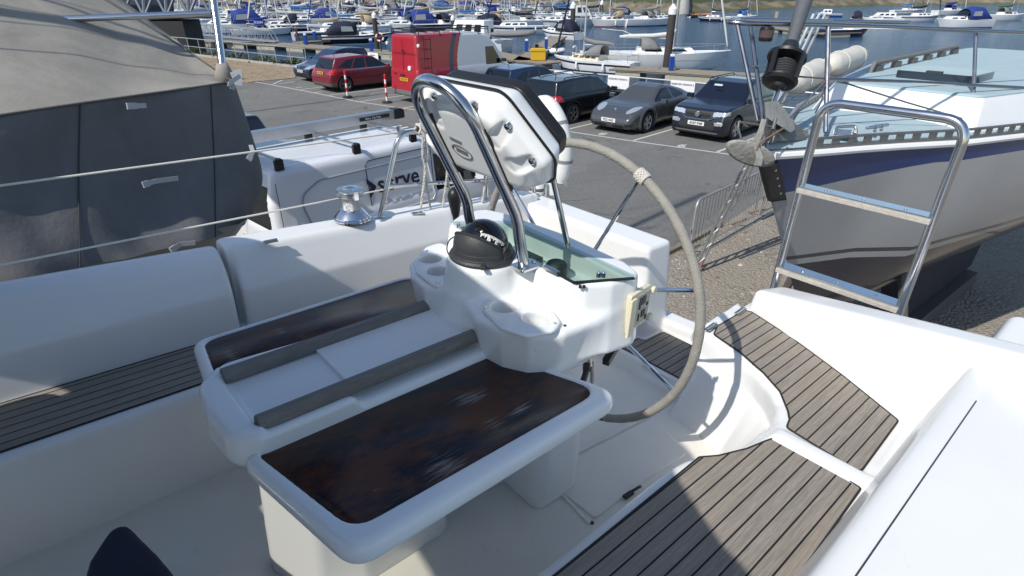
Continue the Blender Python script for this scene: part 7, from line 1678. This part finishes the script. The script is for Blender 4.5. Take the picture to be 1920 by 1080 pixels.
o = cruiser_kind(8.0, MNv, None); put(o, (1585, 68), 75, 'dark blue workboat hull lying at the end of the far right pontoon', 'motor boat')
o = yacht_kind(8.0, MNv, CVn, None, None, None, MW, None, 2, MWin, 11); put(o, (1340, 40), -60, 'navy hulled yacht moored in mid channel left of the chrome pulpit', 'yacht')
o = yacht_kind(8.5, MW, CVb, CVlb, CVw); put(o, (1392, 38), 70, 'white yacht with light blue hood moored in mid channel', 'yacht')
o = rib_kind(mat('orange_tube', (0.5, 0.16, 0.02), 0.6), 5.0); put(o, (1316, 30), 80, 'orange and black inflatable moored below the far slipway', 'dinghy')
o = rib_kind(MBk, 4.2); put(o, (1302, 33), 60, 'black inflatable moored left of the orange one below the slipway', 'dinghy')
# --- the berths behind: kinds built once, then copied
kinds = []
for hm, cover, hood, jib, boot, stripe, L_, ds in (
    (MW, CVb, CVb, CVw, MNv, None, 9.2, ('white', 'blue sail cover and blue hood')), (MW, CVn, None, CVn, None, MNv, 8.6, ('white', 'navy sail cover and navy line')), (MW, CVg, CVg, CVw, MBk, None, 10.4, ('white', 'grey sail cover and grey hood')),
    (MNv, CVw, CVn, CVw, None, MW, 9.8, ('navy hulled', 'pale sail cover')), (MW, CVt, CVt, None, MRd, None, 8.2, ('white', 'tan sail cover and red waterline')), (MCr, CVr, None, CVw, MNv, None, 8.8, ('cream', 'dark red sail cover')), (MW, CVlb, None, CVb, MNv, MBl, 9.6, ('white', 'light blue sail cover and blue line')), (MW, CVgn, CVg, CVw, None, None, 9.0, ('white', 'green sail cover'))):
    kinds.append((yacht_kind(L_, hm, cover, hood, jib, boot, stripe), ds[0] + ' yacht with ' + ds[1], 'yacht', [0]))
for hm, can, fly, boot, ds in ((MW, CVn, False, MNv, 'white motor cruiser with navy canopy'), (MW, None, True, None, 'white flybridge motor cruiser'), (MW, CVb, False, MBl, 'white motor boat with blue canopy'), (MNv, CVg, False, None, 'navy motor boat with grey canopy')):
    kinds.append((cruiser_kind(8.2, hm, can, fly, boot), ds, 'motor boat', [0]))
rb = random.Random(11); ORDN = ['first', 'second', 'third', 'fourth', 'fifth', 'sixth', 'seventh', 'eighth', 'ninth', 'tenth', 'eleventh', 'twelfth', 'thirteenth', 'fourteenth', 'fifteenth', 'sixteenth', 'seventeenth', 'eighteenth', 'nineteenth', 'twentieth']
ROWS = [('nearest back row', 62, 440, 1020, 36, 17), ('second back row', 49, 395, 1250, 30, 20), ('third back row', 39, 380, 1255, 30, 20), ('fourth back row', 30, 360, 1245, 32, 20), ('fifth back row', 23, 330, 1232, 34, 20), ('farthest back row', 17, 320, 1215, 40, 20)]
avoid = [at(552, 76, WZ) + Vector((math.sin(R(58)), math.cos(R(58)), 0))*5.2, at(494, 66, WZ)]
for rn_, (rname, py, x0, x1, dx, mx_) in enumerate(ROWS):
    x = x0; k = 0
    while x < x1 and k < mx_:
        p = at(x + rb.uniform(-6, 6), py + rb.uniform(-2.0, 2.0), WZ)
        wts = [1, 1, 1.3, .6, .7, .4, .8, .4, .7, .7, .5, .3]
        kd = kinds[rb.choices(range(len(kinds)), wts)[0]]
        if all((p - q).length > 5.2 for q in avoid):
            az = rb.choice((62, 62, 242, 245)) + rb.uniform(-6, 6)
            put(kd[0], None, az, f'{kd[1]}, {ORDN[k]} in the {rname}', kd[2], 'boats berthed in the back rows', pos=p, first=(kd[3][0] == 0)).scale = [rb.uniform(1.08, 1.4)]*3; kd[3][0] += 1; k += 1
            avoid.append(p)
        x += dx*rb.uniform(0.75, 1.2)
for x, py, az in ((250, 40, 70), (150, 48, 70), (60, 40, 70), (330, 30, 250), (1720, 40, 80), (1800, 52, 260), (1880, 38, 80), (1780, 28, 70), (1700, 26, 80)):
    kd = kinds[rb.randrange(len(kinds))]; side = {250: 'behind the truss bridge', 150: 'left of the truss bridge', 60: 'at the far left edge', 330: 'past the bridge end', 1720: 'beyond the blue coachroof', 1800: 'nearest the right shore', 1880: 'at the right edge', 1780: 'far out on the right', 1700: 'under the far bank'}[x]
    put(kd[0], None, az, f'{kd[1]}, {side}', kd[2], 'boats berthed in the back rows', pos=at(x, py, WZ), first=(kd[3][0] == 0)); kd[3][0] += 1
for kd in kinds:
    if kd[3][0] == 0:
        for ch in list(kd[0].children):
            for c2 in list(ch.children): bpy.data.objects.remove(c2)
            bpy.data.objects.remove(ch)
        bpy.data.objects.remove(kd[0])
# --- pontoons, piles, posts
MDk = mat('pontoon_boards', (0.25, 0.215, 0.165), 0.85, 0, 0.35, 3); MFl = mat('pontoon_float', (0.36, 0.34, 0.27), 0.85, 0, 0.3, 2)
def pontoon(pix, w, label, z=-1.45):
    P_ = [at(x, y, z) for x, y in pix]; t = thing('pontoon', label, 'pontoon', P_[0], group='pontoons')
    m = MB(); bd = MB()
    for a_, b_ in zip(P_, P_[1:]):
        d = (b_-a_); Ln = d.length; d.normalize(); n = Vector((-d.y, d.x, 0)); m.bar(a_ - Vector((0, 0, 0.06)), b_ - Vector((0, 0, 0.06)), w, 0.12)
        for sd in (1, -1): bd.bar(a_ + n*sd*(w/2) + Vector((0, 0, 0.02)), b_ + n*sd*(w/2) + Vector((0, 0, 0.02)), 0.10, 0.08)
        k = max(1, int(Ln/4.2))
        for i in range(k): MB().bar(a_ + d*(Ln*(i+0.15)/k) - Vector((0, 0, 0.40)), a_ + d*(Ln*(i+0.72)/k) - Vector((0, 0, 0.40)), w*0.94, 0.56).build('float', MFl, t)
    m.build('boards', MDk, t); bd.build('edge_beam', MDk, t); return t
pontoon([(330, 74), (545, 84), (725, 98), (770, 102)], 2.6, 'long timber pontoon running behind the two parked hatchbacks')
pontoon([(905, 96), (985, 113), (1034, 118)], 2.4, 'timber pontoon carrying the yellow box beside the cream roofed yacht')
pontoon([(985, 113), (1020, 84), (1048, 68)], 2.2, 'narrow finger pontoon running away past the blue power posts')
pontoon([(1150, 127), (1230, 131), (1420, 143), (1560, 150)], 2.5, 'timber pontoon in front of the large white sloop')
pontoon([(1440, 50), (1530, 62), (1600, 60)], 3.0, 'far right pontoon beyond the chrome pulpit')
pontoon([(560, 79), (612, 76), (650, 66)], 2.0, 'short finger pontoon with the walking person on it')
def ztop(p, py):
    A_ = (540 - py)/F; d = p - CAM; hy = d.y; k = (A_*math.cos(PITCH) - math.sin(PITCH))/(A_*math.sin(PITCH) + math.cos(PITCH)); return CAM.z + hy*k
MPl = mat('pile_steel', (0.045, 0.038, 0.034), 0.75, 0, 0.3, 1.5); MPw = mat('pile_cap', (0.75, 0.75, 0.73), 0.5)
for (x, yb, yt, r, lab, capm) in ((708, 97, 22, 0.26, 'dark pile with white cap right of the black topped cruiser', 'w'), (473, 58, 22, 0.28, 'dark pile with white cap beside the HELLO yacht', 'w'), (851, 82, 28, 0.26, 'brown pile with white cap in front of the white trawler yacht', 'w'), (1073, 60, 3, 0.42, 'black pile with white cap beyond the cream roofed yacht', 'w'), (1249, 132, 7, 0.33, 'tall grey pile with white cone cap at the large white sloop', 'w'), (726, 40, 10, 0.36, 'distant dark pile with white cap above the red van tail', 'w'), (1127, 34, 0, 0.45, 'distant dark pile with white cap left of the white boom', 'w'), (1455, 38, 12, 0.5, 'pale timber pile seen left of the grey furled sail', 'n'), (1548, 44, 20, 0.5, 'pale timber pile in front of the blue and white launch', 'n'), (638, 36, -12, 0.4, 'thin dark pile in the berths behind the black topped cruiser', 'n')):
    p = at(x, yb, WZ); zt = ztop(p, yt); t = thing('mooring_pile', lab, 'pile', (p.x, p.y, WZ), local=True, group='mooring piles')
    hgt = zt - WZ; pm = MPl if capm == 'w' else mat('pile_timber', (0.30, 0.27, 0.22), 0.8)
    MB().lathe([(r, -1), (r, hgt - r*2.2)], 14).build('shaft', pm, t)
    if capm == 'w': MB().lathe([(r*1.08, hgt - r*2.4), (r*1.08, hgt - r*1.1), (r*0.2, hgt)], 14).build('cap', MPw, t)
for (x, y, lab) in ((574, 83, 'nearest the walking person'), (591, 75, 'beyond the walking person'), (697, 95, 'beside the dark pile near the black cruiser'), (987, 96, 'at the corner of the pontoon left of the yellow box'), (1024, 92, 'behind the yellow box'), (1258, 131, 'at the foot of the tall grey pile')):
    p = at(x, y, -1.4); t = thing('power_post', 'blue power post ' + lab, 'power post', (p.x, p.y, -1.43), local=True, group='blue power posts')
    MB().box((0, 0, 0.5), (0.34, 0.34, 1.0)).build('post', mat('post_blue', (0.008, 0.05, 0.28), 0.4), t, bevel=0.03); MB().box((0, 0, 1.09), (0.30, 0.30, 0.18)).build('lamp', MPw, t, bevel=0.03)
p = at(1009, 112, -1.4); t = thing('storage_box', 'yellow grit box on the pontoon left of the cream roofed yacht', 'box', (p.x, p.y, -1.43), local=True)
MB().box((0, 0, 0.38), (1.3, 0.8, 0.76)).build('bin', mat('box_yellow', (0.60, 0.36, 0.01), 0.5), t, bevel=0.05); MB().prism([(-0.72, 0.74), (0.72, 0.74), (0.6, 0.98), (-0.6, 0.98)], -0.45, 0.45, f=lambda x, y, z: (x, z, y)).build('lid', mat('box_yellow', (0.60, 0.36, 0.01), 0.5), t, bevel=0.04)
p = at(715, 96, -1.4); t = thing('lifebuoy_stand', 'red and white lifebuoy on a stand beside the dark pile', 'lifebuoy', (p.x, p.y, -1.43), local=True)
MB().tube([(0, 0, 0), (0, 0, 1.7)], 0.06, 8).build('post', MPl, t)
m = MB(); ring_ = [(0.36*math.cos(a), -0.1, 1.35 + 0.36*math.sin(a)) for a in np.linspace(0, 2*PI, 25)[:-1]]
for k in range(8): m.tube([ring_[(k*3 + j) % 24] for j in range(4)], 0.09, 8, mi=k % 2)
m.build('ring', [CVr, MPw], t)
g0, g1 = at(335, 62, -0.3), at(516, 79, -1.3); t = thing('gangway', 'aluminium truss gangway sloping down to the long pontoon', 'gangway', g0)
d = (g1-g0); n = Vector((-d.y, d.x, 0)).normalized()
for sd in (0, 1):
    m = MB(); o_ = n*1.3*sd; m.tube([g0 + o_, g1 + o_], 0.07, 6); m.tube([g0 + o_ + Vector((0, 0, 1.15)), g0.lerp(g1, 0.95) + o_ + Vector((0, 0, 1.15)), g1 + o_], 0.07, 6)
    for k in range(14): a_, b_, c_ = g0.lerp(g1, k*0.95/14), g0.lerp(g1, (k+0.5)*0.95/14), g0.lerp(g1, (k+1)*0.95/14); m.tube([a_ + o_, b_ + o_ + Vector((0, 0, 1.15)), c_ + o_], 0.045, 5)
    m.build('truss_side', M_galv, t)
MB().bar(g0 + n*0.65, g1 + n*0.65, 1.2, 0.06).build('walkway', M_galv, t)
# --- a person walking on the finger pontoon
p = at(559, 77, -1.42)
per = bpy.data.meshes.new('person'); sk = [((0, 0, 0.98), 0.13), ((0, 0.09, 0.92), 0.09), ((0.16, 0.09, 0.50), 0.065), ((0.12, 0.09, 0.06), 0.045), ((0.25, 0.09, 0.03), 0.035), ((0, -0.09, 0.92), 0.09), ((-0.10, -0.09, 0.50), 0.065), ((-0.26, -0.09, 0.09), 0.045), ((-0.14, -0.09, 0.04), 0.035), ((0.01, 0, 1.22), 0.13), ((0.02, 0, 1.42), 0.12), ((0.03, 0, 1.53), 0.05), ((0.05, 0, 1.66), 0.095), ((0.05, 0, 1.76), 0.07),
    ((0.02, 0.19, 1.42), 0.06), ((-0.08, 0.23, 1.14), 0.045), ((0.04, 0.22, 0.90), 0.035), ((0.06, 0.22, 0.80), 0.03), ((0.02, -0.19, 1.42), 0.06), ((0.08, -0.24, 1.14), 0.045), ((0.14, -0.24, 0.88), 0.035), ((0.15, -0.24, 0.78), 0.03)]
per.from_pydata([v for v, r in sk], [(0,1),(1,2),(2,3),(3,4),(0,5),(5,6),(6,7),(7,8),(0,9),(9,10),(10,11),(11,12),(12,13),(10,14),(14,15),(15,16),(16,17),(10,18),(18,19),(19,20),(20,21)], [])
po = bpy.data.objects.new('body', per); COL.objects.link(po); md = po.modifiers.new('skin', 'SKIN'); md2 = po.modifiers.new('sub', 'SUBSURF'); md2.levels = 1; md2.render_levels = 1
for v, (c_, r_) in zip(per.skin_vertices[0].data, sk): v.radius = (r_, r_)
per.skin_vertices[0].data[0].use_root = True
dg = bpy.context.evaluated_depsgraph_get(); bm_ = bpy.data.meshes.new_from_object(po.evaluated_get(dg)); bpy.data.objects.remove(po)
bm_.materials.clear(); pms = [mat('jeans', (0.06, 0.08, 0.14), 0.8), mat('dark_jacket', (0.06, 0.025, 0.035), 0.8), mat('skin', (0.42, 0.25, 0.18), 0.6), mat('hair', (0.03, 0.02, 0.015), 0.7)]
for q in pms: bm_.materials.append(q)
for f_ in bm_.polygons:
    z = f_.center.z; f_.use_smooth = True; f_.material_index = 0 if z < 0.98 and abs(f_.center.y) < 0.2 else (2 if (z > 1.50 or z < 0.88) else 1)
    if z > 1.70 or (z > 1.60 and f_.center.x < 0.02): f_.material_index = 3
t = thing('person', 'person in dark jacket and jeans walking on the finger pontoon with a red bag', 'person', (p.x, p.y, -1.43), R(200), local=True); link('body', bm_, t)
bg_ = MB(); bg_.box((0.16, -0.26, 0.60), (0.36, 0.16, 0.32)); o = bg_.tube([(0.06, -0.26, 0.75), (0.15, -0.26, 0.82), (0.26, -0.26, 0.75)], 0.012, 6).build('carried_bag', CVr, None, bevel=0.03); o.matrix_world = Matrix.Translation((p.x, p.y, -1.43)) @ Matrix.Rotation(R(200), 4, 'Z'); tag(o, 'red bag held by the person walking on the finger pontoon', 'bag')
# --- yachts ashore out of view on the left; their masts shade the car park
def ashore(base, Hm, lab):
    t = yacht_kind(9.5, MW, CVb, None, None, MNv, mastH=Hm - 2.6); t.name = 'sailing_yacht'; hd = 0.5
    t.location = (base[0] - 1.14*math.sin(R(-20)), base[1] - 1.14*math.cos(R(-20)), 1.5); t.rotation_euler = (0, 0, R(110)); tag(t, lab, 'yacht')
    m = MB(); m.box((0, 0, -0.95), (4, 0.5, 1.1)); 
    for x in (-2, 2):
        for s in (1, -1): m.tube([(x, s*1.6, -1.5), (x, s*1.0, 0.0)], 0.06, 6)
    m.build('cradle', M_galv, t); return t
ashore((-5.35, 2.5), 14.2, 'white yacht standing ashore to the left behind the grey covered boat')
ashore((-16.6, 15.3), 16.6, 'white yacht standing ashore at the left edge of the car park')
# --- far bank, slipway, brick buildings, trees
bankpx = [(-200, 9), (150, 9), (400, 10), (700, 11), (1000, 13), (1235, 26), (1300, 24), (1400, 19), (1520, 14), (1620, 11), (1700, 9), (2100, 7)]
m = MB(); P_ = [at(x, y, WZ) for x, y in bankpx]; secs = []
for lv, (off, z) in enumerate(((0, -2.6), (3, -1.4), (9, -0.6), (16, 2.2), (40, 5), (90, 16), (200, 30))):
    secs.append([p + Vector((p.x, p.y, 0)).normalized()*off + Vector((0, 0, z - WZ + (rb.uniform(-0.2, 0.2)*lv))) for p in smooth_path(P_, 6)])
m.loft(secs[::-1])
def bank_mat():
    mt = bpy.data.materials.new('far_bank'); nt, N, L = nodes_of(mt); p = N['Principled BSDF']; tc = N.new('ShaderNodeTexCoord'); v = tc.outputs['Object']; sp_ = N.new('ShaderNodeSeparateXYZ'); L.new(v, sp_.inputs[0])
    n1 = noise(N, L, v, 0.12, 7, 0.7); c = mixrgb(N, L, ramp(N, L, n1, [(0.4, (0, 0, 0)), (0.6, (1, 1, 1))]), (0.10, 0.085, 0.06), (0.25, 0.20, 0.14))
    g_ = math_n(N, L, 'ADD', math_n(N, L, 'DIVIDE', sp_.outputs['Z'], 3.0), math_n(N, L, 'MULTIPLY', n1, 1.5)); c = mixrgb(N, L, ramp(N, L, g_, [(0.2, (1, 1, 1)), (0.5, (0, 0, 0))]), c, (0.10, 0.10, 0.03))
    c = mixrgb(N, L, ramp(N, L, g_, [(0.95, (0, 0, 0)), (1.0, (1, 1, 1))]), c, (0.05, 0.065, 0.025)); L.new(c, p.inputs['Base Color']); p.inputs['Roughness'].default_value = 0.95; return mt
o = m.build('far_bank', bank_mat(), angle=None); tag(o, kind='structure')
a_, b_ = at(1273, 28, WZ), at(1291, 27, WZ); m = MB(); rdir = Vector((a_.x, a_.y, 0)).normalized()
m.add([a_, b_, b_ + rdir*40 + Vector((0, 0, 7.5)), a_ + rdir*40 + Vector((0, 0, 7.5))], [(0, 1, 2, 3)]); o = m.build('slipway', M_conc, solid=0.6); tag(o, kind='structure')
for i, (x0, x1, yb, hgt, lab) in enumerate(((690, 800, 10, 9, 'long red brick wharf building on the far bank above the red van tail'), (880, 1000, 11, 11, 'taller red brick building on the far bank above the white trawler yacht'), (1060, 1230, 14, 8, 'low brown brick building on the far bank left of the slipway'))):
    a_, b_ = at(x0, yb, WZ), at(x1, yb, WZ); d = (b_-a_).normalized(); n = Vector((-d.y, d.x, 0)); a_ += n*6; b_ += n*6; t = thing('brick_building', lab, 'building', (a_.x, a_.y, -1.5))
    m = MB(); m.prism([(a_.x, a_.y), (b_.x, b_.y), (b_.x + n.x*12, b_.y + n.y*12), (a_.x + n.x*12, a_.y + n.y*12)], -2, hgt); m.build('wall', mat('old_brick', (0.17, 0.085, 0.06), 0.9, 0, 0.35, 0.6), t)
    Lb = (b_-a_).length; k = int(Lb/9)
    for j in range(k):
        q = a_ + d*(Lb*(j+0.5)/k) - n*0.06
        for z in (0.8, 4.4): MB(frame((q.x, q.y, z), d, (0, 0, 1))).prism(rpoly([(-1.1, -0.9), (1.1, -0.9), (1.1, 1.1), (-1.1, 1.1)], [0, 0, 0.8, 0.8]), 0, 0.08).build('window', MWin, t)
    m = MB(); e0, e1 = a_ - d*0.5 - n*0.5, b_ + d*0.5 - n*0.5; m.loft([[Vector((e0.x, e0.y, hgt)), Vector((e0.x + n.x*6.5, e0.y + n.y*6.5, hgt + 4)), Vector((e0.x + n.x*13, e0.y + n.y*13, hgt))], [Vector((e1.x, e1.y, hgt)), Vector((e1.x + n.x*6.5, e1.y + n.y*6.5, hgt + 4)), Vector((e1.x + n.x*13, e1.y + n.y*13, hgt))]], caps=True); m.build('roof', mat('slate', (0.06, 0.06, 0.065), 0.8), t)
MLf = [mat('foliage_a', (0.035, 0.055, 0.018), 0.8, 0, 0.4, 2), mat('foliage_b', (0.06, 0.075, 0.025), 0.8, 0, 0.4, 2)]
def tree_kind(h, seed):
    rt = random.Random(seed); t = bpy.data.objects.new('broadleaf_tree', None); COL.objects.link(t); ORG[t] = Vector()
    m = MB(); m.tube([(0, 0, -0.5), (0.1, 0, h*0.25), (0.0, 0.1, h*0.6)], [h*0.03, h*0.022, h*0.01], 7)
    cl = [(rt.gauss(0, h*0.2), rt.gauss(0, h*0.2), h*rt.uniform(0.38, 0.9), h*rt.uniform(0.10, 0.2)) for _ in range(13)]
    for c_ in cl: m.tube([(0, 0, h*0.35), (c_[0]*0.9, c_[1]*0.9, c_[2])], [h*0.012, h*0.004], 5)
    m.build('trunk', mat('bark', (0.09, 0.07, 0.05), 0.9), t); m = MB()
    for cx_, cy_, cz_, cr_ in cl:
        for _ in range(110):
            d = Vector((rt.gauss(0, 1), rt.gauss(0, 1), rt.gauss(0, 1))).normalized()*cr_*rt.uniform(0.5, 1.05); c_ = Vector((cx_, cy_, cz_)) + d; s = h*rt.uniform(0.012, 0.03); x_ = Vector((rt.gauss(0, 1), rt.gauss(0, 1), rt.gauss(0, 1))).normalized(); y_ = x_.cross(Vector((rt.gauss(0, 1), rt.gauss(0, 1), rt.gauss(0, 1)))).normalized()
            m.add([c_ + x_*s, c_ + y_*s*0.7, c_ - x_*s, c_ - y_*s*0.7], [(0, 1, 2, 3)], rt.randrange(2))
    m.build('crown', MLf, t, angle=None); return t
tks = [tree_kind(11, 1), tree_kind(14, 2), tree_kind(9, 3)]; used = [0, 0, 0]
for i, (x, yb) in enumerate(((395, 8), (425, 7), (452, 8), (485, 7), (512, 8), (548, 7), (585, 8), (622, 7), (660, 8), (840, 7), (1030, 9), (1048, 8), (1330, 8), (1372, 7), (1425, 7), (1600, 5), (1660, 4), (300, 7), (200, 7), (90, 7))):
    k = i % 3; q = at(x, yb, WZ); q += Vector((q.x, q.y, 0)).normalized()*14
    o = tks[k] if not used[k] else dup(tks[k]); used[k] = 1; o.location = (q.x, q.y, 1.0); o.rotation_euler = (0, 0, i*1.3); s_ = rb.uniform(0.8, 1.2); o.scale = (s_, s_, s_)
    tag(o, f'{("bushy", "tall", "small round")[k]} green tree on the far bank, {ORDN[i]} of the line' if i < 20 else None, 'tree', 'trees on the far bank')
# low scrub along the water side of the railing
m = MB(); rs = random.Random(9)
for i in range(2600):
    s = rs.uniform(-24, -6.5); c_ = quay(s, 0.35 + rs.gauss(0, 0.25), rs.uniform(-0.5, 0.45)*(0.6 + 0.4*math.sin(s*2.1))); x_ = Vector((rs.gauss(0, 1), rs.gauss(0, 1), rs.gauss(0, 1))).normalized()*0.09; y_ = x_.cross(Vector((rs.gauss(0, 1), rs.gauss(0, 1), rs.gauss(0, 1)))).normalized()*0.06
    m.add([c_ + x_, c_ + y_, c_ - x_, c_ - y_], [(0, 1, 2, 3)], rs.randrange(2))
o = m.build('scrub', MLf, angle=None); tag(o, kind='stuff')
# unseen shed added left of the view to cast the shade over the shingle
sd_ = thing('shade_shed', 'unseen tall grey shed added left of the view to shade the shingle', 'shed', (-20.5, 28.0, 0))
fq = Vector((0.76, -0.65, 0)); fr = Vector((0.65, 0.76, 0)); c_ = Vector((-18.3, 26.9, 0)); q_ = [c_, c_ - fq*9, c_ - fq*9 - fr*5, c_ - fr*5]
MB().prism([(p.x, p.y) for p in q_][::-1], 0, 6.6).build('wall', mat('shed_sheet', (0.25, 0.27, 0.29), 0.6, 0.2, 0.1, 2), sd_)
e_ = [p + (p - (q_[0]+q_[2])/2).normalized()*0.4 for p in q_]; rid_ = [(e_[0]+e_[3])/2 + Vector((0, 0, 8.2)), (e_[1]+e_[2])/2 + Vector((0, 0, 8.2))]; z6 = Vector((0, 0, 6.5))
MB().add([e_[0]+z6, e_[1]+z6, rid_[1], rid_[0], e_[2]+z6, e_[3]+z6], [(0, 1, 2, 3), (3, 2, 4, 5), (0, 3, 5), (1, 4, 2)]).build('roof', mat('shed_roof', (0.16, 0.17, 0.18), 0.6), sd_, solid=0.08)
# ------------------------------------------------------------------ light, sky, camera
w = bpy.data.worlds.new('World'); sc.world = w; w.use_nodes = True
N, L = w.node_tree.nodes, w.node_tree.links
sky = N.new('ShaderNodeTexSky'); sky.sky_type = 'NISHITA'; sky.sun_disc = False
sky.sun_elevation = SUN_EL; sky.sun_rotation = SUN_AZ; sky.air_density = 1.0; sky.dust_density = 0.6; sky.ozone_density = 1.2
bg = N['Background']; bg.inputs['Strength'].default_value = SKY_S; L.new(sky.outputs['Color'], bg.inputs['Color'])
sd = bpy.data.lights.new('sun', 'SUN'); sd.energy = SUN_S; sd.angle = R(0.53); sd.color = (1.0, 0.955, 0.88)
so_ = bpy.data.objects.new('sun', sd); COL.objects.link(so_)
sdir = Vector((math.sin(SUN_AZ)*math.cos(SUN_EL), math.cos(SUN_AZ)*math.cos(SUN_EL), math.sin(SUN_EL)))
so_.rotation_euler = (-sdir).to_track_quat('-Z', 'Y').to_euler(); so_.location = sdir*30
cd = bpy.data.cameras.new('camera'); cam = bpy.data.objects.new('camera', cd); COL.objects.link(cam)
cam.location = CAM; cam.rotation_euler = (PI/2 - PITCH, 0, 0); cd.sensor_width = 36; cd.lens = F/1920*36; cd.clip_start = 0.05; cd.clip_end = 5000
sc.camera = cam
sc.view_settings.view_transform = 'Standard'; sc.view_settings.look = 'None'; sc.view_settings.exposure = EXPO; sc.view_settings.gamma = 1
sc.render.engine = 'CYCLES'; sc.cycles.use_denoising = True; sc.cycles.max_bounces = 6; sc.cycles.transparent_max_bounces = 12; sc.cycles.caustics_reflective = False; sc.cycles.caustics_refractive = False
sc.cycles.sample_clamp_indirect = 8
